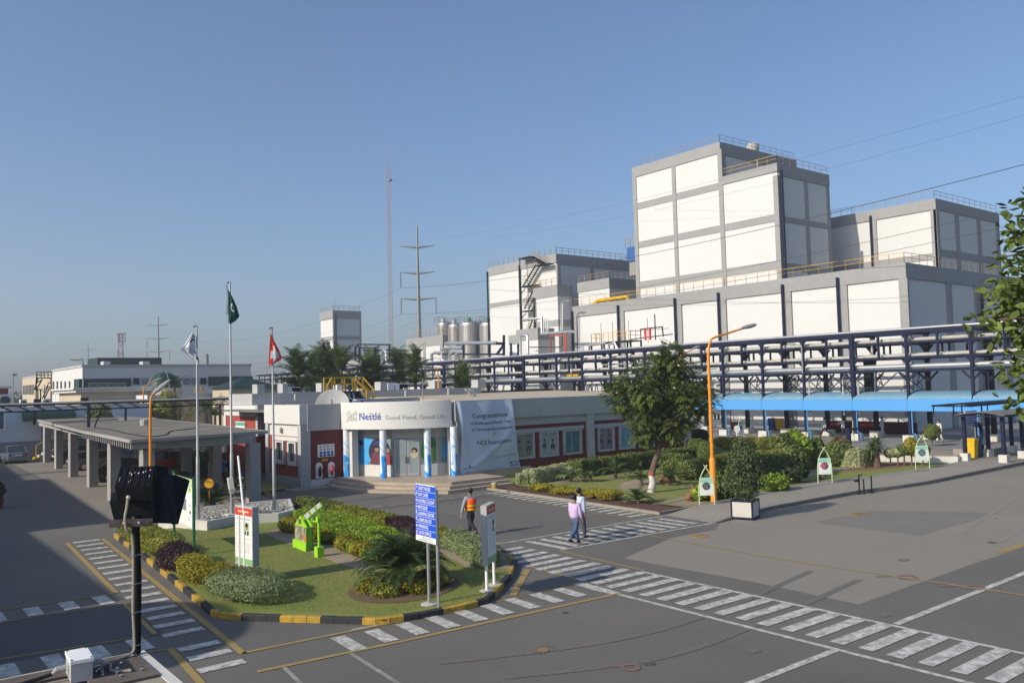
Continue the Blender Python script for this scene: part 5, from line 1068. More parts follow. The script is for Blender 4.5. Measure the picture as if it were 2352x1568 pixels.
mb.bar((xr, 53.5, zl_+ht), (xr+.7, 53.2, zl_), r_*2.2); mb.bar((xr+.7, 53.2, zl_), (xe, 53.2, 4.4), r_*2.2); mb.bar((xr, 53.5, zl_+.5), (xr+.8, 53.2, zl_-.5), r_*2); mb.bar((xl, 53.5, zl_+ht), (xl-.35, 53.5, zl_+.4), r_*2); mb.bar((xl-.35, 53.5, zl_+.4), (xl-.35, 53.5, zl_-.6), r_*2)
mb.build('handrail', M['yellow_steel'], ys_); mb = MB(); mb.bx(xl, xr, 53.4, 54.8, zl_-.12, zl_)
for k in range(7): mb.bar((xl+(xr-xl)*k/7, 53.4, zl_-.1), (xl+(xr-xl)*(k+.6)/7, 53.4, zl_-.95), .12)
mb.bar((xm, 53.3, zl_-.1), (xm+1.2, 53.3, 4.45), .12, .25); mb.build('landing', M['navy'], ys_)
vp = thing('vent_pipes', 'white vent pipes and bent silver flues on the reception roof', 'pipes', (36, 50, 4.4))
for zx, zy0, zy1 in ((680, 288, 360), (1678, 255, 322), (2065, 240, 310)):
    p0 = ony(*Qf(zx, zy1), 55); p1 = ony(*Qf(zx, zy0), 55); MB().tube([p0, p1], .07, 6).build('vent', M['conc_pale'], vp); MB().bar(p1-np.array((.18, 0, 0)), p1+np.array((.18, 0, 0)), .12).build('vent_cap', M['conc_pale'], vp)
for zx in (2270, 2310): p0 = ony(*Qf(zx, 325), 52); MB().tube([p0, p0+np.array((-.3, 0, .5)), p0+np.array((-.5, 0, .5))], .1, 8).build('flue', M['silver'], vp, True)
p0 = ony(*Qf(1835, 370), 50); p1 = ony(*Qf(1835, 165), 50); MB().tube([p0, p1], .035, 5).build('mast', M['rail'], vp)
# cloth banner
bn = thing('cloth_banner', 'wide pale blue congratulation banner hung on the reception parapet', 'banner', (30.2, 41, 2.6))
bm_ = mat('banner_cloth', (.56, .63, .76), .5, .03, 2, col2=(.52, .61, .72), scale2=.5, transl=.1)
def ban(s, t):
    """banner sheet: s across, t down, hanging over the parapet and bellying out below it"""
    x = (1-t)*(27.92+4.1*s)+t*(28.12+4.5*s+.0); x += .09*math.sin(PI*t)*(1 if s < .5 else -1)*(abs(s-.5)*2)**2*1.2
    z = 4.76-t*4.3-.03*math.sin(PI*s)+.02*s*t; z += .02*math.sin(9*s)*t
    y = 41.05-.12*math.sin(PI*min(1, t*1.15))-.07*math.sin(2*PI*(s*1.05+t*.85+.1))*t-.035*math.sin(13*s+5*t)-.03*math.sin(21*s-9*t)*(.2+.8*t)-.05*t
    y -= .11*math.exp(-((t-(1.02-.62*s))/.05)**2)*min(1, 3*s)*(1 if s < .75 else max(0, 1-(s-.75)*5))+.05*math.exp(-((s-.05-.02*t)/.03)**2)
    return (x, y, z)
n1, n2 = 70, 70; V = [ban(i/n1, j/n2) for j in range(n2+1) for i in range(n1+1)]; F = [(j*(n1+1)+i, j*(n1+1)+i+1, (j+1)*(n1+1)+i+1, (j+1)*(n1+1)+i) for j in range(n2) for i in range(n1)]
MB().add(V, F).build('cloth', bm_, bn, True)
def ban_text(txt, s0, s1, t, h, m, bold=0.0):
    V, F = textmesh(txt, bold); x = (V[:, 0]-V[:, 0].min())/(V[:, 0].max()-V[:, 0].min()); y = V[:, 1]/.7*h
    P = []
    for a, b in zip(x, y):
        q = ban(s0+(s1-s0)*a, t-b); P.append((q[0], q[1]-.014, q[2]))
    MB().add(P, F).build('lettering', m, bn)
bk = M['print_black']
for txt, s0, s1, t, h in (('Congratulations', .25, .875, .235, .062), ('to Sheikhupura Factory Team', .2, .925, .325, .042), ('on Successful Re-assessment', .21, .93, .412, .042), ('of', .56, .61, .478, .036), ('NCE Foundations', .28, .88, .605, .058), ('Date: 31.10.2013(15:00 hrs)', .58, .97, .8, .026)): ban_text(txt, s0, s1, t, h, bk if t < .7 else M['print_grey'], .004)
ban_text('CONTINUOUS', .9, .985, .905, .022, M['print_black'], .02); ban_text('EXCELLENCE', .9, .985, .945, .022, M['print_black'], .02)
def ban_bar(s0, s1, t, h, m): MB().add([(ban(a, b)[0], ban(a, b)[1]-.014, ban(a, b)[2]) for a, b in ((s0, t), (s1, t), (s1, t-h), (s0, t-h))], [(0, 1, 2, 3)]).build('print', m, bn)
teal = mat('print_teal', (.05, .22, .2), .6, .02, 3)
for k in range(6): ban_bar(.05+.035*k, .075+.035*k, .93-.004*k, .014, teal)
ban_bar(.12, .15, .915, .03, teal); ban_bar(.83, .88, .91, .02, M['print_black']); ban_bar(.83, .89, .945, .012, M['print_black'])
# ================================================================ LEFT SIDE: CARPORT, CARS, FAR BUILDINGS
cp = thing('carport', 'weathered concrete carport with square columns and flat slab roof', 'carport', (14, 62, 0))
slab = [(9.9, 40.4), (10.8, 55.4), (12.0, 70), (13.9, 91.3), (20.6, 92.2), (20.2, 74.2), (18.2, 55), (16.8, 41.9)]
MB().prism(slab, 3.5, 3.62).build('roof_slab', M['carroof'], cp)
def rim(a, b, w0, z0, z1, name='edge_beam'): MB().bar((*a, (z0+z1)/2), (*b, (z0+z1)/2), w0, z1-z0).build(name, M['carport'], cp)
for a, b in zip(slab, slab[1:]+slab[:1]): rim(a, b, .1, 3.48, 3.63, 'roof_edge')
LC = [(10.9, 41.6), (11.3, 49.6), (11.95, 57.9), (12.45, 66.3), (13.05, 75.0), (13.6, 83.4), (14.0, 90.5)]; RC = [(16.02, 41.8), (16.9, 50), (17.7, 58), (18.5, 66.5), (19, 75), (19.4, 83.5), (19.7, 90.5)]
for a, b in zip(LC[:-1], LC[1:]): rim(a, b, .3, 3.05, 3.5)
for a, b in zip(RC[:-1], RC[1:]): rim(a, b, .3, 3.05, 3.5)
for a, b in zip(LC, RC): rim(a, b, .35, 3.06, 3.5, 'cross_beam')
cc_ = MB().bx(-.26, .26, -.33, .33, 0, 3.06).build('column', M['carport'], None); meC = cc_.data; bpy.data.objects.remove(cc_)
for p in LC+RC: share('column', meC, (*p, 0), cp, .03)
nb2 = 26                                                          # ribs along the left eave
for k in range(nb2):
    t = (k+.5)/nb2; p = np.array(slab[0])*(1-t)+np.array(slab[1])*t if t < 1 else 0; MB().bar((p[0]+.05, p[1], 3.3), (p[0]+1.1, p[1], 3.3), .1, .24).build('eave_rib', M['carport'], cp)
rim((12.2, 73.4), (17.5, 75.6), .12, 3.62, 3.72, 'roof_upstand'); rim((17.5, 75.6), (20.1, 74), .12, 3.62, 3.72, 'roof_upstand')
rp_ = g(*Qt(1315, 1320), 3.62); MB().lathe([(.25, 0), (.28, .35), (.1, .4)], (rp_[0], rp_[1], 3.62), 10).build('roof_vent', M['conc_pale'], cp)
pc = g(*Qt(807, 1340), 3.62); MB().tube([(pc[0], pc[1], 3.62), (pc[0], pc[1], 5.1)], .1, 6).build('bridge_post', M['navy'], cp); MB().bar((pc[0]+.35, pc[1], 3.62), (pc[0]+.9, pc[1], 5.1), .07).build('bridge_strut', M['black_steel'], cp)
MB().tube(smoothline([g(*Qt(860, 1345), 3.63), g(*Qt(1000, 1360), 3.63), g(*Qt(1200, 1405), 3.63), g(*Qt(1380, 1425), 3.63), g(*Qt(1520, 1405), 3.63), g(*Qt(1560, 1375), 3.63), g(*Qt(1800, 1350), 3.63)], 4), .035, 4).build('roof_cable', M['black_steel'], cp)
# --- cars
def car(name, label, loc, rot, paint, group='parked cars', estate=False, plate=True):
    r = thing(name, label, 'car', (0, 0, 0), group)
    L2, W = 2.2, .86
    # lower body: rings along the length (front = +Y)
    st = [(-2.2, .38, .80, .70), (-2.12, .26, .95, .80), (-1.6, .2, .98, .85), (-.9, .2, .93, .86), (.3, .2, .92, .86), (1.0, .2, .9, .85), (1.7, .2, .82, .82), (2.1, .26, .7, .76), (2.2, .36, .58, .66)]
    V = []; F = []
    for (y, zb_, zt_, hw) in st:
        for (x, z) in ((-hw*.9, zb_), (-hw, zb_+.16), (-hw*1.0, zb_+(zt_-zb_)*.62), (-hw*.93, zt_-.03), (-hw*.8, zt_), (hw*.8, zt_), (hw*.93, zt_-.03), (hw*1.0, zb_+(zt_-zb_)*.62), (hw, zb_+.16), (hw*.9, zb_)): V.append((x, y, z))
    n = 10
    for i in range(len(st)-1):
        for j in range(n): F.append((i*n+j, i*n+(j+1) % n, (i+1)*n+(j+1) % n, (i+1)*n+j))
    F += [tuple(range(n)), tuple(range((len(st)-1)*n, len(st)*n))[::-1]]
    MB().add(V, F).build('body', paint, r, True)
    yr = -2.05 if estate else -1.75; yr2 = -1.6 if estate else -1.0
    cab = [(yr, .93, .93, .74), (yr2, .9, 1.4, .66), (-.3, .9, 1.46, .66), (.35, .9, 1.42, .66), (1.15, .88, .9, .74)]
    V = []; F = []
    for (y, zb_, zt_, hw) in cab: V += [(-.78, y, zb_), (-hw, y, zt_), (hw, y, zt_), (.78, y, zb_)]
    for i in range(len(cab)-1):
        for j in range(3): F.append((i*4+j, i*4+j+1, (i+1)*4+j+1, (i+1)*4+j))
    MB().add(V, F).build('glass', M['glass'], r, True)
    rf = MB(); V = []; F = []
    for (y, zb_, zt_, hw) in cab[1:4]: V += [(-hw-.01, y, zt_-.03), (-hw*.85, y, zt_+.035), (hw*.85, y, zt_+.035), (hw+.01, y, zt_-.03)]
    for i in range(2):
        for j in range(3): F.append((i*4+j, i*4+j+1, i*4+j+5, i*4+j+4))
    rf.add(V, F)
    for s in (-1, 1):
        for (ya, za, xa, yb_, zb2, xb) in ((yr, .93, .77, yr2, 1.4, .67), (1.15, .9, .76, .35, 1.42, .67), (-.25, .92, .785, -.25, 1.44, .67)): rf.bar((s*xa, ya, za), (s*xb, yb_, zb2), .09, .05)
    rf.build('roof', paint, r, True)
    for (x, y) in ((-.74, 1.35), (.74, 1.35), (-.74, -1.3), (.74, -1.3)):
        s = 1 if x > 0 else -1; tw = MB().tube([(x-s*.1, y, .32), (x+s*.12, y, .32)], .32, 20).build('wheel', M['rubber'], r); rim_ = MB(); rim_.tube([(x+s*.1, y, .32), (x+s*.128, y, .32)], .2, 14)
        rim_.build('rim', M['chrome'], tw)
    tl = mat('tail_light_red', (.4, .01, .012), .2, .05, 4); 
    for s in (-1, 1):
        MB().bx(min(s*.5, s*.74), max(s*.5, s*.74), -2.2, -2.05, .66, .86).build('tail_light', tl, r); MB().bx(min(s*.45, s*.68), max(s*.45, s*.68), 2.04, 2.17, .5, .64).build('headlight', M['chrome'], r)
        MB().obox((s*.92, .75, .98), (.1, 0, 0), (0, .05, 0), (0, 0, .07)).build('mirror', paint, r)
    MB().bx(-.78, .78, -2.27, -2.1, .3, .5).build('bumper', paint, r); MB().bx(-.26, .26, -2.225, -2.17, .66, .78).build('plate', M['white'], r)
    r.location = loc; r.rotation_euler = (0, 0, rot); return r
CP = {k: mat('car_paint_'+k, c, .22, .03, 3, metal=m_, spec=.6) for k, c, m_ in (('silverblue', (.2, .25, .3), .5), ('black', (.006, .006, .008), .1), ('grey', (.26, .27, .28), .5), ('red', (.4, .03, .012), .1), ('navy', (.012, .016, .04), .2))}
car('parked_car', 'silver blue saloon parked in the open lane left of the carport', (11.4, 86.2, 0), .05, CP['silverblue'])
car('parked_car', 'black car standing second bay from the far end of the carport', (15.6, 79.6, 0), -PI/2+.05, CP['black'])
car('parked_car', 'silver grey estate car in the middle bay of the carport', (15.3, 71.8, 0), -PI/2+.05, CP['grey'], estate=True)
car('parked_car', 'bright red car half hidden behind a black car in the carport', (18.6, 65.0, 0), -PI/2+.05, CP['red'])
car('parked_car', 'black saloon with its wheel showing in the carport bay next to the red car', (14.6, 60.9, 0), -PI/2+.05, CP['black'])
car('parked_car', 'black car behind the floodlight in the carport', (14.2, 53.2, 0), -PI/2+.05, CP['black'])
car('parked_car', 'dark navy car in the nearest carport bay behind the floodlight', (13.9, 46.9, 0), -PI/2+.05, CP['navy'])
# --- garden strip between carport and reception
sheet('carport_lawn', [(18.2, 45.5), (20.3, 46.5), (20.3, 75), (20.8, 85), (20.2, 72), (18.9, 58)], .1, M['grass'])
ck = struct(link(bpy.data.objects.new('garden_kerb', None))); ck.location = (18.2, 50, 0)
for k in range(22):
    a = np.array((17.9, 44.5))+np.array((.045, .55))*k; b = a+np.array((.045, .55))*.95; MB().bar((*a, .07), (*b, .07), .16, .14).build('kerb_block', M['kerb_k'] if k % 2 else M['kerb_y'], ck)
bush('shrub', 'dark shrub on the strip behind the second carport column', 'shrub', (19.3, 59, .1), (.9, 1.2, .9), M['l_hedge'], 2200, .07, 'shrubs on the strip behind the carport', 3)
bush('shrub', 'golden green shrub seen through the carport left of the flagpole', 'shrub', (19.4, 63, .1), (.8, 1.2, .8), M['l_olive'], 2200, .07, 'shrubs on the strip behind the carport', 4)
bush('shrub', 'bright yellow low shrub under the carport eave by the red wall', 'shrub', (19.3, 54.2, .1), (.5, .5, .35), M['l_yellow'], 1200, .05, 'shrubs on the strip behind the carport', 5)
bush('shrub', 'dark round shrub between carport columns beside the red low wall', 'shrub', (19.2, 68, .1), (.9, 1.3, .9), M['l_olive'], 2000, .07, 'shrubs on the strip behind the carport', 6)
lw2 = thing('low_wall', 'low red and white wall at the end of the strip behind the carport', 'wall', (19.6, 58, 0)); box_part('wall', M['recep_white'], lw2, 18.9, 20.45, 57.2, 57.4, 0, 1.05); box_part('red_band', M['redwall'], lw2, 18.88, 20.47, 57.17, 57.43, 1.05, 1.6)
# --- reception's rear wing
rw = thing('rear_wing', 'red and white rear wing of the reception with small white plaque', 'building', (24, 60, 0))
box_part('wall', M['redwall'], rw, 22.05, 28, 56.95, 63, 0, 3.95); box_part('white_band', M['recep_white'], rw, 22, 28.05, 56.9, 63.05, 3.95, 4.7); box_part('corner_pier', M['recep_white'], rw, 21.98, 22.3, 62.7, 63.1, 0, 4.0); box_part('end_wall', M['recep_grey'], rw, 22.0, 24, 56.5, 56.88, 2.6, 4.72)
pl = thing('wall_plaque', 'white and green plaque on the red rear wing above the carport', 'sign', (21.95, 60.3, 3.3)); a = onx(*Qf(145, 552), 22); b = onx(*Qf(230, 612), 22); box_part('plate', M['white'], pl, 21.95, 22.04, b[1], a[1], b[2], a[2]); box_part('stripe', mat('teal_print', (.1, .4, .3), .5, .05, 3), pl, 21.935, 21.95, b[1]+.03, a[1]-.03, a[2]-.28, a[2]-.04)
# --- pipe bridge on the left
pb = thing('pipe_truss', 'thin dark truss bridge carrying pipes across behind the carport', 'pipe rack', (15, 72, 4.8))
mb = MB()
for y in (71.6, 72.6):
    for z in (4.62, 5.05): mb.bar((-10, y, z), (29.5, y+.2, z), .09)
    for k in range(36): x = -10+1.1*k; mb.bar((x, y, 5.05), (x+.8, y, 4.62), .05)
mb.build('truss', M['black_steel'], pb)
for y, z, r_ in ((71.8, 5.16, .1), (72.1, 5.15, .08), (72.4, 5.17, .11)): MB().tube([(-10, y, z), (29.5, y+.2, z)], r_, 6).build('pipe', M['greypipe'], pb, True)
for x in (10.9, 17.3, 24.8): MB().tube([(x, 72.1, 3.6 if x < 20 else 0), (x, 72.1, 4.6)], .09, 6).build('post', M['navy'], pb)
# --- white building at the end of the lane, blue shade painted into its walls
le = thing('lane_end_building', 'white building, tinted for blue shade, with green barrel awning behind the parked saloon', 'building', (12, 92, 0))
box_part('wall', M['coolwhite'], le, -25, 23.6, 89.2, 96, 1.65, 4.7); box_part('wainscot', M['coolgrey'], le, -25, 23.6, 89.15, 96, 0, 1.65)
wn = box_part('window', M['alu'], le, 14.05, 14.75, 89.1, 89.2, 1.75, 2.9); box_part('pane', M['glass'], wn, 14.12, 14.68, 89.06, 89.1, 1.85, 2.82)
wn = box_part('window', M['white'], le, 9.6, 11.2, 89.0, 89.2, 2.7, 4.6); box_part('pane', mat('blue_glass', (.06, .1, .2), .15, .1, 2), wn, 9.8, 11.0, 88.96, 89.0, 2.9, 4.4)
mb = MB(); n = 10; V = []; F = []
for k in range(n+1):
    t = PI*.5*k/n; V += [(12.4, 89.15-1.0*math.cos(t), 3.5+.85*math.sin(t)), (16.8, 89.15-1.0*math.cos(t), 3.5+.85*math.sin(t))]
for k in range(n): F.append((2*k, 2*k+1, 2*k+3, 2*k+2))
mb.add(V, F+[tuple(range(0, 2*n+2, 2)), tuple(range(1, 2*n+2, 2))]); mb.build('awning', M['greenroof'], le, True)
box_part('roof', M['roofgrey'], le, -24.8, 23.4, 89.4, 95.9, 4.7, 4.76)
for k, (zx, lab) in enumerate(((215, 'leftmost outdoor unit on the roof at the end of the lane'), (345, 'dark outdoor unit on the roof below the outdoor stair'), (430, 'white outdoor unit with round fan right of the outdoor stair foot'), (775, 'black grilled outdoor unit in front of the cream wall'))):
    a = ony(*Qt(zx-30, 1090), 93); b = ony(*Qt(zx+32, 1090), 93); t = thing('air_conditioner', lab, 'air conditioner', ((a[0]+b[0])/2, 93, 4.7), 'outdoor air units on the roofs'); box_part('case', M['black_steel'] if k in (1, 3) else M['white'], t, a[0], b[0], 93, 93.6, 4.72, 5.5); MB().tube([((a[0]+b[0])/2, 92.96, 5.1), ((a[0]+b[0])/2, 93, 5.1)], .26, 14).build('fan', M['black_steel'], t)
es = thing('entry_steps', 'yellow railed concrete steps beside the lane end building', 'steps', (14, 88, 0))
for k in range(4): box_part('step', M['conc_pale'] if k else M['yellow_steel'], es, 13.3+.35*k, 15.5, 87.6, 88.9, .2*k, .2*k+.19)
mb = MB(); mb.tube([(13.4, 87.6, 0), (13.4, 87.6, 1.3), (14.6, 87.6, 1.95), (16, 87.6, 1.95)], .04, 6); mb.tube([(13.4, 87.6, .7), (14.6, 87.6, 1.3), (16, 87.6, 1.3)], .03, 6); mb.tube([(14.6, 87.6, .6), (14.6, 87.6, 1.95)], .03, 6); mb.build('handrail', M['yellow_steel'], es)
# --- cream building with the green dome
db = thing('domed_building', 'cream building with moulded cornices and dark green dome', 'building', (30, 110, 0))
def yb(zx, zy, y): return ony(*Qt(zx, zy), y)
y = 105; a = yb(690, 990, y); b = yb(1480, 975, y); box_part('wall', M['beige'], db, a[0]+.6, b[0], y+.3, 118, 0, 6.1); box_part('cornice', M['recep_white'], db, a[0], b[0]+.1, y-.1, 118, 6.1, 6.55); box_part('cornice', M['recep_white'], db, a[0]-.3, b[0]+.1, y-.35, 118, 6.42, 6.62)
c_ = yb(940, 1060, y); d_ = yb(1275, 1060, y); box_part('recess_panel', M['recep_grey'], db, c_[0], d_[0], y+.2, y+.32, 4.0, c_[2]-.2); box_part('recess_cornice', M['beige'], db, c_[0]-.1, d_[0]+.1, y+.05, y+.35, c_[2]-.2, c_[2]+.05)
y = 100; a = yb(1340, 1050, y); b = yb(2060, 1030, y); box_part('wall', M['beige'], db, a[0]+.4, b[0], y+.3, 112, 0, 5.15); box_part('cornice', M['recep_white'], db, a[0], b[0]+.1, y-.1, 112, 5.15, 5.6); MB().tube([(yb(1690, 1200, y)[0], y+.25, .5), (yb(1690, 1200, y)[0], y+.2, .6)], 1.3, 20).build('arched_recess', mat('brown_shadow_door', (.09, .05, .03), .8, .1, 3), db)
dc = yb(1500, 950, 106); rd = yb(1650, 950, 106)[0]-dc[0]
mb = MB(); mb.lathe([(rd*math.cos(PI/2*k/9)*(1 if k < 9 else .02), dc[2]-.5+(1.05*rd)*math.sin(PI/2*k/9)) for k in range(10)], (dc[0], 106, 0), 28); mb.build('dome', M['greenroof'], db, True)
MB().lathe([(rd*1.06, 4.5), (rd*1.06, dc[2]-.45), (rd*.98, dc[2]-.4)], (dc[0], 106, 0), 28).build('drum', M['beige'], db, True)
for k in range(8):
    t = 2*PI*k/8; MB().tube([(dc[0]+1.005*rd*math.cos(t)*math.cos(PI/2*j/8), 106+1.005*rd*math.sin(t)*math.cos(PI/2*j/8), dc[2]-.5+1.055*rd*math.sin(PI/2*j/8)) for j in range(9)], .05, 4).build('dome_rib', mat('pale_green_rib', (.1, .2, .16), .6, .05, 3), db)
pv = thing('green_pavilion_roof', 'dark green pyramid roof behind the cream building', 'roof', (38, 98, 0)); pk = yb(2230, 878, 96); el_ = yb(1980, 985, 96); er = yb(2470, 985, 96); hw = (er[0]-el_[0])/2
MB().add([(el_[0], 96-hw, el_[2]), (er[0], 96-hw, el_[2]), (er[0], 96+hw, el_[2]), (el_[0], 96+hw, el_[2]), (pk[0], 96, pk[2])], [(0, 1, 4), (1, 2, 4), (2, 3, 4), (3, 0, 4), (3, 2, 1, 0)]).build('roof', M['greenroof'], pv); box_part('wall', M['beige'], pv, el_[0]+.4, er[0]-.4, 96-hw+.4, 96+hw-.4, 0, el_[2])
yl = thing('roof_ladder', 'yellow ladder frames on the cream building roof', 'ladder', (34, 100, 5)); mb = MB()
for zx in (1790, 1840): 
    a = yb(zx-12, 1022, 101); b = yb(zx, 965, 101); c_ = yb(zx+12, 1022, 101); mb.bar(a, b, .12); mb.bar(b, c_, .12)
mb.build('frame', M['yellow_steel'], yl)
yl2 = thing('yard_stair', 'yellow steel stair behind the carport in front of the cream wall', 'stair', (27, 90, 0)); mb = MB()
for (a, b) in (((1595, 1280), (1595, 1230)), ((1595, 1230), (1740, 1225)), ((1640, 1280), (1640, 1165)), ((1740, 1300), (1740, 1150)), ((1680, 1285), (1740, 1150)), ((1700, 1285), (1760, 1150)), ((1600, 1232), (1640, 1275))): mb.bar(yb(*a, 92), yb(*b, 92), .1)
mb.build('frame', M['yellow_steel'], yl2)
# --- big white plant building
wb = thing('white_plant_building', 'long low white plant building with dark green entrance bands', 'factory', (40, 140, 0))
c0 = ony(*Qt(750, 770), 130); xr_ = ony(*Qt(2285, 760), 130)[0]; H_ = c0[2]; x0_ = c0[0]
box_part('wall', M['white_wall'], wb, x0_, xr_, 130, 152, 0, H_-.3); box_part('roof_edge', M['recep_grey'], wb, x0_-.12, xr_+.12, 129.85, 152, H_-.3, H_); box_part('wall', M['beige'], wb, x0_, x0_+20, 152.05, 182, 0, H_-.75); box_part('roof_edge', M['recep_grey'], wb, x0_-.1, x0_+20, 152.05, 182, H_-.75, H_-.55)
def wp(zx, zy): return ony(*Qt(zx, zy), 129.9)
for (xa, xb, ya_, yb_) in ((728, 1193, 898, 970), (1900, 2300, 878, 950)):
    a = wp(xa, ya_); b = wp(xb, yb_); box_part('green_band', M['darkgreen'], wb, a[0], b[0], 129.7, 130.1, b[2], a[2])
for xa in (800, 890, 975, 1062): a = wp(xa, 935); b = wp(xa+80, 972); wn = box_part('window', M['alu'], wb, a[0], b[0], 129.6, 129.72, b[2], a[2]); box_part('pane', mat('grey_window', (.1, .13, .13), .2, .1, 2), wn, a[0]+.08, b[0]-.08, 129.56, 129.6, b[2]+.08, a[2]-.08)
for (xa, xb) in ((1218, 1270), (1298, 1350), (1675, 1732), (1748, 1805), (1828, 1878)): a = wp(xa, 890); b = wp(xb, 945); box_part('louvre', M['black_steel'] if xa in (1218, 1828) else M['coolgrey'], wb, a[0], b[0], 129.8, 130.05, b[2], a[2])
a = onx(*Qt(675, 905), x0_-.4); box_part('green_band', M['darkgreen'], wb, x0_-.5, x0_+.2, 129.6, 133, 3, wp(728, 898)[2])
for k, zx in enumerate((490, 525, 560, 597, 637)): a = onx(*Qt(zx-6, 920), x0_); b = onx(*Qt(zx+6, 1035), x0_); box_part('window', M['glass'], wb, x0_-.08, x0_+.1, b[1], a[1], b[2], a[2])
for k in range(8): zx = 216+k*13; a = onx(*Qt(zx-3, 960+k*-1.5), x0_); b = onx(*Qt(zx+3, 1040), x0_); box_part('window', M['glass'], wb, x0_-.08, x0_+.1, b[1], a[1], b[2], a[2])
a = ony(*Qt(890, 705), 140); b = ony(*Qt(1475, 760), 140); box_part('roof_house', M['greenroof'], wb, a[0], b[0], 140, 147, H_-.3, a[2]); 
for zx in (975, 1332): a = ony(*Qt(zx-30, 738), 136); b = ony(*Qt(zx+32, 770), 136); box_part('roof_vent', M['conc_pale'], wb, a[0], b[0], 136, 138, H_-.4, a[2])
a = ony(*Qt(1884, 672), 160); MB().tube([(a[0], 160, 0), (a[0], 160, a[2])], .35, 8).build('chimney', M['pylon'], wb)
# outdoor stair tower
ot = thing('stair_tower', 'dark steel outdoor stair tower against the white plant building', 'stair', (22, 128, 0)); Q = lambda x, y_: ony(*Qt(x, y_), 124)
mb = MB()
for (a, b) in (((328, 1110), (332, 890)), ((466, 1110), (466, 890)), ((332, 890), (470, 890)), ((320, 995), (390, 995)), ((332, 935), (385, 905)), ((330, 1000), (385, 900)), ((315, 1000), (345, 890)), ((385, 1080), (440, 960)), ((400, 1090), (455, 970)), ((345, 1110), (345, 1000)), ((370, 1110), (370, 1000))): mb.bar(Q(*a), Q(*b), .14)
mb.build('frame', M['black_steel'], ot); mb = MB()
for (a, b) in (((332, 835), (470, 835)), ((332, 865), (470, 865)), ((332, 835), (332, 890)), ((375, 835), (375, 890)), ((405, 835), (405, 890)), ((438, 835), (438, 890)), ((470, 835), (470, 890)), ((325, 940), (340, 850)), ((390, 1020), (450, 930)), ((405, 1090), (405, 950)), ((440, 930), (465, 935))): mb.bar(Q(*a), Q(*b), .09)
mb.build('handrail', M['brown_rail'], ot)
lowb = thing('low_shed', 'low red and grey sheds at the far left edge', 'shed', (6, 120, 0)); a = ony(*Qt(0, 985), 120); b = ony(*Qt(75, 1040), 120); box_part('wall', M['deepred'], lowb, a[0]-12, b[0], 120, 126, 0, a[2]); box_part('roof', M['conc_pale'], lowb, a[0]-12, b[0]+.3, 119.7, 126, a[2], a[2]+.25)
sg = thing('pale_shed', 'pale shed with round vent at the far left edge', 'shed', (8, 112, 0)); a = ony(*Qt(0, 1040), 110); b = ony(*Qt(105, 1110), 110); box_part('wall', M['coolwhite'], sg, a[0]-10, b[0], 110, 114, 0, a[2]); v_ = ony(*Qt(48, 1095), 109.9); MB().tube([(v_[0], 109.9, v_[2]), (v_[0], 110, v_[2])], .5, 14).build('vent', M['darkgreen'], sg)
# far wall closing the yard behind the roofs, distant tree belt
fl = thing('boundary_building', 'distant dark pipe rack end and low pale block right of the white plant building', 'building', (60, 200, 0)); a = ony(*Qt(2290, 860), 200); box_part('wall', M['conc_pale'], fl, a[0]-2, a[0]+30, 200, 206, 0, 6.2)

# ================================================================ PYLONS, MASTS, WIRES
def pylon(u0, v0, vtop, dist, label, arms, half_px):
    B = far(u0, v0, dist); x, y = B[0], B[1]; H_ = vz(x, y, vtop); t = thing('power_pylon', label, 'pylon', (x, y, 0), 'tapered steel power pylons')
    MB().tube([(x, y, 0), (x, y, H_*.55), (x, y, H_)], [.62, .42, .16], 10).build('mast', M['pylon'], t, True)
    d = np.array([math.cos(-.15), math.sin(-.15)]); rt = RT[:2]/np.linalg.norm(RT[:2]); sc = np.linalg.norm(B-EYE)/FPX*half_px
    tips = []
    for k, v in enumerate(arms):
        z = vz(x, y, v)
        for s in (-1, 1):
            tip = (x+s*rt[0]*sc, y+s*rt[1]*sc, z+.25); MB().tube([(x, y, z-.05), tip], [.3, .09], 6).build('arm', M['pylon'], t); tips.append(tip)
            if (k, s) in ((1, -1), (2, -1), (2, 1)):
                pts = [(tip[0], tip[1], tip[2]-.1-.25*j) for j in range(13)]; MB().tube(pts, [.06 if j % 2 else .19 for j in range(13)], 6).build('insulator', M['pylon'], t)
    return tips
T1_ = pylon(965, 880, 518, 172, 'tall grey power pylon in front of the stainless tanks', (567, 627, 687), 40)
T2_ = pylon(364, 880, 726, 300, 'middle distance power pylon behind the white flag', (746, 777, 807), 24)
T3_ = pylon(202, 880, 786, 430, 'small far power pylon at the left of the skyline', (803, 823), 16)
mm = thing('radio_mast', 'very tall thin lattice radio mast with small dish', 'mast', far(897, 880, 230)*np.array((1, 1, 0)))
B = far(899, 800, 230); x, y = B[0], B[1]; H_ = vz(x, y, 350); mb = MB(); s = .55
cr = [(x+s*math.cos(2*PI*k/3), y+s*math.sin(2*PI*k/3)) for k in range(3)]
for k in range(3): mb.tube([(*cr[k], 0), (*cr[k], H_-4), (x, y, H_-3)], .07, 4)
n = int(H_/1.3)
for i in range(n-3):
    for k in range(3): mb.bar((*cr[k], i*1.3), (*cr[(k+1) % 3], (i+1)*1.3), .05)
mb.tube([(x, y, H_-4), (x, y, H_)], .06, 5); mb.build('lattice', mat('mast_steel', (.28, .2, .19), .6, .1, 2), mm); MB().lathe([(.1, -.4), (.6, -.2), (.6, .2), (.1, .4)], (x+.6, y, vz(x, y, 413)), 12).build('dish', M['pylon'], mm)
tm = thing('telecom_tower', 'red and white lattice telecom tower far behind the white plant building', 'mast', far(277, 880, 420)*np.array((1, 1, 0))); B = far(277, 812, 420); x, y = B[0], B[1]; H_ = vz(x, y, 766)
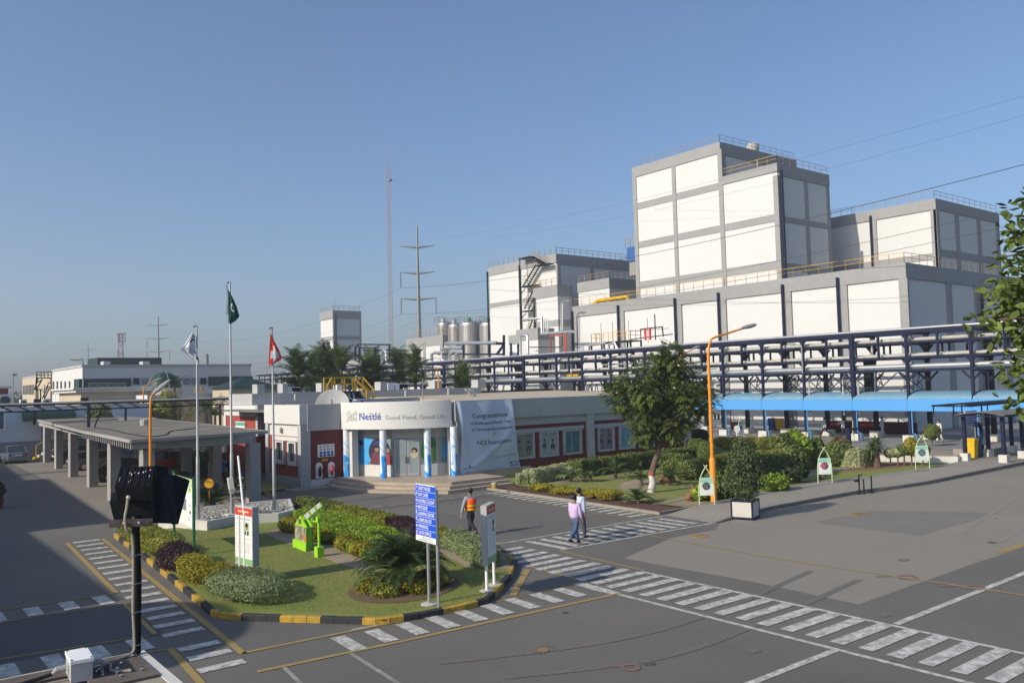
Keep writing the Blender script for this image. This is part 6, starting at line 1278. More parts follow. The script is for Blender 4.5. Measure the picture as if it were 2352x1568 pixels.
for seg, (z0, z1) in enumerate(((0, .55), (.55, .68), (.68, .8), (.8, .9), (.9, 1))):
    mb = MB(); h0, h1 = H_*z0, H_*z1; w0, w1 = 1.25*(1-.35*z0), 1.25*(1-.35*z1)
    for sx_, sy_ in ((-1, -1), (1, -1), (1, 1), (-1, 1)): mb.bar((x+sx_*w0, y+sy_*w0, h0), (x+sx_*w1, y+sy_*w1, h1), .22); mb.bar((x+sx_*w0, y+sy_*w0, h0), (x-sy_*w1, y+sx_*w1, h1), .14)
    if seg >= 3: mb.bx(x-1.5, x+1.5, y-1.5, y+1.5, h1-.3, h1)
    mb.build('lattice_section', mat('tower_red', (.35, .12, .11), .6, .1, 2) if seg % 2 == 0 else M['conc_pale'], tm)
for k, sx_ in enumerate((-1.6, -.7, .7, 1.6)): MB().bx(x+sx_-.15, x+sx_+.15, y-1.9, y-1.6, H_*.88, H_*1.02).build('antenna', M['conc_pale'], tm)
def wire(p, q, sag, label, r=.02):
    p, q = np.asarray(p, float), np.asarray(q, float); t = thing('power_line', label, 'cable', (p+q)/2, 'power lines across the sky')
    pts = [p+(q-p)*k/24+np.array([0, 0, -sag*4*(k/24)*(1-k/24)]) for k in range(25)]; MB().tube(pts, r, 4).build('cable', M['wire'], t)
ins = [(a[0], a[1], a[2]-3.2) for a in T1_]
wire(ins[2], far(2420, 360, 75), 2.0, 'power line from the middle pylon arm up to the right edge, thickest of the lines', .03); wire(ins[4], far(2440, 452, 75), 2.0, 'power line from the lower left pylon arm passing the tower faces'); wire(ins[5], far(2440, 492, 75), 2.0, 'lowest power line from the lower right pylon arm to the right edge')
wire(far(975, 551, 172), far(2440, 195, 80), 1.5, 'uppermost faint power line above the tall tower', .01); wire(far(1120, 545, 165), far(2440, 240, 80), 1.5, 'second faint power line just below the uppermost one', .01)
wire(ins[2], T2_[3], 5, 'power line running left from the middle arm of the tall pylon'); wire(ins[4], T2_[5], 5, 'power line running left from the lower left arm of the tall pylon'); wire(ins[5], (T2_[5][0]+4, T2_[5][1], T2_[5][2]-3), 5, 'lowest power line running left behind the flags')

# ================================================================ STREET LAMPS
def street_lamp(label, base, hbend, tip, r=.09, sleeve=2.2, m=M['orange'], head=.62):
    t = thing('street_lamp', label, 'street lamp', base, 'curved street lamps'); b = np.array(base, float); tip = np.array(tip, float)
    h = tip-b; h[2] = 0; d = h/np.linalg.norm(h); L = np.linalg.norm(h)
    pts = [b, b+[0, 0, (hbend-b[2])*.5], b+[0, 0, hbend-b[2]-.5]]+[np.array([*(b[:2]+d[:2]*L*f), z]) for f, z in ((.02, hbend-.1), (.08, hbend+.22), (.18, hbend+.25+(tip[2]-hbend-.25)*.12), (.9, tip[2]-.06))]
    MB().tube(pts, [r, r*.9, r*.75, r*.65, r*.6, r*.6, r*.5], 10).build('pole', m, t, True)
    if sleeve: MB().lathe([(r*1.7, 0), (r*1.7, sleeve-.1), (r*1.15, sleeve)], b, 12).build('sleeve', m, t, True)
    c = np.array([*(b[:2]+d[:2]*L*.97), tip[2]]); e = np.array([d[0], d[1], (tip[2]-hbend)/L*.6]); e /= np.linalg.norm(e); s_ = np.array([-d[1], d[0], 0]); u_ = np.cross(e, s_)*-1
    V = []; F = []; n = 10
    for i, (f, w_, hh) in enumerate(((-.5, .06, .05), (-.25, .12, .09), (.1, .16, .11), (.4, .13, .08), (.55, .03, .03))):
        for k in range(n): a = 2*PI*k/n; V.append(c+e*f*head*1.6+s_*w_*math.cos(a)*head*1.6+u_*hh*math.sin(a)*head*1.6)
    for i in range(4):
        for k in range(n): F.append((i*n+k, i*n+(k+1) % n, (i+1)*n+(k+1) % n, (i+1)*n+k))
    F += [tuple(range(n)), tuple(range(4*n, 5*n))]; MB().add(V, F).build('lamp_head', M['lamp_grey'], t, True); return t
bse = g(1640, 1157); street_lamp('tall orange street lamp standing at the garden edge beside the walkway', (bse[0], bse[1], .1), 7.25, ony(1722, 749, bse[1]-.3), .085, 2.0)
bx2 = onx(*Q3(243, 180), 52); street_lamp('orange street lamp behind the feathery tree with its head over the pipe bridge', (52, bx2[1], .05), onx(*Q3(250, 110), 52)[2], ony(*Q3(345, 45), bx2[1]), .08, 0)
bx3 = ony(*Qe(1378, 250), 57); street_lamp('small orange street lamp above the grey parapet beside the palms', (bx3[0], 57, 5.5), ony(*Qe(1365, 130), 57)[2], ony(*Qe(1260, 75), 57), .07, 0)
b4 = ony(346, 1140, 39.3); 
hb4 = vz(b4[0], 39.3, Qt(1385, 1090)[1]); tp4 = far(*Qt(1470, 975), np.linalg.norm(np.array([b4[0], 39.3, 5])-EYE)+.2); street_lamp('orange street lamp in front of the carport beside the floodlight', (b4[0], 39.3, 0), hb4-.1, tp4, .075, 0)
b5 = ony(*Qt(1308, 1105), 98); street_lamp('small ochre street lamp in front of the green dome', (b5[0], 98, 0), ony(*Qt(1312, 985), 98)[2], ony(*Qt(1440, 905), 98), .09, 0)
b6 = ony(*Qt(758, 770), 120); street_lamp('grey street lamp on the white plant building roof at the far left', (b6[0], 120, 5), ony(*Qt(757, 735), 120)[2], ony(*Qt(675, 725), 120), .1, 0, M['pylon'])
# (thin light mast at far left)
b7 = ony(*Qt(118, 930), 150); lm = thing('light_mast', 'thin floodlight mast above the far left trees', 'mast', (b7[0], 150, 0)); tp = ony(*Qt(128, 862), 150); MB().tube([(b7[0], 150, 0), (b7[0], 150, tp[2])], .12, 6).build('mast', M['pylon'], lm); MB().bx(b7[0]-.1, b7[0]+.5, 149.8, 150.2, tp[2]-.15, tp[2]+.2).build('lamp_head', M['pylon'], lm)
lc = g(*Q4(745, 870)); gp = onx(*Q4(745, 430), 69.3); gl = thing('canopy_lamp', 'grey lamp post fixed to the pipe bridge above the blue canopy', 'street lamp', (69.3, gp[1], 0)); MB().tube([(69.3, gp[1], 6), (69.3, gp[1], onx(*Q4(742, 240), 69.3)[2]), onx(*Q4(690, 228), 69.0)], .06, 6).build('pole', M['galv'], gl); MB().bar(onx(*Q4(690, 228), 69.0), onx(*Q4(650, 235), 69.0), .2, .1).build('lamp_head', M['lamp_grey'], gl)

# ================================================================ FLAGS
fpw = thing('flag_planter', 'white walled planter of pebbles under the three flagpoles', 'planter', (13, 37, 0))
IZ = .13
pa = [tuple(g(*QI(x, y_), .13)[:2]) for x, y_ in ((-60, 520), (75, 530), (370, 470), (830, 440), (1000, 400))]; pbk = [(16.6, 38.6), (12.2, 39.3), (10.3, 37.6)]
ptop = .50
outer = pa+pbk; cen = np.mean(np.array(outer), 0); inner = [tuple(np.array(p)+(cen-np.array(p))*.16/np.linalg.norm(cen-np.array(p))*1.2) for p in outer]
n = len(outer); V = [(*p, .02) for p in outer]+[(*p, ptop) for p in outer]+[(*p, ptop) for p in inner]+[(*p, ptop-.12) for p in inner]; F = []
for i in range(n):
    j = (i+1) % n; F += [(i, j, n+j, n+i), (n+i, n+j, 2*n+j, 2*n+i), (2*n+i, 2*n+j, 3*n+j, 3*n+i)]
MB().add(V, F).build('wall', M['footing'], fpw); mb = MB(); mb.sheet(inner, ptop-.1); mb.build('bed', M['gravel'], fpw)
rg = np.random.default_rng(3); A_ = np.array(inner); PP = rg.uniform(A_.min(0), A_.max(0), (2600, 2)); PP = PP[inside(PP, inner)]; V = []; F = []
base = np.array([(1, 0, 0), (-1, 0, 0), (0, 1, 0), (0, -1, 0), (0, 0, 1), (0, 0, -1)], float); fc = [(0, 2, 4), (2, 1, 4), (1, 3, 4), (3, 0, 4), (2, 0, 5), (1, 2, 5), (3, 1, 5), (0, 3, 5)]
for p in PP:
    s = rg.uniform(.035, .075, 3); s[2] *= .6; a = rg.uniform(0, 6.3); R_ = np.array([[math.cos(a), -math.sin(a), 0], [math.sin(a), math.cos(a), 0], [0, 0, 1]]); k0 = len(V); V += [tuple(R_@(b*s)+np.array([p[0], p[1], ptop-.08+rg.uniform(0, .03)])) for b in base]; F += [tuple(i+k0 for i in f) for f in fc]
stuff(npmesh('pebbles', V, F, M['pebble'], fpw))
def flagpole(uv, vtop, label):
    P = g(*uv, ptop-.05); h = vz(P[0], P[1], vtop); t = thing('flagpole', label, 'flagpole', (P[0], P[1], ptop-.05), 'flagpoles in the planter')
    MB().tube([(P[0], P[1], ptop-.05), (P[0], P[1], 3), (P[0], P[1], 3.05), (P[0], P[1], h)], [.075, .07, .052, .035], 10).build('pole', M['galv'], t, True); MB().bx(P[0]-.25, P[0]+.25, P[1]-.25, P[1]+.25, ptop-.12, ptop-.02).build('base_plate', M['footing'], t)
    MB().tube([(P[0], P[1], h), (P[0], P[1], h+.02), (P[0]-.1, P[1]+.08, h-.04)], .03, 6).build('truck', M['black_steel'], t); return P, h
rt2 = RT[:2]/np.linalg.norm(RT[:2])
def flag(P, outline, label, m, cols_, decor=None):
    """cloth from a grid of photograph pixels (rows down the hoist, columns along the fly) hung at the pole's distance with folds in depth"""
    dist = np.linalg.norm(np.array([P[0], P[1], 7])-EYE); t = thing('flag', label, 'flag', (P[0], P[1], 7), 'flags on the planter poles')
    G = np.array(outline, float); nr, nc = G.shape[:2]; nr2, nc2 = 22, 22
    def S(s, q):
        a = s*(nc-1); b = q*(nr-1); i = min(int(a), nc-2); j = min(int(b), nr-2); fa, fb = a-i, b-j
        uv = (G[j, i]*(1-fa)+G[j, i+1]*fa)*(1-fb)+(G[j+1, i]*(1-fa)+G[j+1, i+1]*fa)*fb
        return far(uv[0], uv[1], dist-.05+.07*math.sin(7*s+3*q)*s+.04*math.sin(13*s-5*q)*s)
    for (s0, s1, mm_) in cols_:
        V = [S(s0+(s1-s0)*i/nc2, j/nr2) for j in range(nr2+1) for i in range(nc2+1)]; F = [(j*(nc2+1)+i, j*(nc2+1)+i+1, (j+1)*(nc2+1)+i+1, (j+1)*(nc2+1)+i) for j in range(nr2) for i in range(nc2)]; MB().add(V, F).build('cloth', mm_, t, True)
    def on(s, q): p = S(s, q); d = EYE-p; return p+d/np.linalg.norm(d)*.02
    if decor: decor(t, on)
    return t
fw_ = mat('white_flag_cloth', (.74, .76, .8), .8, .03, 5, transl=.25); fg_ = mat('green_flag_cloth', (.004, .075, .06), .8, .05, 5, transl=.15); fr_ = mat('red_flag_cloth', (.85, .05, .03), .8, .05, 5, transl=.35)
P1, h1 = flagpole((455, 1193), 748, 'left and shorter flagpole carrying the white flag'); P2, h2 = flagpole((533, 1180), 648, 'tallest flagpole in the middle carrying the green flag'); P3, h3 = flagpole((630, 1170), 752, 'right flagpole carrying the red flag')
Qw = zoom(450, 800, 520, 915)
flag(P1, [[Qw(480, 440), Qw(420, 440), Qw(380, 435)], [Qw(495, 650), Qw(330, 700), Qw(170, 770)], [Qw(520, 820), Qw(300, 880), Qw(5, 950)], [Qw(575, 1000), Qw(330, 1060), Qw(140, 1060)], [Qw(615, 1260), Qw(480, 1260), Qw(370, 1230)], [Qw(640, 1410), Qw(560, 1420), Qw(430, 1310)]], 'white flag with dark printed emblem drooping from the left pole', fw_, [(0, 1, fw_)],
     lambda t, on: (strokes(t, lambda x, y: on(.1+.7*x, .64-.3*y), NEST, .035, M['print_grey']), strokes(t, lambda x, y: on(x, y), [[(.3, .02), (.2, .08), (.02, .1)], [(.5, .15), (.55, .2), (.3, .15), (.05, .19)], [(.35, .2), (.4, .22)], [(.1, .74), (.3, .8), (.1, .78)], [(.2, .86), (.05, .8)], [(.8, .82), (.95, .86)]], .05, M['print_black'])))
def dec2(t, on):
    strokes(t, on, [[(.5+.16*math.cos(a), .55+.1*math.sin(a)) for a in np.linspace(.6, 5.2, 9)]], .05, fw_); strokes(t, on, [[(.6, .5), (.66, .53)], [(.63, .49), (.62, .54)]], .03, fw_)
flag(P2, [[Qt(2078, 60), Qt(2084, 88), Qt(2088, 95)], [Qt(2080, 160), Qt(2105, 150), Qt(2128, 170)], [Qt(2080, 240), Qt(2118, 235), Qt(2160, 245)], [Qt(2082, 310), Qt(2130, 310), Qt(2184, 330)], [Qt(2082, 385), Qt(2100, 400), Qt(2150, 370)]], 'dark green flag with white edge drooping from the tallest pole', fg_, [(0, 1, fg_)], dec2)
wflag = [o for o in bpy.data.objects if o.get('label') == 'dark green flag with white edge drooping from the tallest pole'][0]
d2 = np.linalg.norm(np.array([P2[0], P2[1], 8])-EYE); MB().add([far(*Qt(x, y_), d2+.06*math.sin(k)) for k, (x, y_) in enumerate(((2057, 38), (2075, 45), (2078, 170), (2084, 310), (2062, 312), (2066, 170)))], [(0, 1, 2, 5), (5, 2, 3, 4)]).build('white_stripe', fw_, wflag)
def dec3(t, on):
    for a, b in (((.2, .56), (.8, .62)), ((.5, .42), (.48, .78))): strokes(t, on, [[a, ((a[0]+b[0])/2, (a[1]+b[1])/2), b]], .2, fw_)
flag(P3, [[(621, 764), (622, 764), (623, 766)], [(620, 785), (626, 782), (630, 783)], [(618, 812), (632, 806), (642, 805)], [(617, 832), (632, 827), (648, 822)], [(618, 840), (624, 835), (640, 829)]], 'red flag with white cross drooping from the right pole', fr_, [(0, 1, fr_)], dec3)
# camera housing and its pole, round yellow sign
def onpole(zx, zy, P): return far(zx, zy, np.linalg.norm(np.array([P[0], P[1], 2])-EYE)-.3)
Q8 = zoom(380, 1120, 720, 2352)
cc2 = thing('cctv_pole', 'thin white pole with cross arm and cable rings beside the left notice stand', 'pole', (9.2, 24.9, .13))
D2 = np.linalg.norm(np.array([9.24, 24.9, 2])-EYE); b0 = g(562, 1337, .13); MB().tube([b0, (b0[0], b0[1], vz(b0[0], b0[1], 1180)), far(*Q8(1490, 130), D2)], [.036, .034, .032], 8).build('pole', M['white'], cc2); MB().tube([(b0[0]-.13, b0[1]+.04, b0[2]), (b0[0]-.13, b0[1]+.04, vz(b0[0], b0[1], 1182))], .03, 8).build('pole', M['white'], cc2)
for zy in (510, 640): MB().bar(far(*Q8(1480, zy), D2), far(*Q8(1580, zy-5), D2), .03).build('ring', M['alu'], cc2)
MB().tube(smoothline([far(*Q8(1425, 700), D2), far(*Q8(1480, 750), D2), far(*Q8(1560, 700), D2), far(*Q8(1590, 680), D2)], 4), .018, 5).build('cable', M['cable'], cc2)
c3 = thing('junction_box', 'grey box low on the pole behind the clipped corner hedge', 'box', (9.4, 24.6, .13)); q0 = g(*QI(545, 1080), .13); MB().bx(q0[0]-.12, q0[0]+.12, q0[1]-.08, q0[1]+.1, .3, .75).build('box', M['coolwhite'], c3)
Dc = np.linalg.norm(np.array([P2[0], P2[1], 1.5])-EYE)-.25; ch = thing('cctv_camera', 'grey camera housing on the middle flagpole', 'camera', far(*Q8(1380, 800), Dc)); pts = [far(*Q8(x, y_), Dc) for x, y_ in ((1322, 515), (1400, 500), (1428, 700), (1352, 712))]; MB().slab(pts, (0, 1, 0), .22).build('sunshield', M['conc_pale'], ch); pts = [far(*Q8(x, y_), Dc+.02) for x, y_ in ((1355, 715), (1425, 705), (1425, 775), (1362, 785))]; MB().slab(pts, (0, 1, 0), .18).build('housing', M['lamp_grey'], ch); MB().bar(far(*Q8(1385, 790), Dc+.1), far(*Q8(1390, 850), Dc+.1), .05).build('bracket', M['black_steel'], ch); MB().bar(far(*Q8(1385, 852), Dc), far(*Q8(1560, 850), Dc), .06).build('cross_arm', M['galv'], ch)
ys = g(481, 1172, .3); rs = thing('round_sign', 'round orange and yellow sign on a thin stem behind the flag planter', 'sign', (ys[0], ys[1]+3, 0)); D3 = np.linalg.norm(np.array([12.6, 39.8, 1])-EYE); cpt = far(*Q8(990, 605), D3); rd_ = .2; nrm = np.array([-FW[0], -FW[1], 0]); e1 = np.array([RT[0], RT[1], 0])
MB().slab([cpt+rd_*1.1*(math.cos(2*PI*k/24)*e1+math.sin(2*PI*k/24)*np.array([0, 0, 1])) for k in range(24)], nrm, .02).build('rim', M['orange'], rs); MB().slab([cpt+nrm*.022+rd_*.93*(math.cos(2*PI*k/24)*e1+math.sin(2*PI*k/24)*np.array([0, 0, 1])) for k in range(24)], nrm, .01).build('face', M['yellow_steel'], rs); MB().tube([cpt-[0, 0, .3], (cpt[0], cpt[1], .1)], .02, 6).build('stem', M['orange'], rs)
# ================================================================ SIGNS
def fitdir(P, width, u, z, lo, hi):
    """bearing in degrees such that the far end of a width-long board starting at P lands on photo column u"""
    best = None
    for a in np.linspace(lo, hi, 400):
        q = np.array(P[:2])+width*np.array([math.cos(math.radians(a)), math.sin(math.radians(a))]); e = abs(pix((q[0], q[1], z))[0]-u)
        if best is None or e < best[0]: best = (e, a)
    return best[1]
def notice(label, near, ang, width, z0, z1, th_, face_side, posts, printed_lit=True):
    """thick light-box notice stand; near corner on the ground, bearing of the printed face, printing on the given side"""
    d = np.array([math.cos(math.radians(ang)), math.sin(math.radians(ang))]); nn = np.array([-d[1], d[0]])*face_side; t = thing('notice_stand', label, 'notice board', (near[0], near[1], .13), 'notice stands on the island')
    a = np.array(near[:2]); b = a+d*width; bk_ = -nn*th_
    MB().prism([tuple(a), tuple(b), tuple(b+bk_), tuple(a+bk_)], z0, z1).build('cabinet', M['recep_grey'], t)
    f = lambda s, z, o=.006: (*(a+d*width*s+nn*o), z); H = z1-z0
    def r(name, s0, s1, q0, q1, m, o=.006): MB().add([f(s0, z0+H*q0, o), f(s1, z0+H*q0, o), f(s1, z0+H*q1, o), f(s0, z0+H*q1, o)], [(0, 1, 2, 3)]).build(name, m, t)
    wm = mat('notice_white', (.72, .73, .7), .5, .02, 4); r('print_panel', .02, .98, .03, .97, wm); r('print_header', .02, .98, .84, .97, mat('notice_red', (.55, .06, .045), .5, .03, 4), .01); r('print_footer', .02, .98, .03, .12, mat('notice_green', (.22, .42, .16), .5, .05, 4), .01)
    fl = -1 if face_side > 0 else 1
    X = lambda s: s if face_side < 0 else 1-s
    dark = M['print_grey']; gr_ = mat('notice_grey', (.3, .3, .31), .6, .02, 4)
    r('portrait', X(.82), X(.56), .52, .74, mat('portrait_green', (.42, .55, .3), .5, .05, 4), .01); cx_ = X(.69)
    mb = MB(); mb.add([f(cx_+.075*math.cos(2*PI*k/14), z0+H*(.655)+.085*math.sin(2*PI*k/14), .015) for k in range(14)], [tuple(range(14))]); mb.build('print', M['skin'], t); mb = MB(); mb.add([f(cx_+.08*math.cos(PI*k/10), z0+H*.665+.1*math.sin(PI*k/10), .018) for k in range(11)], [tuple(range(11))]); mb.build('print', M['hair'], t); r('print', cx_-.1, cx_+.1, .52, .585, M['print_black'], .016); r('print', cx_-.02, cx_+.02, .52, .59, M['white'], .019)
    for k in range(4): r('print_line', X(.86), X(.52), .46-.0*k-.022*k, .465-.022*k, gr_, .01) if k < 2 else None
    for k in range(7): r('print_line', X(.84), X(.5+.02*(k % 3)), .38-.026*k, .386-.026*k, gr_, .01)
    for k in range(10): r('print_line', X(.42), X(.1+.05*(k % 2)), .7-.05*k-(.03 if k > 4 else 0), .707-.05*k-(.03 if k > 4 else 0), gr_, .01)
    for k, (s0, s1) in enumerate(((.2, .45), (.55, .8))): r('print_title', s0, s1, .895, .92, mat('notice_cream', (.75, .6, .3), .5, .02, 4), .014)
    r('print_title', .12, .5, .775, .79, dark, .012); r('print_title', .52, .9, .775, .79, dark, .012)
    for p in posts: MB().tube([(p[0], p[1], .1), (p[0], p[1], z0+.05)], .045, 10).build('post', M['white'], t, True); MB().lathe([(.2, .125), (.2, .15), (.1, .16)], (p[0], p[1], 0), 14).build('pad', M['conc_pale'], t)
    return t
IZ = .13
# left stand: printed face towards the sun, narrow shaded end towards us
nl = g(*QI(560, 1092), IZ)[:2]; nl = (nl[0]-.05, nl[1]-.15); zt1 = vz(nl[0], nl[1], QI(555, 285)[1]); zb1 = vz(nl[0], nl[1], QI(565, 920)[1])
an = fitdir(nl, 1.0, QI(370, 600)[0], 1.6, 80, 200)
dl = np.array([math.cos(math.radians(an)), math.sin(math.radians(an))])
notice('left notice stand with red header, its printed face in the sun', nl, an, 1.0, zb1, zt1, .2, 1, [(nl[0]+dl[0]*.12+.08, nl[1]+dl[1]*.12), (nl[0]+dl[0]*.85+.08, nl[1]+dl[1]*.85)])
nr = g(*QJ(1392, 1225), IZ)[:2]; nr = (nr[0]-.02, nr[1]-.1); zt2_ = vz(nr[0], nr[1], QJ(1380, 345)[1]); zb2_ = vz(nr[0], nr[1], QJ(1392, 960)[1])
ar = fitdir(nr, .82, QJ(1483, 600)[0], 1.6, 10, 85); dr2 = np.array([math.cos(math.radians(ar)), math.sin(math.radians(ar))])
notice('right notice stand seen edge on beside the round hedge end', nr, ar, .82, zb2_, zt2_, .17, -1, [(nr[0]+dr2[0]*.12-.05, nr[1]+dr2[1]*.12+.06), (nr[0]+dr2[0]*.82-.05, nr[1]+dr2[1]*.82+.06)])
# blue direction sign
pA = g(997+11, 1396, IZ-.02); pB = g(986, 1388, IZ-.02)
ds_ = thing('direction_sign', 'blue direction sign with eight white arrow lines on two grey posts', 'sign', (pA[0], pA[1], IZ))
zt3 = vz(pA[0], pA[1], QJ(890, 140)[1]); zb3 = vz(pA[0], pA[1], QJ(900, 738)[1]); dv = np.array(pB[:2])-np.array(pA[:2]); aS = fitdir((pA[0]-.03, pA[1]-.05), 1.0, QJ(672, 400)[0], 2.4, 60, 200); dS = np.array([math.cos(math.radians(aS)), math.sin(math.radians(aS))]); nS = np.array([-dS[1], dS[0]])
o0 = np.array(pA[:2])+nS*.07-dS*.05; o1 = o0+dS*1.0; HS = zt3-zb3
MB().prism([tuple(o0), tuple(o1), tuple(o1-nS*.04), tuple(o0-nS*.04)], zb3, zt3).build('board', M['white'], ds_)
LB = lambda s, q, o=.008: np.array([*(o1+(o0-o1)*s+nS*o), zb3+HS*q])                   # s runs left to right as read
rows = ['GUEST HOUSE', 'DAY CARE', 'HOUSING COLONY', 'MOSQUE', 'LEARNING CENTRE', 'ADMIN BLOCK', 'PARKING', 'GATE OFFICE']; wdt = [.62, .5, .82, .46, .78, .66, .48, .62]
ARW = {'r': [[(0, .5), (1, .5)], [(.55, .95), (1, .5), (.55, .05)]], 'l': [[(0, .5), (1, .5)], [(.45, .95), (0, .5), (.45, .05)]], 'tr': [[(0, 0), (0, .65), (.9, .65)], [(.55, 1), (.95, .65), (.55, .3)]], 'ul': [[(.9, 0), (.15, .85)], [(.1, .3), (.1, .9), (.7, .9)]], 'dl': [[(.9, .95), (.15, .15)], [(.1, .7), (.1, .1), (.7, .1)]]}
for k, (tx, wd_, ar_) in enumerate(zip(rows, wdt, ['tr', 'tr', 'r', 'l', 'ul', 'ul', 'l', 'dl'])):
    q1 = 1-.012-k*.112; q0_ = q1-.104
    MB().add([LB(.0, q0_), LB(1, q0_), LB(1, q1), LB(0, q1)], [(0, 1, 2, 3)]).build('sign_row', M['signblue'], ds_)
    b0_ = LB(.17, q0_+.022, .014); lettering(tx, b0_, (LB(1, 0)-LB(0, 0))/1.0, (0, 0, 1), wd_*1.0, M['white'], ds_, height=HS*.06, bold=.012)
    strokes(ds_, lambda x, y: LB(.03+.1*x, q0_+.018+.068*y, .014), ARW[ar_], .2, M['white'], 'arrow')
MB().add([LB(0, 0), LB(1, 0), LB(1, .098), LB(0, .098)], [(0, 1, 2, 3)]).build('sign_row', M['white'], ds_)
lettering('M&E Department', LB(.33, .06, .013), LB(1, 0)-LB(0, 0), (0, 0, 1), .42, M['print_black'], ds_, height=HS*.022); lettering('Nestlé Sheikhupura Factory', LB(.14, .02, .013), LB(1, 0)-LB(0, 0), (0, 0, 1), .72, M['print_black'], ds_, height=HS*.024)
for P in (pA, pB): MB().tube([(P[0], P[1], IZ-.03), (P[0], P[1], zt3-.1)], .042, 10).build('post', M['galv'], ds_, True)
MB().lathe([(.22, 0), (.22, .03), (.08, .05)], (pB[0], pB[1], IZ-.01), 14).build('pad', M['conc_pale'], ds_)
# sign by the shelter
sv = thing('direction_sign', 'small blue direction sign hanging below the bus shelter roof', 'sign', (59, 26.5, 0)); a = ony(*Qr(1480, 395), 27.2); b = ony(*Qr(1662, 622), 27.2)
box_part('board', M['white'], sv, a[0], b[0], 27.2, 27.24, b[2], a[2])
for k in range(6): z1_ = a[2]-(a[2]-b[2])*.145*k-.01; z0_ = z1_-(a[2]-b[2])*.135; box_part('sign_row', M['signblue'], sv, a[0]+.01, b[0]-.01, 27.18, 27.2, z0_, z1_); box_part('print_line', M['white'], sv, a[0]+.06, b[0]-.1-.12*(k % 3), 27.17, 27.18, z0_+.05, z1_-.05)
for x in (a[0]+.15, b[0]-.2): MB().tube([(x, 27.26, 0), (x, 27.26, a[2])], .04, 8).build('post', M['galv'], sv)
# arched garden signs
def arch_sign(label, L, R_, h, pic_m, bz=.06, board=(.42, 1.12)):
    L = np.array(L[:2]); R_ = np.array(R_[:2]); d = R_-L; w_ = np.linalg.norm(d); d = d/w_; nn = np.array([d[1], -d[0]]); t = thing('garden_sign', label, 'garden sign', (*((L+R_)/2), bz), 'pointed arch garden signs')
    for s, a in ((1, L), (-1, R_)):
        pts = [(*(a+d*s*x), z) for x, z in ((0, bz), (0, h*.45), (.06*w_, h*.62), (.2*w_, h*.8), (.42*w_, h*.94), (.62*w_, h*1.03))]; MB().tube(smoothline(pts, 3), .022, 6).build('arch_pole', M['palegreen'], t, True)
    c = (L+R_)/2; f = lambda x, z, o=.012: (*(c+d*x+nn*o), z); bw = w_*.45; z0_, z1_ = h*.3, h*.73
    MB().prism([tuple(c-d*bw+nn*.01), tuple(c+d*bw+nn*.01), tuple(c+d*bw-nn*.015), tuple(c-d*bw-nn*.015)], z0_, z1_).build('board', mat('sign_paleboard', (.68, .74, .68), .5, .03, 4), t)
    MB().add([f(-bw, z1_-.22), f(bw, z1_-.28), f(bw, z1_), f(-bw, z1_)], [(0, 1, 2, 3)]).build('print', mat('sign_mint', (.33, .58, .47), .5, .05, 4), t)
    cz_ = z0_+(z1_-z0_)*.52; r_ = bw*.62
    MB().add([f(r_*math.cos(2*PI*k/18)*(1+.1*math.sin(5*k)), cz_+r_*.95*math.sin(2*PI*k/18)*(1+.08*math.cos(3*k)), .016) for k in range(18)], [tuple(range(18))]).build('print', pic_m, t)
    strokes(t, lambda x, y: f(x*r_, cz_+y*r_, .02), [[(-.6, .5), (-.1, .2), (.1, -.6)], [(.4, .6), (.15, .1), (.3, -.4)], [(-.7, -.1), (-.2, -.1)]], .03, M['white'], 'print'); strokes(t, lambda x, y: f(x*bw, z0_+y*.25, .016), [[(-.2, .3), (.7, .25)], [(.1, .15), (.8, .12)]], .012, M['print_grey'], 'print'); MB().add([f(-bw*.8, z1_-.16, .017), f(bw*.3, z1_-.16, .017), f(bw*.3, z1_-.145, .017), f(-bw*.8, z1_-.145, .017)], [(0, 1, 2, 3)]).build('print', M['print_grey'], t)
    return t
pgrey = mat('sign_photo_grey', (.07, .08, .075), .5, .5, 9); pred = mat('sign_photo_red', (.1, .09, .09), .5, .8, 5, col2=(.4, .03, .08), mix2=.25, scale2=5)
A_ = g(*Q3(365, 1018), .06); B_ = (A_[0]+.5, A_[1]-.42); arch_sign('arched green garden sign in front of the orange lamp post', A_, B_, 1.82, pgrey)
A_ = g(*Q3(1092, 883), .06); B_ = (A_[0]+.56, A_[1]-.46); arch_sign('arched green garden sign with red spot in the middle of the garden edge', A_, B_, 1.95, pred)
A_ = g(*Q3(1690, 795), .06); B_ = (A_[0]+.62, A_[1]-.5); arch_sign('arched green garden sign with dark boat picture near the low wall', A_, B_, 2.05, mat('sign_photo_teal', (.09, .13, .16), .5, .4, 9))
A_ = g(*Q1(2075, 600)); B_ = g(*Q1(2140, 600)); arch_sign('far arched garden sign at the edge of the plaza', (A_[0], A_[1]), (B_[0], A_[1]), vz(A_[0], A_[1], Q1(2110, 300)[1]), pgrey, 0)
A_ = g(*Q1(395, 590)); arch_sign('far arched garden sign beside a round white plate', (A_[0], A_[1]), (A_[0]+.75, A_[1]), 2.2, pgrey, 0)
q0 = g(*Q1(367, 595)); wps = thing('plate_sign', 'round white plate sign on a post at the plaza edge', 'sign', (q0[0], q0[1], 0)); zc = vz(q0[0], q0[1], Q1(370, 420)[1]); MB().tube([(q0[0], q0[1], 0), (q0[0], q0[1], zc)], .05, 8).build('post', M['white'], wps); MB().slab([(q0[0]-.3*math.sin(2*PI*k/20)*.8, q0[1]-.06+.3*math.sin(2*PI*k/20)*.5, zc+.34*math.cos(2*PI*k/20)) for k in range(20)], (-.5, -.85, 0), .03).build('plate', M['white'], wps)
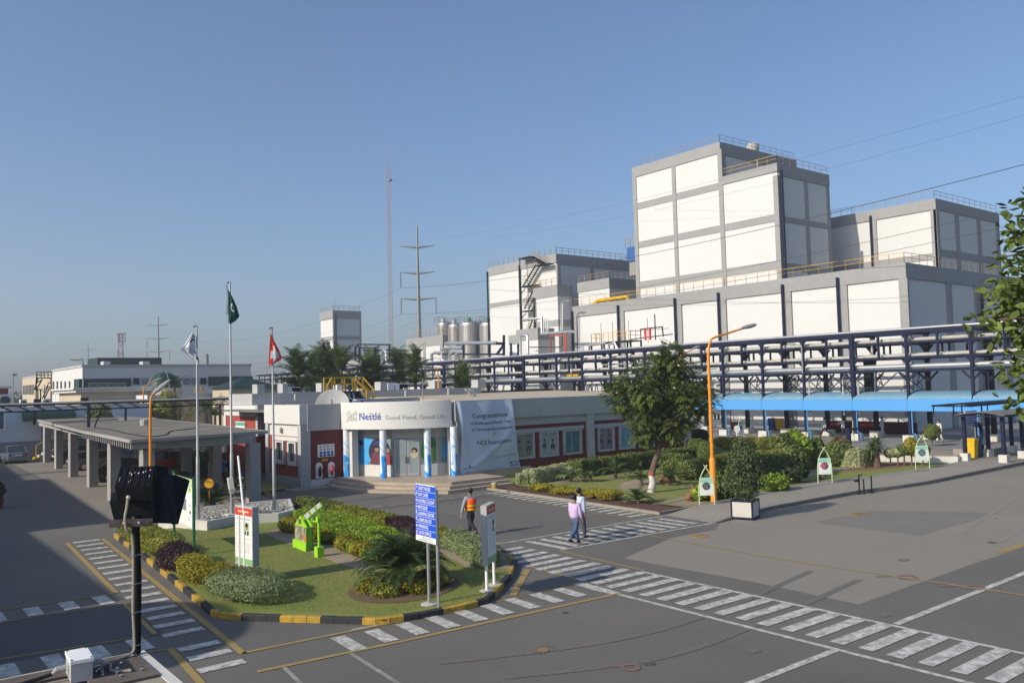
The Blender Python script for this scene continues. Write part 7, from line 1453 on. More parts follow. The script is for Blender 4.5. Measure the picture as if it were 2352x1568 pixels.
# green framed map board behind the floodlight
gA = g(*Ql(1253, 745), IZ); gB = g(*Ql(1125, 670), IZ); mbd = thing('map_board', 'white information board between dark green posts behind the floodlight', 'notice board', (gA[0], gA[1], IZ)); gp_ = mat('green_post_paint', (.01, .12, .05), .5, .05, 4)
h1_ = vz(gA[0], gA[1], Ql(1245, 240)[1]); zb_ = vz(gA[0], gA[1], Ql(1243, 565)[1])
for P, hh in ((gA, h1_), (gB, h1_+.05)): MB().tube([(P[0], P[1], IZ), (P[0], P[1], hh)], .05, 8).build('post', gp_, mbd)
dG = (np.array(gB[:2])-np.array(gA[:2])); LG = np.linalg.norm(dG); dG /= LG; nG = np.array([-dG[1], dG[0]]); fG = lambda s, z, o=0.0: (*(np.array(gA[:2])+dG*(LG*s)+nG*(.04+o)), z)
MB().slab([fG(.02, zb_), fG(.98, zb_), fG(.98, h1_-.32), fG(.02, h1_-.32)], (-nG[0], -nG[1], 0), .03).build('board', M['white'], mbd); MB().add([fG(.02, h1_-.3, .002), fG(.98, h1_-.3, .002), fG(.98, h1_-.06, .002), fG(.02, h1_-.06, .002)], [(0, 1, 2, 3)]).build('header', M['palegreen'], mbd)
for (s, z, ds2, dz, mm_) in ((.08, h1_-.52, .1, .16, M['lime']), (.1, h1_-1.0, .04, .06, M['print_grey']), (.08, h1_-1.25, .06, .1, gp_), (.1, zb_+.3, .06, .03, M['print_grey']), (.12, zb_+.22, .08, .03, M['print_grey']), (.3, zb_+.5, .3, .4, M['coolgrey'])): MB().add([fG(s, z, .006), fG(s+ds2, z, .006), fG(s+ds2, z+dz, .006), fG(s, z+dz, .006)], [(0, 1, 2, 3)]).build('print', mm_, mbd)
# lime well and hand pump
we = g(*QI(1130, 752), IZ); wl2 = g(*QI(1005, 700), IZ); wt_ = thing('wishing_well', 'lime green gabled donation box with a raised well arm', 'donation box', (we[0], we[1], IZ))
dw = np.array(wl2[:2])-np.array(we[:2]); Lw = min(np.linalg.norm(dw), 1.15); dw /= np.linalg.norm(dw); nw = np.array([-dw[1], dw[0]]); bkw = -nw*.24; A0 = np.array(we[:2]); F_ = lambda s, z, o=0.0: (*(A0+dw*(Lw*s)+nw*o), z)
hw_ = vz(we[0], we[1], QI(1125, 490)[1]); hp = vz(*(A0+dw*Lw*.5), QI(1070, 375)[1])
prof = [(0, IZ), (1, IZ), (1, hw_-.05), (.55, hp), (0, hw_-.02)]
MB().slab([F_(s, z) for s, z in prof], (*(-nw), 0), .05).build('front_panel', M['lime'], wt_); MB().slab([F_(s, z, -.19) for s, z in prof], (*(-nw), 0), .05).build('back_panel', M['lime'], wt_)
dk = mat('lime_side_shade', (.16, .42, .015), .5, .05, 4); MB().slab([F_(0, IZ), F_(0, hw_-.02), F_(0, hw_-.02, -.24), F_(0, IZ, -.24)], (*(dw), 0), .05).build('side_panel', dk, wt_); MB().slab([F_(.96, IZ), F_(.96, hw_-.05), F_(.96, hw_-.05, -.24), F_(.96, IZ, -.24)], (*(dw), 0), .04).build('side_panel', dk, wt_); MB().slab([F_(.05, hw_-.3, -.05), F_(.95, hw_-.3, -.05), F_(.95, hw_-.3, -.19), F_(.05, hw_-.3, -.19)], (0, 0, 1), .03).build('tray', M['darkgreen'], wt_)  # sides take a darker lime that paints in their shade
MB().slab([F_(-.04, IZ, .05), F_(1.08, IZ, .05), F_(1.08, IZ+.27, .05), F_(-.04, IZ+.27, .05)], (*(-nw), 0), .06).build('base_board', M['lime'], wt_)
cl_ = [mat('photo_tile_%d' % k, c, .5, .5, 12, col2=c2, mix2=.5, scale2=6) for k, (c, c2) in enumerate((((.4, .36, .26), (.1, .1, .07)), ((.3, .33, .25), (.06, .07, .05)), ((.5, .42, .33), (.2, .1, .07))))]
for i in range(5):
    for j in range(6): s0 = .03+.19*i; tk_ = (hw_-.04-IZ-.29)/6; z0_ = IZ+.29+tk_*j; mm_ = mat('photo_orange', (.55, .16, .08), .5, .3, 9) if i == 0 and j < 3 else cl_[(i*2+j*3) % 3]; MB().add([F_(s0, z0_, .006), F_(s0+.185, z0_, .006), F_(s0+.185, z0_+tk_*.96, .006), F_(s0, z0_+tk_*.96, .006)], [(0, 1, 2, 3)]).build('photo_tile', mm_, wt_)
MB().add([F_(.42, hw_+.02, .006), F_(.68, hw_+.02, .006), F_(.68, hw_+.2, .006), F_(.42, hw_+.2, .006)], [(0, 1, 2, 3)]).build('window_print', mat('well_brown', (.16, .09, .06), .6, .2, 9), wt_)
Dw = np.linalg.norm(np.array([*(A0), 1.5])-EYE); arm0 = far(*QI(1100, 400), Dw); arm1 = far(*QI(1285, 245), Dw-.1); MB().bar(arm0, arm1, .12, .14).build('well_arm', M['lime'], wt_)
for t0 in (.2, .52, .85): c_ = arm0+(arm1-arm0)*t0; e_ = (arm1-arm0)/np.linalg.norm(arm1-arm0); MB().bar(c_-e_*.08, c_+e_*.08, .125, .145).build('arm_label', M['white'], wt_)
MB().bar(arm1, arm1-[0, 0, .2], .1).build('arm_tip', M['lime'], wt_)
hp_ = g(*QI(1268, 815), IZ); pm = thing('hand_pump', 'lime green hand pump column on a square block beside the donation box', 'hand pump', (hp_[0], hp_[1], IZ)); zc = vz(hp_[0], hp_[1], QI(1265, 705)[1]); ztp = vz(hp_[0], hp_[1], QI(1255, 390)[1]); MB().bx(hp_[0]-.08, hp_[0]+.16, hp_[1]-.02, hp_[1]+.24, IZ, zc).build('base', M['lime'], pm); MB().tube([(hp_[0]+.04, hp_[1]+.12, zc), (hp_[0]+.04, hp_[1]+.12, ztp-.15)], .045, 10).build('column', M['lime'], pm, True); MB().bx(hp_[0]-.03, hp_[0]+.11, hp_[1]+.05, hp_[1]+.19, ztp-.18, ztp).build('head', M['lime'], pm); MB().tube([(hp_[0]-.02, hp_[1]+.2, ztp-.16), (hp_[0]-.1, hp_[1]+.28, ztp-.15), (hp_[0]-.11, hp_[1]+.29, ztp-.04)], .035, 6).build('spout', M['lime'], pm)

# ================================================================ PLANTS
# island edge shrubs, front to back along the left kerb
bush('shrub', 'olive green clipped shrub at the far end of the island kerb', 'shrub', (8.8, 34.4, IZ), (.6, 1.7, .36), M['l_olive'], 5000, .04, 'low shrubs along the island kerb', 11)
bush('shrub', 'yellow green clipped shrub between olive and purple shrubs on the island', 'shrub', (8.6, 31.2, IZ), (.62, 1.9, .36), M['l_olive'], 5500, .04, 'low shrubs along the island kerb', 12)
bush('shrub', 'dark purple clipped shrub on the island kerb', 'shrub', (8.3, 27.9, IZ), (.55, 1.45, .36), M['l_purple'], 6500, .035, 'low shrubs along the island kerb', 13)
bush('shrub', 'golden clipped shrub between the purple shrub and the corner hedge', 'shrub', (8.05, 25.4, IZ), (.5, 1.05, .4), M['l_yellow'], 5000, .035, 'low shrubs along the island kerb', 14)
bush('shrub', 'golden olive clipped shrub touching the grey green corner hedge', 'shrub', (8.35, 24.35, IZ), (.45, .6, .34), M['l_yellow'], 3000, .035, 'low shrubs along the island kerb', 15)
bush('clipped_hedge', 'grey green clipped mound hedge at the near corner of the island', 'hedge', (8.55, 22.85, IZ), (.95, 1.6, .36), M['l_greygreen'], 16000, .028, 'hedges around the island', 21, lump=.09, shell=.82, flat=.52)
# hedge along the crossing side, four colours
hp_pts = [(16.9, 38.0), (17.0, 35.6), (17.0, 32.4), (16.95, 29.6), (16.75, 26.6), (16.4, 24.4), (15.9, 22.4), (15.15, 20.75)]
hedge('clipped_hedge', 'dark green clipped hedge at the far end of the island by the flag planter', hp_pts[0:2]+[(16.98, 34.6)], .72, .5, M['l_hedge'], 2400, .04, IZ, 'hedges around the island', 22)
hedge('clipped_hedge', 'yellow green clipped hedge along the island crossing', [(16.98, 34.5), hp_pts[2], hp_pts[3]], .68, .45, M['l_olive'], 2400, .04, IZ, 'hedges around the island', 23)
hedge('clipped_hedge', 'purple clipped hedge section behind the direction sign', [(16.95, 29.5), (16.85, 28), (16.72, 26.4)], .68, .46, M['l_purple'], 2800, .036, IZ, 'hedges around the island', 24)
hedge('clipped_hedge', 'golden green hedge section between direction sign and right notice stand', [(16.7, 26.3), (16.4, 24.4)], .68, .44, M['l_olive'], 2600, .036, IZ, 'hedges around the island', 25)
hedge('clipped_hedge', 'pale grey green hedge with rounded end behind the right notice stand', [(16.38, 24.3), (15.9, 22.4), (15.25, 20.95)], .85, .56, M['l_greygreen'], 4200, .03, IZ, 'hedges around the island', 26)
# bright ground cover mass
gcp = [tuple(g(*Qi(x, y_), IZ+.3)[:2]) for x, y_ in ((690, 440), (760, 415), (1000, 440), (1230, 500), (1430, 580), (1580, 650), (1520, 690), (1300, 735), (1240, 735), (1040, 660), (960, 605), (900, 545), (700, 520))]
gt = thing('ground_cover', 'broad bed of bright green clipped ground cover on the island', 'ground cover', (*np.mean(np.array(gcp), 0), IZ)); rg = np.random.default_rng(31); A_ = np.array(gcp); P = rg.uniform(A_.min(0), A_.max(0), (52000, 2)); P = P[inside(P, gcp)]
cen = A_.mean(0); hz_ = .34+.045*np.sin(P[:, 0]*3.1+P[:, 1]*1.3)+.04*np.sin(P[:, 1]*2.7-P[:, 0]); P3 = np.column_stack([P, IZ+hz_+rg.uniform(-.09, .03, len(P))]); N3 = np.tile((0, 0, 1.0), (len(P), 1))
ed = []; en = []
for a, b in zip(A_, np.roll(A_, -1, 0)):
    n_ = int(np.linalg.norm(b-a)*700); t_ = rg.random(n_); d_ = (b-a)/np.linalg.norm(b-a); nn = np.array([d_[1], -d_[0]]); nn = nn if (nn@((a+b)/2-cen)) > 0 else -nn; ed.append(np.column_stack([a+np.outer(t_, b-a)+np.outer(rg.uniform(-.08, .03, n_), nn), IZ+rg.uniform(.03, .36, n_)])); en.append(np.tile((nn[0], nn[1], .3), (n_, 1)))
V, F = leaves(np.vstack([P3]+ed), np.vstack([N3]+en), .042, .6, .8); npmesh('foliage', V, F, M['l_bright'], gt); MB().prism([tuple(np.array(p)*.97+cen*.03) for p in gcp], IZ, IZ+.24).build('dark_core', MATS['inner'], gt)  # near-black solid core fills the bed under the leaves
for lab, zx, zy, r_, sd in (('small golden shrub at the left end of the gravel bed', 645, 585, (.35, .3, .3), 41), ('golden shrub just behind the donation box', 690, 590, (.35, .35, .28), 42), ('golden shrub between donation box and hand pump', 830, 655, (.3, .4, .3), 43), ('dark golden shrub right of the hand pump', 920, 665, (.35, .35, .25), 44), ('long golden shrub below the bright ground cover', 1075, 720, (.4, .5, .3), 45), ('golden shrub touching the cycad palm fronds', 1200, 770, (.4, .45, .28), 46)):
    P = g(*Qi(zx, zy), IZ); bush('shrub', lab, 'shrub', (P[0], P[1], IZ), r_, M['l_yellow'], 2200, .034, 'golden shrubs beside the gravel bed', sd)
def cycad(label, c, r, n, h=.25, seed=1, group='cycad palms', rise=1.15, droop=1.6, m=None, leaf=.22, name='cycad', cat='cycad', width=.017, trunk=.14, dih=.3):
    t = thing(name, label, cat, c, group); V, F, ribs = fronds(n, (c[0], c[1], c[2]+h), r, rise, droop, leaf, width, 34, seed, dihedral=dih); npmesh('fronds', V, F, m or M['l_cycad'], t); ribs.build('frond_ribs', m or M['l_cycad'], t)
    MB().lathe([(trunk*1.1, 0), (trunk, h*.5), (trunk*1.05, h), (.03, h+.06)], c, 10).build('trunk', M['bark'], t, True); return t
cycad('large cycad palm with arching dark fronds on the island', (12.15, 20.6, IZ), 1.5, 96, .42, 51, leaf=.25, width=.04, rise=1.3, droop=1.5)
for k in range(7):
    a = 2*PI*k/7+.2; bush('shrub', 'low %s skirt shrub around the large cycad, %s' % (('olive', 'golden')[k % 2], ('on its right', 'at its far right', 'behind it', 'at its far left', 'on its left', 'at its near left', 'at its near right')[k]), 'shrub', (12.1+1.0*math.cos(a), 20.55+.85*math.sin(a), IZ), (.42, .4, .17), M['l_yellow'] if k % 2 else M['l_olive'], 1100, .034, 'skirt shrubs around the large cycad', 60+k)
cycad('dark cycad in front of the carport behind the flag planter', (12.6, 40.6, .02), 1.7, 48, .5, 52, leaf=.26, width=.028); cycad('second dark cycad between the flagpoles behind the planter', (13.5, 40.3, .02), 1.5, 40, .4, 53, leaf=.25, width=.028)
# front garden
for k, zx in enumerate(((850, 935), (1015, 955), (1125, 965), (1275, 990), (1425, 1010))):
    P = g(*Q2(*zx), .05); bush('shrub', ['golden bowl shaped shrub nearest the entrance steps', 'golden dome shrub second from the entrance steps', 'golden low shrub in the middle of the soil bed row', 'golden shrub fourth in the soil bed row behind the walking men', 'large golden clipped shrub at the near end of the soil bed row'][k], 'shrub', (P[0]+.2, P[1]+.15, .05), ((.6, .62, .22), (.6, .58, .2), (.5, .5, .18), (.5, .55, .26), (.66, .7, .3))[k], M['l_yellow'], 3600, .036, 'golden shrubs in the soil bed', 70+k, flat=(.36, .33, .3, .42, .46)[k])
hedge('cream_shrub', 'small variegated cream shrub beside the entrance steps', [(29.6, 37.5), (30.05, 37.35)], .5, .6, M['l_cream'], 2600, .045, GZ, 'variegated shrubs', 81, .3, 'shrub')
hedge('cream_hedge', 'variegated cream hedge between reception wall and garden', [(30.2, 37.3), (31.3, 37.4), (32.8, 38.0), (34.2, 38.6)], .9, .75, M['l_cream'], 1900, .05, GZ, 'variegated shrubs', 82, .35)
hedge('clipped_hedge', 'long dark green clipped hedge along the reception wall', [(33.9, 37.6), (36, 37.8), (39, 37.9), (43, 38.2), (46.5, 38.6)], 1.1, 1.0, M['l_hedge'], 1100, .055, GZ, 'hedges of the front garden', 83, .2)
hedge('clipped_hedge', 'dark hedge running across behind the feathery tree', [(44, 35.8), (46.5, 38), (50, 42.5)], 1.1, 1.25, M['l_hedge'], 900, .06, GZ, 'hedges of the front garden', 84, .2)
hedge('clipped_hedge', 'wide clipped hedge with yellow top right of the lamp post', [(39.6, 31.4), (42, 31.0), (45, 30.6), (48, 31.2)], 1.5, 1.15, M['l_olive'], 900, .06, GZ, 'hedges of the front garden', 85, .25)
hedge('clipped_hedge', 'dark stemmed hedge below the yellow topped hedge', [(38.4, 30.6), (41.2, 30.2), (43.6, 29.6)], .8, 1.0, M['l_hedge'], 900, .06, GZ, 'hedges of the front garden', 86, .25)
def ground_at(zfun, x, y_, z=GZ): P = zfun(x, y_); return g(*P, z)
for lab, fn, zx, zy, r_, m_, n_, sz, sd in (
  ('golden clipped shrub at the left end of the yellow row near the plaza', Q3, 530, 668, (1.0, .8, .55), 'l_yellow', 2200, .06, 91), ('round golden shrub in the yellow row near the plaza', Q3, 580, 668, (.7, .6, .45), 'l_yellow', 1600, .06, 92), ('golden shrub in the middle of the yellow row', Q3, 670, 668, (.8, .7, .5), 'l_yellow', 1600, .06, 93), ('olive shrub between golden shrubs of the yellow row', Q3, 625, 660, (.9, .7, .5), 'l_olive', 1600, .06, 94), ('golden olive shrub at the right end of the yellow row', Q3, 780, 668, (1.0, .8, .55), 'l_olive', 1800, .06, 95),
  ('leafy green shrub with drooping leaves behind the second arched sign', Q3, 905, 790, (1.0, 1.0, 1.0), 'l_hedge', 2200, .13, 96), ('taller leafy shrub right of the first drooping shrub', Q3, 975, 770, (1.1, 1.0, 1.1), 'l_bright', 2200, .12, 97), ('leafy shrub behind the arched sign with red spot', Q3, 1075, 765, (.8, .75, .85), 'l_tree', 1700, .11, 98), ('dark shrub left of the spiky yucca', Q3, 1225, 770, (1.2, .9, .8), 'l_hedge', 2600, .08, 99),
  ('bright green shrub at the walkway right of the potted tree', Q3, 830, 930, (.85, .6, .42), 'l_bright', 3200, .07, 100), ('dark broad leaved plant behind the bright shrub', Q3, 940, 870, (.7, .6, .55), 'l_dark', 1500, .12, 101),
  ('round dark shrub at the reception corner', Q3, 355, 660, (.01, .01, .01), 'l_dark', 10, .05, 102), ('small yellow green shrub by the long hedge end', Q3, 275, 690, (.8, .7, .5), 'l_olive', 1500, .06, 103), ('dark spreading shrub left of the hedge with yellow top', Q3, 215, 815, (1.2, .9, .65), 'l_hedge', 2600, .08, 104), ('soft dark shrub behind the lamp post', Q3, 330, 850, (1.0, .8, .55), 'l_hedge', 2200, .07, 105)):
    if sd == 102: continue
    P = ground_at(fn, zx, zy); bush('shrub', lab, 'shrub', (P[0], P[1], GZ), r_, M[m_], int(n_*1.6), sz, 'loose shrubs of the front garden', sd)
def topiary(label, c, r, h, m, sd, flat=None, name='topiary', n=6500, size=.075):
    t = thing(name, label, 'topiary', c, 'clipped trees'); P, D = blobpts(n, (c[0], c[1], c[2]+h), r, .78, .06, sd)
    if flat: P[:, 2] = np.clip(P[:, 2], c[2]+h-flat, c[2]+h+flat)
    V, F = leaves(P, D, size); npmesh('crown', V, F, m, t); mb = MB(); mb.tube([(c[0], c[1], c[2]), (c[0]+.03, c[1], c[2]+h)], [.06, .04], 6)
    for k in range(5): a = 2*PI*k/5; mb.tube([(c[0], c[1], c[2]+h*.6), (c[0]+r[0]*.6*math.cos(a), c[1]+r[1]*.6*math.sin(a), c[2]+h)], [.03, .012], 5)
    mb.build('trunk', M['bark'], t); return t
P = ground_at(Q3, 360, 665); topiary('dark square clipped tree at the corner of the reception wing', (P[0], P[1], GZ), (.8, .8, .75), 1.05, M['l_dark'], 111, .5, n=5000)
P = g(*Q3(1790, 648)); topiary('round clipped tree standing on the plaza paving', (P[0], P[1], 0), (.64, .64, .58), 1.1, M['l_hedge'], 112)
P = ground_at(Q3, 1380, 775); hedge('cream_shrub', 'square variegated cream hedge block left of the spiky yucca', [(P[0]-.75, P[1]+.6), (P[0]+.85, P[1]+.5)], 1.4, 1.05, M['l_cream'], 1300, .055, GZ, 'variegated shrubs', 113, .15)
for k, (zx, lab) in enumerate(((1535, 'thin variegated standard shrub right of the yucca'), (1580, 'second thin variegated standard shrub right of the yucca'))): P = ground_at(Q3, zx, 768); topiary(lab, (P[0], P[1], GZ), (.36, .36, .28), .8, M['l_cream'], 114+k, n=900)
for k, (zx, lab, mm_) in enumerate(((1620, 'flat topped dark standard shrub left of the arched sign', 'l_hedge'), (1665, 'bright yellow standard shrub behind the arched sign', 'l_yellow'), (1735, 'flat topped dark standard shrub right of the arched sign', 'l_hedge'))): P = ground_at(Q3, zx, 768); topiary(lab, (P[0], P[1], GZ), (.48, .42, .36 if k != 1 else .58), .98 if k != 1 else 1.15, M[mm_], 118+k, .26 if k != 1 else None, n=1800)
P = ground_at(Q3, 1455, 775); yu = thing('yucca', 'spiky yucca with drooping sword leaves on a short trunk', 'yucca', (P[0], P[1], GZ)); rg = np.random.default_rng(9); V = []; F = []; ctr = np.array([P[0], P[1], GZ+1.45])
for hd in ((0, 0, 0), (.5, .2, -.25), (-.45, .1, -.3)):
    for k in range(85):
        d = rg.normal(0, 1, 3); d /= np.linalg.norm(d); c0_ = ctr+np.array(hd); L_ = rg.uniform(.5, .8); side = np.cross(d, (0, 0, 1)); side /= np.linalg.norm(side)+1e-6; mid = c0_+d*L_*.6; tip = c0_+d*L_*.95+np.array([0, 0, -.35*L_*(1-abs(d[2]))]); k0 = len(V); V += [c0_-side*.02, c0_+side*.02, mid+side*.035, mid-side*.035, tip]; F += [(k0, k0+1, k0+2, k0+3), (k0+3, k0+2, k0+4, k0+4)]
mbq = MB(); mbq.add(V, [tuple(dict.fromkeys(f)) for f in F]); mbq.build('leaves', M['l_palm'], yu); MB().tube([(P[0], P[1], GZ), (P[0]-.05, P[1], GZ+.7), (P[0], P[1], GZ+1.45)], [.22, .18, .12], 9).build('trunk', M['bark'], yu)
for k in range(2): MB().tube([(P[0], P[1], GZ+.7), tuple(ctr+np.array(((.5, .2, -.25), (-.45, .1, -.3))[k]))], [.12, .08], 7).build('branch', M['bark'], yu)
P = ground_at(Q3, 1350, 735); bush('grass_clump', 'dry ornamental grass with a terracotta pot left of the yucca', 'ornamental grass', (P[0], P[1]+1.5, GZ), (.9, .7, .7), leafmat('dry_grass_leaf', (.2, .14, .05), (.12, .11, .035)), 1500, .11, None, 121)
for lab, fn, zx, zy, r_, n_, sd, hh in (('young palm left of the feathery tree in a soil ring', Q2, 1475, 825, 1.25, 18, 131, .35), ('young palm behind the feathery tree trunk', Q2, 1690, 745, 1.3, 16, 132, .4), ('small cycad in front of the cream hedge', Q2, 1100, 850, 1.1, 26, 133, .2), ('small pinnate palm beside the end of the soil bed', Q2, 1665, 1030, .95, 22, 134, .12), ('dark young palm left of the tree in the gravel patch', Q2, 1690, 880, 1.0, 18, 135, .25), ('dark young palm right of the tree in the gravel patch', Q2, 1930, 880, 1.1, 18, 136, .3), ('small spiny shrub palm beside the cream hedge', Q2, 1265, 850, .7, 14, 137, .2)):
    P = ground_at(fn, zx, zy); cycad(lab, (P[0], P[1], GZ), r_, n_, hh, sd, 'young palms of the front garden', 1.2, 1.5, M['l_palm'] if sd != 133 else M['l_greygreen'], .22, 'young_palm', 'palm', .03, .09, .25)
P = ground_at(Q3, 540, 960); bush('fan_plant', 'fan leaved plant at the foot of the orange lamp post', 'plant', (P[0], P[1]+.4, GZ), (.9, .7, .55), M['l_tree'], 900, .16, None, 141); P2_ = ground_at(Q3, 400, 985); bush('spider_plant', 'strappy green plant behind the arched sign by the lamp', 'plant', (P2_[0]+.2, P2_[1]+.3, GZ), (.7, .5, .35), M['l_bright'], 700, .12, None, 142)
P = ground_at(Q3, 310, 985); sc_ = thing('garden_statue', 'terracotta animal statue on stones beside the arched sign', 'statue', (P[0], P[1], GZ)); MB().tube([(P[0]-.25, P[1], GZ+.1), (P[0]-.1, P[1], GZ+.24), (P[0]+.08, P[1], GZ+.3), (P[0]+.18, P[1], GZ+.5), (P[0]+.22, P[1], GZ+.68), (P[0]+.14, P[1], GZ+.72)], [.1, .14, .12, .07, .055, .04], 9).build('body', M['terracotta'], sc_, True)
for s in (-.14, .14): MB().tube([(P[0]+s, P[1]-.1, GZ), (P[0]+s*.8, P[1], GZ+.24)], [.05, .06], 7).build('leg', M['terracotta'], sc_)
P = ground_at(Q3, 165, 870); stn = thing('garden_rock', 'reddish rock lying in the gravel behind the tree', 'rock', (P[0], P[1], GZ)); q_, dq = blobpts(60, (P[0], P[1], GZ+.15), (.5, .4, .3), 1, .1, 4); bm = bmesh.new(); [bm.verts.new(p) for p in q_]; bmesh.ops.convex_hull(bm, input=bm.verts); me = bpy.data.meshes.new('rock'); bm.to_mesh(me); bm.free(); me.materials.append(M['terracotta']); me.transform(Matrix.Translation(-stn.location)); o = link(bpy.data.objects.new('rock', me)); o.parent = stn
P = ground_at(Q3, 1115, 850); stp_ = thing('tree_stump', 'small twisted stump behind the second arched sign', 'stump', (P[0], P[1], GZ)); MB().tube([(P[0], P[1], GZ), (P[0]+.1, P[1], GZ+.3), (P[0]-.03, P[1], GZ+.6)], [.2, .13, .15], 8).build('stump', M['bark'], stp_)
# feathery tree
P = ground_at(Q2, 1772, 938); tx, ty = P[0], P[1]; tr_ = thing('feathery_tree', 'feathery green tree with white painted trunk foot in the front garden', 'tree', (tx, ty, GZ)); Dt = math.hypot(tx, ty)
def tp(zx, zy, dy=0.0): return np.array(far(*Q2(zx, zy), np.linalg.norm(np.array([tx, ty, 3])-EYE)+dy))
base = np.array([tx, ty, GZ]); trunk = [base, tp(1790, 850), tp(1800, 760), tp(1825, 640), tp(1850, 520)]
MB().tube([trunk[0], trunk[1], tp(1775, 795)], [.2, .17, .16], 12).build('limewashed_trunk', M['whitewash'], tr_, True); MB().tube([tp(1775, 800), tp(1785, 770)], [.175, .17], 12).build('red_trunk_band', M['redwash'], tr_, True); MB().tube([tp(1778, 790), tp(1800, 700), tp(1825, 620), tp(1855, 500)], [.165, .15, .14, .13], 12).build('trunk', M['bark'], tr_, True)
mb = MB(); tips = []
for (zx, zy, dy) in ((1560, 180, 1), (1700, 60, -1), (1900, -100, .5), (2000, -220, 0), (2080, 100, 1), (2200, 180, -1), (1650, 330, -1.2), (1850, 250, 1.5), (2050, 260, -1.5), (1750, 430, .5), (1500, 60, 1.2)):
    e_ = tp(zx, zy, dy); s_ = tp(1855, 500); m_ = (s_+e_)/2+np.array([0, 0, .25]); mb.tube(smoothline([s_, m_, e_], 4), np.linspace(.1, .025, 9), 6); tips.append(e_)
mb.build('limb', M['bark'], tr_, True)
clumps = [(1530, 120, .8, .8, 0), (1480, 40, .6, .6, .5), (1660, 30, 1.0, .9, -.6), (1800, -60, 1.0, .9, .5), (1780, 120, 1.0, .9, -1.0), (1950, -130, .9, .8, 0), (1940, -230, .5, .6, 0), (2000, 20, 1.1, 1.0, .8), (2060, 150, 1.0, .9, -.8), (2170, 200, .8, .7, 0), (2230, 120, .6, .5, .5), (1620, 210, .9, .7, .5), (1700, 330, .6, .5, -.8), (1740, 430, .6, .45, -.3), (1680, 490, .45, .25, -.2), (1880, 250, 1.0, .9, .3), (1960, 380, .7, .6, -.6), (1900, 100, 1.2, 1.1, 1.2), (2040, 300, .8, .6, .8), (1850, 400, .6, .5, .4), (1960, 440, .4, .3, 0), (2150, 60, .7, .6, .6), (1870, -190, .35, .3, .1)]
VV = []; FF = []; rg = np.random.default_rng(17); kk = 0
for i, (zx, zy, rx_, rz_, dy) in enumerate(clumps):
    c_ = tp(zx, zy, dy); k_ = int(185*rx_*rz_+35); Pq, Dq = blobpts(k_, c_, (rx_, rx_, rz_), .45, .25, 200+i)
    for p, d_ in zip(Pq, Dq):                                     # each a drooping pinnate spray of small leaflets
        a = np.array([d_[0], d_[1], d_[2]*.4-.25]); a += rg.normal(0, .3, 3); a /= np.linalg.norm(a); s_ = np.cross(a, (0, 0, 1)); s_ /= np.linalg.norm(s_)+1e-6; L_ = rg.uniform(.3, .55); up_ = np.cross(s_, a)
        for j in range(1, 11):
            q_ = p+a*L_*j/10+np.array([0, 0, -.12*L_*(j/10)**2])
            for sg_ in (-1, 1):
                t_ = s_*sg_*.13*math.sin(PI*(j/11)**.8+.2)+a*.03+rg.normal(0, .012, 3); k0 = kk; VV += [q_-a*.03, q_+t_*.5-a*.045+up_*.01, q_+t_, q_+t_*.5+a*.045+up_*.01]; FF.append((k0, k0+1, k0+2, k0+3)); kk += 4
npmesh('crown', VV, FF, M['l_tree'], tr_)
# potted tree at the walkway
pt = g(*Q3(700, 1100)); px_, py_ = pt[0]+.12, pt[1]+.5; po = thing('planter_box', 'square white panel planter with navy frame on the walkway edge', 'planter', (px_, py_, 0)); hs = .42; pr = .03
ang_ = math.radians(18); ex = np.array([math.cos(ang_), math.sin(ang_), 0]); ey = np.array([-math.sin(ang_), math.cos(ang_), 0]); C0 = np.array([px_, py_, 0.0])
for sx_, sy_ in ((-1, -1), (1, -1), (1, 1), (-1, 1)): MB().obox(C0+ex*sx_*hs+ey*sy_*hs+[0, 0, .4], ex*pr, ey*pr, (0, 0, .38)).build('corner_post', M['navy'], po)
for s, (u_, v_) in enumerate(((ex, ey), (ey, ex), (-ex, ey), (-ey, ex))):
    MB().obox(C0+u_*(hs)+[0, 0, .4], u_*.012, v_*(hs-.03), (0, 0, .3)).build('panel', mat('white_planter_panel', (.5, .48, .43), .7, .06, 6), po)
    for z in (.08, .75): MB().obox(C0+u_*hs+[0, 0, z], u_*.03, v_*(hs-.03), (0, 0, .03)).build('rail', M['navy'], po)
MB().obox(C0+[0, 0, .68], ex*(hs-.02), ey*(hs-.02), (0, 0, .02)).build('soil', M['soil'], po)
ptr = thing('potted_tree', 'bushy small leaved tree growing in the white planter', 'tree', (px_, py_, .7)); MB().tube([(px_, py_, .68), (px_+.03, py_, 1.2), (px_, py_, 2.0)], [.045, .035, .02], 8).build('trunk', M['bark'], ptr)
mb = MB(); rg = np.random.default_rng(4)
for k in range(14): a = rg.uniform(0, 6.3); z_ = rg.uniform(.9, 1.7); mb.tube([(px_, py_, z_), (px_+.5*math.cos(a), py_+.5*math.sin(a), z_+.5)], [.02, .006], 5)
mb.build('limb', M['bark'], ptr)
Pq = []; Dq = []
for k, (dx, dy, z_, r_) in enumerate(((0, 0, 1.9, .75), (-.25, .1, 1.45, .62), (.28, -.1, 1.5, .6), (.05, 0, 2.45, .6), (-.3, 0, 2.25, .5), (.35, .1, 2.1, .5), (0, -.1, 1.15, .45), (.1, .1, 2.8, .35))):
    a, b = blobpts(1300, (px_+dx, py_+dy, z_), (r_, r_, r_*1.05), .35, .2, 300+k); Pq.append(a); Dq.append(b)
V, F = leaves(np.vstack(Pq), np.vstack(Dq), .055, .5, .7); npmesh('crown', V, F, leafmat('ficus_leaf', (.075, .11, .035), (.12, .16, .065)), ptr)
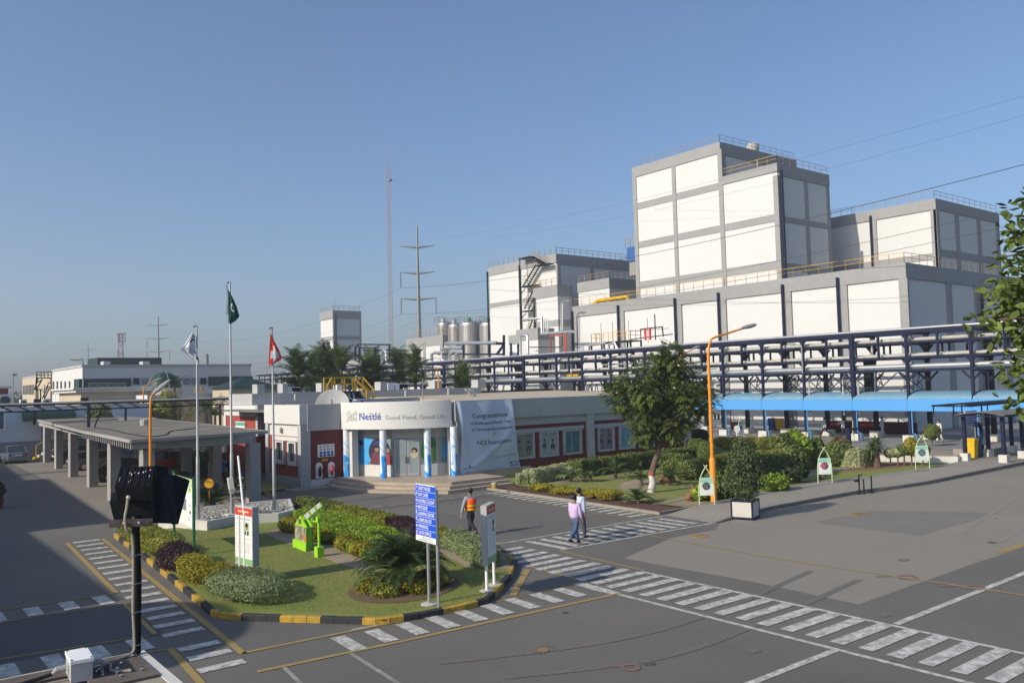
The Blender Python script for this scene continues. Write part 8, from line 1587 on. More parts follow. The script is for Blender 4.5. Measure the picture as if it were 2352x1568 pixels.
# palms behind the reception
for k, (zx, zy, dep, lab) in enumerate(((140, 1170, 66, 'leftmost palm behind the grey office parapet'), (265, 1165, 70, 'palm left of the yellow roof stair'), (350, 1120, 72, 'taller palm behind the yellow roof stair'), (480, 1130, 68, 'bright palm with upright frond right of the roof stair'), (690, 1165, 68, 'palm left of the middle air unit'), (745, 1160, 71, 'second palm above the middle air unit'), (930, 1140, 70, 'tall palm in front of the pylon foot'), (1060, 1140, 66, 'palm right beside the pylon foot'), (1430, 1270, 64, 'low bright palm left of the end of the grey parapet'), (400, 1160, 75, 'dark palm behind the yellow rail'))):
    c_ = ony(*Qm(zx, zy+40), dep); t = thing('palm', lab, 'palm', (c_[0], dep, 0), 'palms behind the reception roof'); V, F, ribs = fronds(22, (c_[0], dep, c_[2]-.2), 2.9, 1.75, 1.35, .7, .1, 22, 400+k, dihedral=.1); V2, F2, r2_ = fronds(26, (c_[0], dep, c_[2]-1.2), 2.8, 1.1, 1.5, .7, .1, 20, 440+k, dihedral=.1); F = F+[tuple(i+len(V) for i in f) for f in F2]; V = V+V2; npmesh('fronds', V, F, M['l_palm'] if k in (1, 3, 8, 4, 6, 7) else M['l_dark'], t); ribs.build('frond_ribs', M['l_palm'], t); MB().tube([(c_[0], dep, 0), (c_[0], dep, c_[2]*.6), (c_[0], dep, c_[2])], [.22, .16, .13], 8).build('trunk', M['bark'], t, True)
c_ = ony(*Qt(1600, 980), 97); 
for k, (zx, zy, y_, lab) in enumerate(((1590, 960, 96, 'dark palm in front of the green dome'), (1880, 1200, 84, 'palm against the cream wall above the carport'), (1960, 1240, 86, 'second palm against the cream wall behind the flagpoles'))):
    c_ = ony(*Qt(zx, zy), y_); t = thing('palm', lab, 'palm', (c_[0], y_, 0), 'palms near the domed building'); V, F, ribs = fronds(18, (c_[0], y_, c_[2]), 2.2, 1.2, 1.7, .5, .07, 20, 430+k, dihedral=.15); npmesh('fronds', V, F, M['l_dark'] if k == 0 else M['l_palm'], t); ribs.build('frond_ribs', M['l_palm'], t); MB().tube([(c_[0], y_, 0), (c_[0], y_, c_[2])], [.2, .13], 8).build('trunk', M['bark'], t, True)
for k, (zx, y_, w_, zy0, zy1, lab) in enumerate(((1515, 92, 1.3, 1035, 1270, 'tall yellow green conifer behind the carport roof'), (1440, 94, 1.0, 1110, 1260, 'darker conifer left of the tall yellow green one'), (905, 86, 1.2, 1185, 1235, 'small leafy treetop above the carport roof'))):
    a = ony(*Qt(zx, zy0), y_); b = ony(*Qt(zx, zy1), y_); t = thing('conifer', lab, 'tree', (a[0], y_, 0), 'columnar trees behind the carport'); Pq, Dq = blobpts(2600, (a[0], y_, (a[2]+b[2])/2-.3), (w_, w_, (a[2]-b[2])/2+.6), .6, .15, 440+k); V, F = leaves(Pq, Dq, .13); npmesh('crown', V, F, M['l_olive'] if k == 0 else M['l_hedge'], t); MB().tube([(a[0], y_, 0), (a[0], y_, a[2]-.5)], [.15, .05], 6).build('trunk', M['bark'], t)
# tree belt far behind, one by one
VV = []; DD = []
for k in range(34):
    B = far(-80+k*28, 905-.0264*(-80+k*28-1176), rng.uniform(240, 340)); h = rng.uniform(5.5, 8)*(1.15 if k < 5 else .8); a_, b_ = blobpts(420, (B[0], B[1], h*.5), (6.5, 6.5, h*.5), .55, .25, 460+k); VV.append(a_); DD.append(b_)
V, F = leaves(np.vstack(VV), np.vstack(DD), .6); dwd = stuff(npmesh('distant_wood', V, F, M['l_far'])); tag(dwd, 'hazy belt of trees along the horizon behind the left buildings', 'wood')
# overhanging tree at the right edge, close to the camera
ov = thing('overhanging_tree', 'broad leaved tree reaching into the view at the right edge', 'tree', tuple(far(2700, 1700, 10.5)[:2])+(0,)); ob_ = np.array(ov.location); DO = 8.0
def rp2(u, v, d=0.0): return np.array(far(u, v, DO+d))
fork = rp2(2560, 1020); MB().tube(smoothline([ob_, ob_*.45+fork*.55+np.array([.1, 0, -.3]), fork], 5), np.linspace(.2, .12, 11), 10).build('trunk', M['bark'], ov, True)
mb = MB(); rg = np.random.default_rng(12); Pq = []; Dq = []
twigs = [(2470, 500, 2330, 545, 0), (2470, 600, 2300, 590, .3), (2500, 700, 2290, 690, 0), (2500, 760, 2260, 735, -.2), (2520, 800, 2310, 800, .2), (2500, 850, 2330, 860, 0), (2470, 880, 2345, 900, -.3), (2500, 560, 2380, 640, .5), (2480, 780, 2360, 760, .4), (2450, 690, 2350, 650, -.3), (2450, 520, 2350, 480, .2), (2400, 720, 2300, 660, .3)]
for (u0, v0, u1, v1, d) in twigs:
    a, b = rp2(u0, v0, d), rp2(u1, v1, d); pts = smoothline([fork if u0 > 2490 else (fork+a)/2, a, (a+b)/2+[0, 0, .05], b], 4); mb.tube(pts, np.linspace(.03, .005, len(pts)), 5)
    for j in range(120):
        t = rg.uniform(.1, 1.05); p = a+(b-a)*t+rg.normal(0, .13*(1.15-.6*t), 3); Pq.append(p); Dq.append(rg.normal(0, .6, 3)+np.array([-.25, -.2, .75]))
mb.build('limb', M['bark'], ov, True); Pq = np.array(Pq); Dq = np.array(Dq); Dq /= np.linalg.norm(Dq, axis=1)[:, None]
n = len(Pq); T = rg.normal(0, 1, (n, 3)); T[:, 2] = -np.abs(T[:, 2])*.6; T -= Dq*np.sum(T*Dq, 1)[:, None]; T /= np.linalg.norm(T, axis=1)[:, None]; B_ = np.cross(Dq, T); V = []; F = []
for p, nn, t_, b_ in zip(Pq, Dq, T, B_):
    L_ = rg.uniform(.07, .115); W_ = L_*.27; k0 = len(V); V += [p, p+t_*L_*.3+b_*W_-nn*.0, p+t_*L_*.62+b_*W_*.85, p+t_*L_+nn*-.012, p+t_*L_*.62-b_*W_*.85, p+t_*L_*.3-b_*W_, p+t_*L_*.45-nn*.014]; F += [(k0, k0+1, k0+6), (k0+1, k0+2, k0+6), (k0+2, k0+3, k0+6), (k0+3, k0+4, k0+6), (k0+4, k0+5, k0+6), (k0+5, k0, k0+6)]
npmesh('crown', V, F, M['l_big'], ov)
# small things of the garden edge
bo_ = g(*Q2(458, 918)); bl2 = thing('bollard', 'short yellow bollard at the corner of the entrance steps', 'bollard', (bo_[0], bo_[1], 0)); MB().lathe([(.16, 0), (.16, .33)], bo_, 14).build('post', M['kerb_y'], bl2); MB().lathe([(.17, .32), (.17, .38), (.05, .4)], bo_, 14).build('cap', M['conc_pale'], bl2)
br = g(*Q3(1345, 942)); bk_ = thing('cycle_stand', 'black pipe cycle stand in front of the walkway kerb', 'stand', (br[0], br[1], 0))
for k, (zx, zy, zt_, arm_) in enumerate(((1345, 942, 825, 1), (1373, 940, 850, 0), (1420, 935, 828, 0))): P = g(*Q3(zx, zy)); h = vz(P[0], P[1], Q3(zx, zt_)[1]); mb = MB().tube([(P[0], P[1], 0), (P[0], P[1], h)]+([(P[0]+.25, P[1], h)] if arm_ else []), .035, 7); mb.bx(P[0]-.15, P[0]+.15, P[1]-.05, P[1]+.05, 0.0, .02); mb.build('pipe_post', M['black_steel'], bk_)
MB().bx(br[0]-.35, br[0]-.1, br[1]-.06, br[1]+.06, vz(br[0], br[1], Q3(1330, 862)[1]), vz(br[0], br[1], Q3(1330, 850)[1])).build('bracket', M['black_steel'], bk_)
na = g(*Q1(2010, 625)); nv = thing('navy_bollard', 'navy steel post with arm at the edge of the plaza', 'post', (na[0], na[1], 0)); MB().bx(na[0]-.16, na[0]+.16, na[1]-.16, na[1]+.16, 0, vz(na[0], na[1], Q1(2010, 440)[1])).build('post', M['navy'], nv); h = vz(na[0], na[1], Q1(2010, 440)[1]); MB().bx(na[0]-.2, na[0]+1.6, na[1]-.2, na[1]+.2, h, h+.15).build('arm', M['navy'], nv)

# ================================================================ PEOPLE
def skinmesh(name, verts, edges, rad, m, parent, sub=1):
    me = bpy.data.meshes.new(name); me.from_pydata([tuple(map(float, v)) for v in verts], edges, []); o = bpy.data.objects.new(name, me); SC.collection.objects.link(o)
    o.modifiers.new('skin', 'SKIN'); sk = me.skin_vertices[0].data
    for i, r in enumerate(rad): sk[i].radius = (r, r) if not hasattr(r, '__len__') else r
    for i in range(len(verts)): sk[i].use_root = (i == 0)
    s = o.modifiers.new('sub', 'SUBSURF'); s.levels = sub; s.render_levels = sub
    me2 = bpy.data.meshes.new_from_object(o.evaluated_get(bpy.context.evaluated_depsgraph_get())); bpy.data.objects.remove(o); me2.name = name
    me2.materials.clear(); me2.materials.append(m); me2.polygons.foreach_set('use_smooth', [True]*len(me2.polygons)); q = link(bpy.data.objects.new(name, me2)); q.parent = parent; return q
def person(label, loc, heading, shirt, trousers, phase=1, stride=.42, vest=None, arms=((-.45, .35), (.4, .5)), coat=False, spread=(.1, .1), fine=False, shoes=None, h=1.72, head_turn=0.0):
    t = thing('person', label, 'person', (0, 0, 0)); k = h/1.72
    hipz = .93; V = []; E_ = []; R_ = []
    def v(p, r): V.append((p[0]*k, p[1]*k, p[2]*k)); R_.append(r*k if not hasattr(r, '__len__') else (r[0]*k, r[1]*k)); return len(V)-1
    def e(a, b): E_.append((a, b))
    pel = v((0, 0, .96), (.11, .085)); sp = v((0, 0, 1.14), (.1, .075)); ch = v((0, .01, 1.32), (.12, .08)); nk = v((0, 0, 1.49), .052); hd0 = v((0, .012, 1.57), .068); hd1 = v((0, .015, 1.655), .085); hd2 = v((0, .01, 1.71), .05)
    for a, b in ((pel, sp), (sp, ch), (ch, nk), (nk, hd0), (hd0, hd1), (hd1, hd2)): e(a, b)
    ns = v((.095*math.sin(head_turn), .095*math.cos(head_turn)+.012, 1.61), .015); e(hd0, ns)
    legs = []; AR = []
    for s in (-1, 1):
        sw = stride*(1 if s*phase > 0 else -1); hp = np.array((s*.09, 0, .9)); th_l, sh_l = .42, .42
        a1 = sw*.85; a2 = a1-(.12 if sw > 0 else .55*abs(stride)/.42*.9)
        kn = hp+th_l*np.array((0, math.sin(a1), -math.cos(a1))); an_ = kn+sh_l*np.array((0, math.sin(a2), -math.cos(a2))); legs.append((hp, kn, an_, a2))
    low = min(l[2][2] for l in legs); dz = .075-low
    for i, (hp, kn, an_, a2) in enumerate(legs):
        s = (-1, 1)[i]; tilt = 0 if abs(a2) < .3 or a2 > 0 else -.5; toe = an_+np.array((s*.02, .19*math.cos(tilt), -.045+.19*math.sin(tilt)*.5)); heel = an_+np.array((0, -.03, -.04))
        h_ = v(hp, .085); kk_ = v(kn, .058); aa = v(an_, .038); ff = v(toe, .032); e(pel, h_); e(h_, kk_); e(kk_, aa); e(aa, ff)
    for i, s in enumerate((-1, 1)):
        sw, bend = arms[i]; sh_ = np.array((s*.18, 0, 1.41)); el = sh_+.29*np.array((s*spread[i], math.sin(sw), -math.cos(sw))); wr = el+.25*np.array((s*spread[i]*.6-s*.05, math.sin(sw+bend), -math.cos(sw+bend))); d = (wr-el)/np.linalg.norm(wr-el); pm_ = wr+d*.075; AR.append((sh_, el, wr))
        a_ = v(sh_, .06); b_ = v(el, .042); c_ = v(wr, .026); p_ = v(pm_, (.036, .018)); e(ch, a_); e(a_, b_); e(b_, c_); e(c_, p_)
        sd_ = np.cross(d, (s*1.0, 0, 0)); sd_ /= np.linalg.norm(sd_)
        if fine:
            for j, (o_, l_) in enumerate(((-.028, .062), (-.01, .075), (.009, .07), (.026, .055))):
                f1 = v(pm_+d*.02+sd_*o_, .0085); f2 = v(pm_+d*(.02+l_*.55)+sd_*o_*1.05-np.array((s*.006, 0, 0)), .0078); f3 = v(pm_+d*(.02+l_)+sd_*o_*1.05-np.array((s*.02, 0, 0)), .0068); e(p_, f1); e(f1, f2); e(f2, f3)
            t1 = v(wr+d*.03+sd_*-.04-np.array((s*.01, 0, 0)), .009); t2 = v(wr+d*.075+sd_*-.055-np.array((s*.018, 0, 0)), .0075); e(c_, t1); e(t1, t2)
    V2 = [(x, y, z+dz*k) for x, y, z in V]
    skinmesh('body', V2, E_, R_, M['skin'], t, 1)
    D = np.array((0, 0, dz)); K = lambda p: (np.asarray(p)+D)*k
    # trousers
    vs = [K((0, 0, 1.0)), K((0, 0, .93))]; es_ = [(0, 1)]; rs_ = [(.18*k, .14*k), (.18*k, .14*k)]
    for hp, kn, an_, a2 in legs: i0 = len(vs); vs += [K(hp-np.array((0, 0, .03))), K(kn), K(an_+np.array((0, 0, .02)))]; es_ += [(1, i0), (i0, i0+1), (i0+1, i0+2)]; rs_ += [.115*k, .085*k, .072*k]
    skinmesh('trousers', vs, es_, rs_, trousers, t, 1)
    bt = .72 if coat else .9
    vs = [K((0, 0, bt)), K((0, 0, 1.02)), K((0, 0, 1.18)), K((0, .01, 1.36)), K((0, 0, 1.45))]; es_ = [(0, 1), (1, 2), (2, 3), (3, 4)]; rs_ = [(.215*k if coat else .2*k, .17*k if coat else .16*k), (.2*k, .16*k), (.19*k, .15*k), (.21*k, .15*k), (.1*k, .095*k)]
    for (sh_, el, wr) in AR: i0 = len(vs); vs += [K(sh_), K(el), K(wr-(wr-el)*.08)]; es_ += [(3, i0), (i0, i0+1), (i0+1, i0+2)]; rs_ += [.088*k, .068*k, .05*k]
    skinmesh('shirt', vs, es_, rs_, shirt, t, 1)
    if vest:
        skinmesh('vest', [K((0, 0, .92)), K((0, 0, 1.05)), K((0, 0, 1.2)), K((0, .01, 1.36)), K((0, 0, 1.44))], [(0, 1), (1, 2), (2, 3), (3, 4)], [(.26*k, .21*k), (.255*k, .205*k), (.245*k, .2*k), (.26*k, .2*k), (.14*k, .13*k)], vest, t, 1)
        yb_ = mat('vest_yellow_band', (.85, .7, .02), .5, .05, 4)
        for z in (1.02, 1.15):
            pts = [K((.222*math.cos(a), .182*math.sin(a), z)) for a in np.linspace(0, 2*PI, 25)]; mb = MB()
            for a, b in zip(pts[:-1], pts[1:]): mb.bar(a, b, .02, .05)
            mb.build('vest_band', yb_, t)
    hc = K((0, .005, 1.655)); mb = MB(); mb.lathe([(.02, -.085), (.075, -.06), (.098, -.0), (.1, .04), (.085, .085), (.05, .11), (.01, .12)], (0, 0, 0), 14)
    ho = mb.build('hair', M['hair'], t, True)
    for vv in ho.data.vertices:
        c = vv.co; c.x *= .92*k; c.y = c.y*1.05*k-.018*k
        if c.z < .03 and c.y > .02: c.z = .03+.02*(c.y)
        c.z *= k; c.x += hc[0]; c.y += hc[1]; c.z += hc[2]
    for s, (hp, kn, an_, a2) in zip((-1, 1), legs):
        tilt = 0 if abs(a2) < .3 or a2 > 0 else -.5; a_ = K(an_); d = np.array((s*.1, math.cos(tilt), math.sin(tilt)*.5)); d /= np.linalg.norm(d)
        mb = MB(); mb.tube([a_-d*.07+[0, 0, -.04], a_-d*.03+[0, 0, -.035], a_+d*.06+[0, 0, -.04], a_+d*.15+[0, 0, -.052], a_+d*.2+[0, 0, -.055]], [.03, .042, .044, .036, .018], 8); sh2 = mb.build('shoe', shoes or M['rubber'], t, True)
        for vv in sh2.data.vertices: vv.co.z = max(vv.co.z, .004)
    t.location = loc; t.rotation_euler = (0, 0, heading-PI/2); return t
def cloth(n, c, v=.08): return mat('cloth_'+n, c, .85, v, 14, bump=.15)
def plaid():
    m = mat('cloth_check', (.5, .56, .66), .85, .06, 10); N = m.node_tree.nodes; L = m.node_tree.links; tc = N.new('ShaderNodeTexCoord'); ck_ = N.new('ShaderNodeTexChecker'); ck_.inputs['Scale'].default_value = 22; ck_.inputs[1].default_value = (.62, .68, .76, 1); ck_.inputs[2].default_value = (.3, .37, .5, 1); L.new(tc.outputs['Object'], ck_.inputs[0]); L.new(ck_.outputs[0], N['Principled BSDF'].inputs['Base Color']); return m
jeans = cloth('jeans', (.06, .1, .19)); dkt = cloth('dark_trousers', (.018, .02, .03)); lav = cloth('lavender', (.56, .43, .64)); orv = mat('orange_vest', (.95, .12, .01), .6, .05, 8)
P = g(1085, 1231); person('person in orange reflective vest over grey shirt walking past the right notice stand', (P[0]-.05, P[1], .005), math.atan2(1.0, .1), cloth('grey_shirt', (.26, .27, .31)), dkt, 1, .5, orv, ((-.2, .2), (.35, .35)), spread=(.55, .12), fine=True, h=1.8)
P = g(1326, 1250); hdg = math.radians(118)
person('person in lavender shirt and jeans walking on the zebra crossing, seen from behind', (P[0]+.02, P[1]+.1, .016), math.atan2(.3, 1), lav, jeans, -1, .5, None, ((.1, .25), (-.05, .5)), spread=(.08, .16), fine=True)
P = g(1343, 1243); person('person in pale checked shirt walking just ahead of the lavender shirt', (P[0]+.3, P[1]+.55, .016), math.atan2(.2, 1), plaid(), cloth('slate_trousers', (.05, .06, .09)), 1, .3, None, ((.1, .2), (-.1, .3)), spread=(.08, .1), fine=True, head_turn=-.9, h=1.76)
wcoat = cloth('white_coat', (.5, .53, .62)); 
P = g(*Q1(1660, 535)); person('person in pale coat striding under the canopy in front of the maroon counter', (P[0], P[1], 0), math.radians(128), wcoat, dkt, 1, .55, None, ((-.2, .1), (.3, .3)), coat=True, h=1.85)
P = g(*Q1(1935, 545)); person('person in pale coat reaching an arm forward beside the navy column', (P[0], P[1], 0), math.radians(128), wcoat, dkt, -1, .3, None, ((.2, .3), (.9, .4)), coat=True, h=1.85)
P = onx(*Qr(270, 700), 74.2); person('person in pale coat standing behind the yucca at the counter', (74.2, P[1], 0), math.radians(110), wcoat, cloth('pale_trousers', (.5, .52, .58)), 1, .15, None, ((.2, .5), (.1, .4)), coat=True, h=1.85)
wsh = cloth('white_shirt', (.68, .64, .6)); P = g(*Qr(1110, 850)); person('person all in white walking behind the round clipped tree', (P[0], P[1], 0), math.radians(165), wsh, cloth('white_trousers', (.62, .61, .58)), 1, .25, None, ((-.1, .1), (.15, .2)), h=1.8)
P = g(*Q8(700, 540)); person('person in violet clothes standing in the shade behind the left flagpole', (P[0], P[1]+2.0, 0), math.radians(100), cloth('violet', (.16, .14, .3)), cloth('violet', (.16, .14, .3)), 1, .12, None, coat=True)
P = g(*Q8(1450, 700)); person('person in bright blue top beside the carport column behind the camera housing', (P[0], P[1]+2.2, 0), math.radians(190), cloth('blue_top', (.015, .08, .36)), dkt, 1, .2, None, ((.3, .9), (.4, .9))); P = g(*Q8(1620, 700)); person('person in black leaning at the near carport column', (P[0]+.1, P[1]+2.8, 0), math.radians(200), cloth('black_top', (.01, .01, .012)), dkt, -1, .2)

# ================================================================ OUR OWN ROOF: PARAPET, FLOODLIGHT, JUNCTION BOX
ow = thing('viewing_roof', 'weathered roof parapet at the bottom left with rusted base plates', 'parapet', (-4, 2, 0)); PX, PY = 1.1, 4.27
box_part('wall', M['conc_pale'], ow, -14, PX-.03, -8, PY-.04, 0, 4.25); box_part('parapet_cap', M['parapet'], ow, -14, PX, 3.3, PY, 4.25, 4.4); box_part('parapet_cap', M['parapet'], ow, PX-.7, PX, -8, 3.3, 4.25, 4.4)
box_part('cap_edge', M['footing'], ow, -14, PX-.04, PY-.025, PY+.004, 4.36, 4.404); box_part('cap_edge', M['footing'], ow, PX-.04, PX+.004, -8, PY+.004, 4.36, 4.404)
box_part('base_plate', M['rust'], ow, PX-.3, PX-.045, 3.84, PY-.03, 4.4, 4.412); box_part('base_plate', M['rust'], ow, PX-.9, PX-.3, PY-.17, PY-.035, 4.4, 4.412); box_part('base_plate', M['rust'], ow, -2, .62, PY-.14, PY-.05, 4.4, 4.409)
mb = MB()
for k in range(12): x, y_ = random.uniform(PX-.28, PX-.07), random.uniform(3.88, PY-.08); mb.lathe([(.007, 4.411), (.007, 4.42), (.003, 4.424)], (x, y_, 0), 6)
mb.build('bolt', M['chrome'], ow)
fx, fy = 1.06, 4.225; fl_ = thing('floodlight', 'black floodlight on a short black post standing on the parapet', 'floodlight', (fx, fy, 4.41))
MB().tube([(fx, fy, 4.41), (fx+.004, fy, 4.75), (fx-.005, fy, 5.03)], .0175, 14).build('post', M['blackplastic'], fl_, True); MB().lathe([(.021, 4.985), (.021, 5.03), (.018, 5.036), (.018, 5.043)], (fx-.005, fy, 0), 12).build('post_cap', M['blackplastic'], fl_)
# housing: directions fitted to the camera's own view of it
rx_ = np.array([RT[0], RT[1], 0]); rx_ /= np.linalg.norm(rx_); fy_ = np.array([FW[0], FW[1], 0]); fy_ /= np.linalg.norm(fy_); D0 = np.linalg.norm(np.array([fx, fy, 5.1])-EYE)
Q9 = zoom(240, 1130, 500, 2038)
def hp3(x, y_, d): return np.array(far(*Q9(x, y_), D0+d))
def loft(sections, name, m, parent, smooth=False):
    V = []; F = []; n = len(sections[0])
    for s in sections: V += list(s)
    for i in range(len(sections)-1):
        for k in range(n): F.append((i*n+k, i*n+(k+1) % n, (i+1)*n+(k+1) % n, (i+1)*n+k))
    F += [tuple(range(n)), tuple(range((len(sections)-1)*n, len(sections)*n))]; return MB().add(V, F).build(name, m, parent, smooth)
# gear box (upper, nearest to us): back face towards the camera, sloping ribbed lid
bk4 = [hp3(365, 685, -.06), hp3(1085, 670, -.06), hp3(1075, 935, -.05), hp3(440, 945, -.05)]; tpf = [hp3(480, 290, .07), hp3(1175, 262, .07), hp3(1190, 700, .1), hp3(420, 720, .1)]
loft([bk4, tpf], 'gear_housing', M['blackplastic'], fl_)
mb = MB()
for s in np.linspace(.03, .97, 6): a = bk4[0]*(1-s)+bk4[1]*s; b = tpf[0]*(1-s)+tpf[1]*s; mb.bar(a+[0, 0, .001], b+[0, 0, .001], .0035, .004)
mb.build('cooling_rib', M['blackplastic'], fl_)
mb = MB(); rgp = np.random.default_rng(2)
for (s, q, l_, w__) in ((.4, .35, .25, .012), (.36, .62, .16, .009), (.45, .7, .08, .008), (.55, .66, .1, .01), (.68, .7, .1, .009), (.75, .74, .08, .012), (.86, .8, .09, .011), (.88, .5, .14, .006), (.07, .35, .3, .003), (.3, .68, .1, .01), (.6, .72, .06, .008), (.33, .25, .1, .008)):
    P_ = lambda s_, q_: (bk4[0]*(1-s_)+bk4[1]*s_)*(1-q_)+(tpf[0]*(1-s_)+tpf[1]*s_)*q_
    c = [P_(s+w__*rgp.uniform(-1, 1)+dx*w__, q+dq*l_*.5*rgp.uniform(.7, 1.2)) for dx, dq in ((-1, -.6), (.3, -1), (1.2, -.3), (1, .6), (.2, 1), (-.7, .5))]; nn = np.cross(c[2]-c[0], c[4]-c[0]); nn /= np.linalg.norm(nn); nn = nn if nn[2] > 0 else -nn; mb.add([p+nn*.0016 for p in c], [tuple(range(6))])
mb.build('paint_splash', M['white'], fl_)
# reflector housing (lower, beyond) and lens frame to the right
loft([[hp3(268, 985, .0), hp3(1060, 920, .0), hp3(1120, 1290, .0), hp3(350, 1320, .0)], [hp3(300, 790, .09), hp3(1250, 600, .1), hp3(1330, 1330, .1), hp3(400, 1350, .09)]], 'reflector_housing', M['blackplastic'], fl_)
loft([[hp3(1100, 560, .06), hp3(1250, 430, .07), hp3(1330, 1380, .05), hp3(1060, 1330, .04)], [hp3(1340, 440, .14), hp3(1545, 432, .15), hp3(1600, 1395, .1), hp3(1080, 1380, .09)]], 'reflector_side', M['blackplastic'], fl_)
loft([[hp3(1390, 440, .13), hp3(1545, 430, .14), hp3(1815, 530, .17), hp3(1835, 560, .17), hp3(1612, 1402, .11), hp3(1480, 1410, .1)], [hp3(1400, 450, .16), hp3(1560, 440, .165), hp3(1800, 535, .19), hp3(1820, 570, .19), hp3(1600, 1395, .13), hp3(1490, 1400, .13)]], 'lens_frame', M['blackplastic'], fl_)
MB().add([hp3(1345, 435, .13), hp3(1550, 430, .15), hp3(1800, 520, .185), hp3(1700, 525, .17)], [(0, 1, 2, 3)]).build('lens_edge', M['conc_pale'], fl_)
loft([[hp3(1190, 255, .07), hp3(1400, 280, .09), hp3(1425, 440, .09), hp3(1200, 560, .07)], [hp3(1200, 250, .12), hp3(1390, 275, .13), hp3(1415, 440, .13), hp3(1210, 560, .12)]], 'gear_cover', M['blackplastic'], fl_)
MB().bar(hp3(255, 1395, -.015), hp3(1105, 1365, -.015), .012, .034).build('bracket', M['rust'], fl_)
for x in (535, 838): c = hp3(x, 1372 if x > 600 else 1382, -.03); MB().tube([c, c+fy_*.02], .0055, 8).build('bolt', M['chrome'], fl_)
MB().tube([hp3(640, 860, -.065), hp3(625, 910, -.07)], .0095, 10).build('cable_gland', M['greypipe'], fl_)
cb = [hp3(625, 905, -.07), hp3(600, 1100, -.06), hp3(570, 1250, -.05), hp3(575, 1420, -.04), hp3(620, 1540, -.03), np.array([fx-.026, fy-.03, 4.95]), np.array([fx-.02, fy-.022, 4.8]), np.array([fx-.022, fy-.022, 4.62]), np.array([fx-.018, fy-.024, 4.5]), np.array([fx-.026, fy-.035, 4.43]), np.array([fx-.1, fy-.07, 4.42]), np.array([fx-.17, fy-.12, 4.425]), np.array([fx-.2, fy-.25, 4.42])]
MB().tube(smoothline(cb, 6), .0062, 7).build('cable', M['cable'], fl_, True)
mb = MB()
for z in (4.45, 4.6, 4.73, 4.86): mb.tube([(fx-.03, fy-.028, z), (fx, fy-.025, z+.003), (fx+.026, fy-.012, z+.002)], .0022, 4)
mb.build('cable_tie', M['alu'], fl_)
jb = thing('junction_box', 'white plastic junction box lying on the parapet beside the floodlight post', 'box', (.78, 4.13, 4.41)); jc = np.array([.785, 4.06, 4.41]); ja = math.radians(-4); ex = np.array([math.cos(ja), math.sin(ja), 0]); ey = np.array([-math.sin(ja), math.cos(ja), 0])
lid = MB(); lid.obox(jc+[0, 0, .085], ex*.044, ey*.092, (0, 0, .007)).build('lid', M['white'], jb); MB().obox(jc+[0, 0, .038], ex*.041, ey*.087, (0, 0, .037)).build('box', mat('grey_box_plastic', (.36, .36, .36), .6, .05, 8), jb); 
mb = MB()
for sx_ in (-1, 1):
    for sy_ in (-1, 1): mb.lathe([(.004, .093), (.004, .096)], jc+ex*sx_*.037+ey*sy_*.082, 8)
mb.build('screw', M['black_steel'], jb)
for s in (-1, 1): MB().tube([jc+ex*s*.049+[0, 0, .045], jc+ex*s*.085+[0, 0, .045], jc+ex*s*.1+[0, 0, .03]], [.014, .012, .008], 8).build('gland', M['lamp_grey'], jb)
MB().tube(smoothline([jc+ex*.1+[0, 0, .03], jc+ex*.13+ey*.05+[0, 0, .012], jc+ex*.12-ey*.05+[0, 0, .012], jc+ex*.19-ey*.1+[0, 0, .01]], 5), .006, 6).build('cable', M['cable'], jb); MB().tube(smoothline([jc-ex*.1+[0, 0, .03], jc-ex*.22+[0, 0, .012], jc-ex*.5-ey*.06+[0, 0, .01]], 5), .008, 6).build('cable', M['black_steel'], jb)
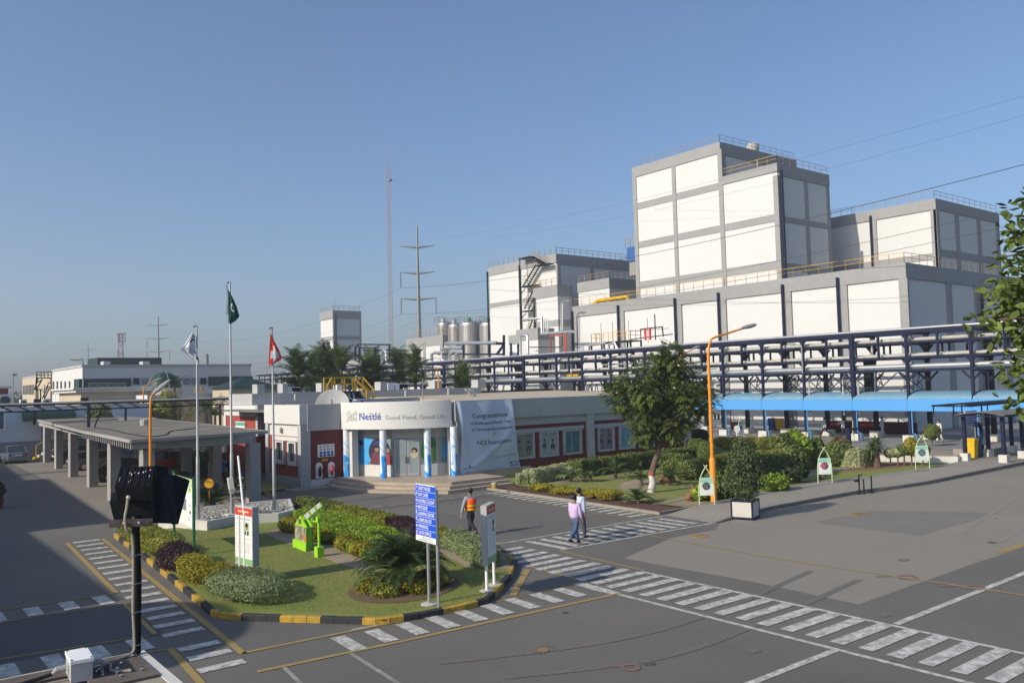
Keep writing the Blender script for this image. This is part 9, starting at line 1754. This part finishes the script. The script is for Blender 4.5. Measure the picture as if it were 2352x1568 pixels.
# potted plant at the left edge of the lane
pp = g(2, 1165); fp2 = thing('potted_plant', 'red pot with a dark plant at the left edge of the lane', 'potted plant', (pp[0]-.15, pp[1], 0)); MB().lathe([(.22, 0), (.3, .45), (.33, .5), (.27, .5)], (pp[0]-.15, pp[1], 0), 14).build('pot', M['deepred'], fp2, True); bush('x', 'x', 'x', (pp[0]-.15, pp[1], .45), (.4, .4, .45), M['l_dark'], 700, .08, None, 501, parent=fp2)
# neighbouring buildings left of the view whose shadows fall over the lane
n1_ = thing('workshop_building', 'plain grey workshop wing on the left whose shadow covers the lane', 'building', (-18, 33, 0)); box_part('wall', M['coolgrey'], n1_, -26, -8.7, 26.0, 41.5, 0, 7.7); box_part('roof', M['roofgrey'], n1_, -26.1, -8.65, 25.9, 41.6, 7.7, 7.95)
n2_ = thing('store_building', 'taller grey store wing further along the lane on the left', 'building', (-18, 60, 0)); 
MB().prism([(-26, 41.7), (-9.6, 41.7), (-8.0, 67.4), (-26, 67.4)], 0, 10.3).build('wall', M['coolgrey'], n2_); MB().prism([(-26, 67.4), (-9.6, 67.4), (-8.7, 84), (-7.6, 88), (-26, 88)], 0, 10.4).build('wall', M['coolgrey'], n2_)
n3_ = thing('tank_house', 'low grey wing carrying a round water tank left of the viewing roof', 'building', (-18, 20, 0)); box_part('wall', M['coolgrey'], n3_, -26, -8.6, 8.0, 25.9, 0, 6.3)
wt3 = thing('roof_water_tank', 'round concrete water tank on the low grey wing', 'tank', (-11.2, 22.4, 6.3)); MB().lathe([(3.5, 6.3), (3.5, 8.4), (3.2, 8.7), (.5, 8.9)], (-11.2, 22.4, 0), 36).build('tank', M['conc_pale'], wt3)
# ---- shrink shared leftovers
for me in list(bpy.data.meshes):
    if me.users == 0: bpy.data.meshes.remove(me)
hz = stuff(MB().bx(-120, 900, -60, 900, -1.2, 95).build('haze', M['asphalt'])); hm = bpy.data.materials.new('haze'); hm.use_nodes = True; hm.node_tree.nodes.clear(); ho_ = hm.node_tree.nodes.new('ShaderNodeOutputMaterial'); pv_ = hm.node_tree.nodes.new('ShaderNodeVolumePrincipled')
pv_.inputs['Color'].default_value = (.86, .9, .96, 1); pv_.inputs['Density'].default_value = .0007; pv_.inputs['Anisotropy'].default_value = .25; hm.node_tree.links.new(pv_.outputs[0], ho_.inputs['Volume']); hz.data.materials.clear(); hz.data.materials.append(hm); tag(hz, 'thin pale haze lying over the whole plant', 'haze')
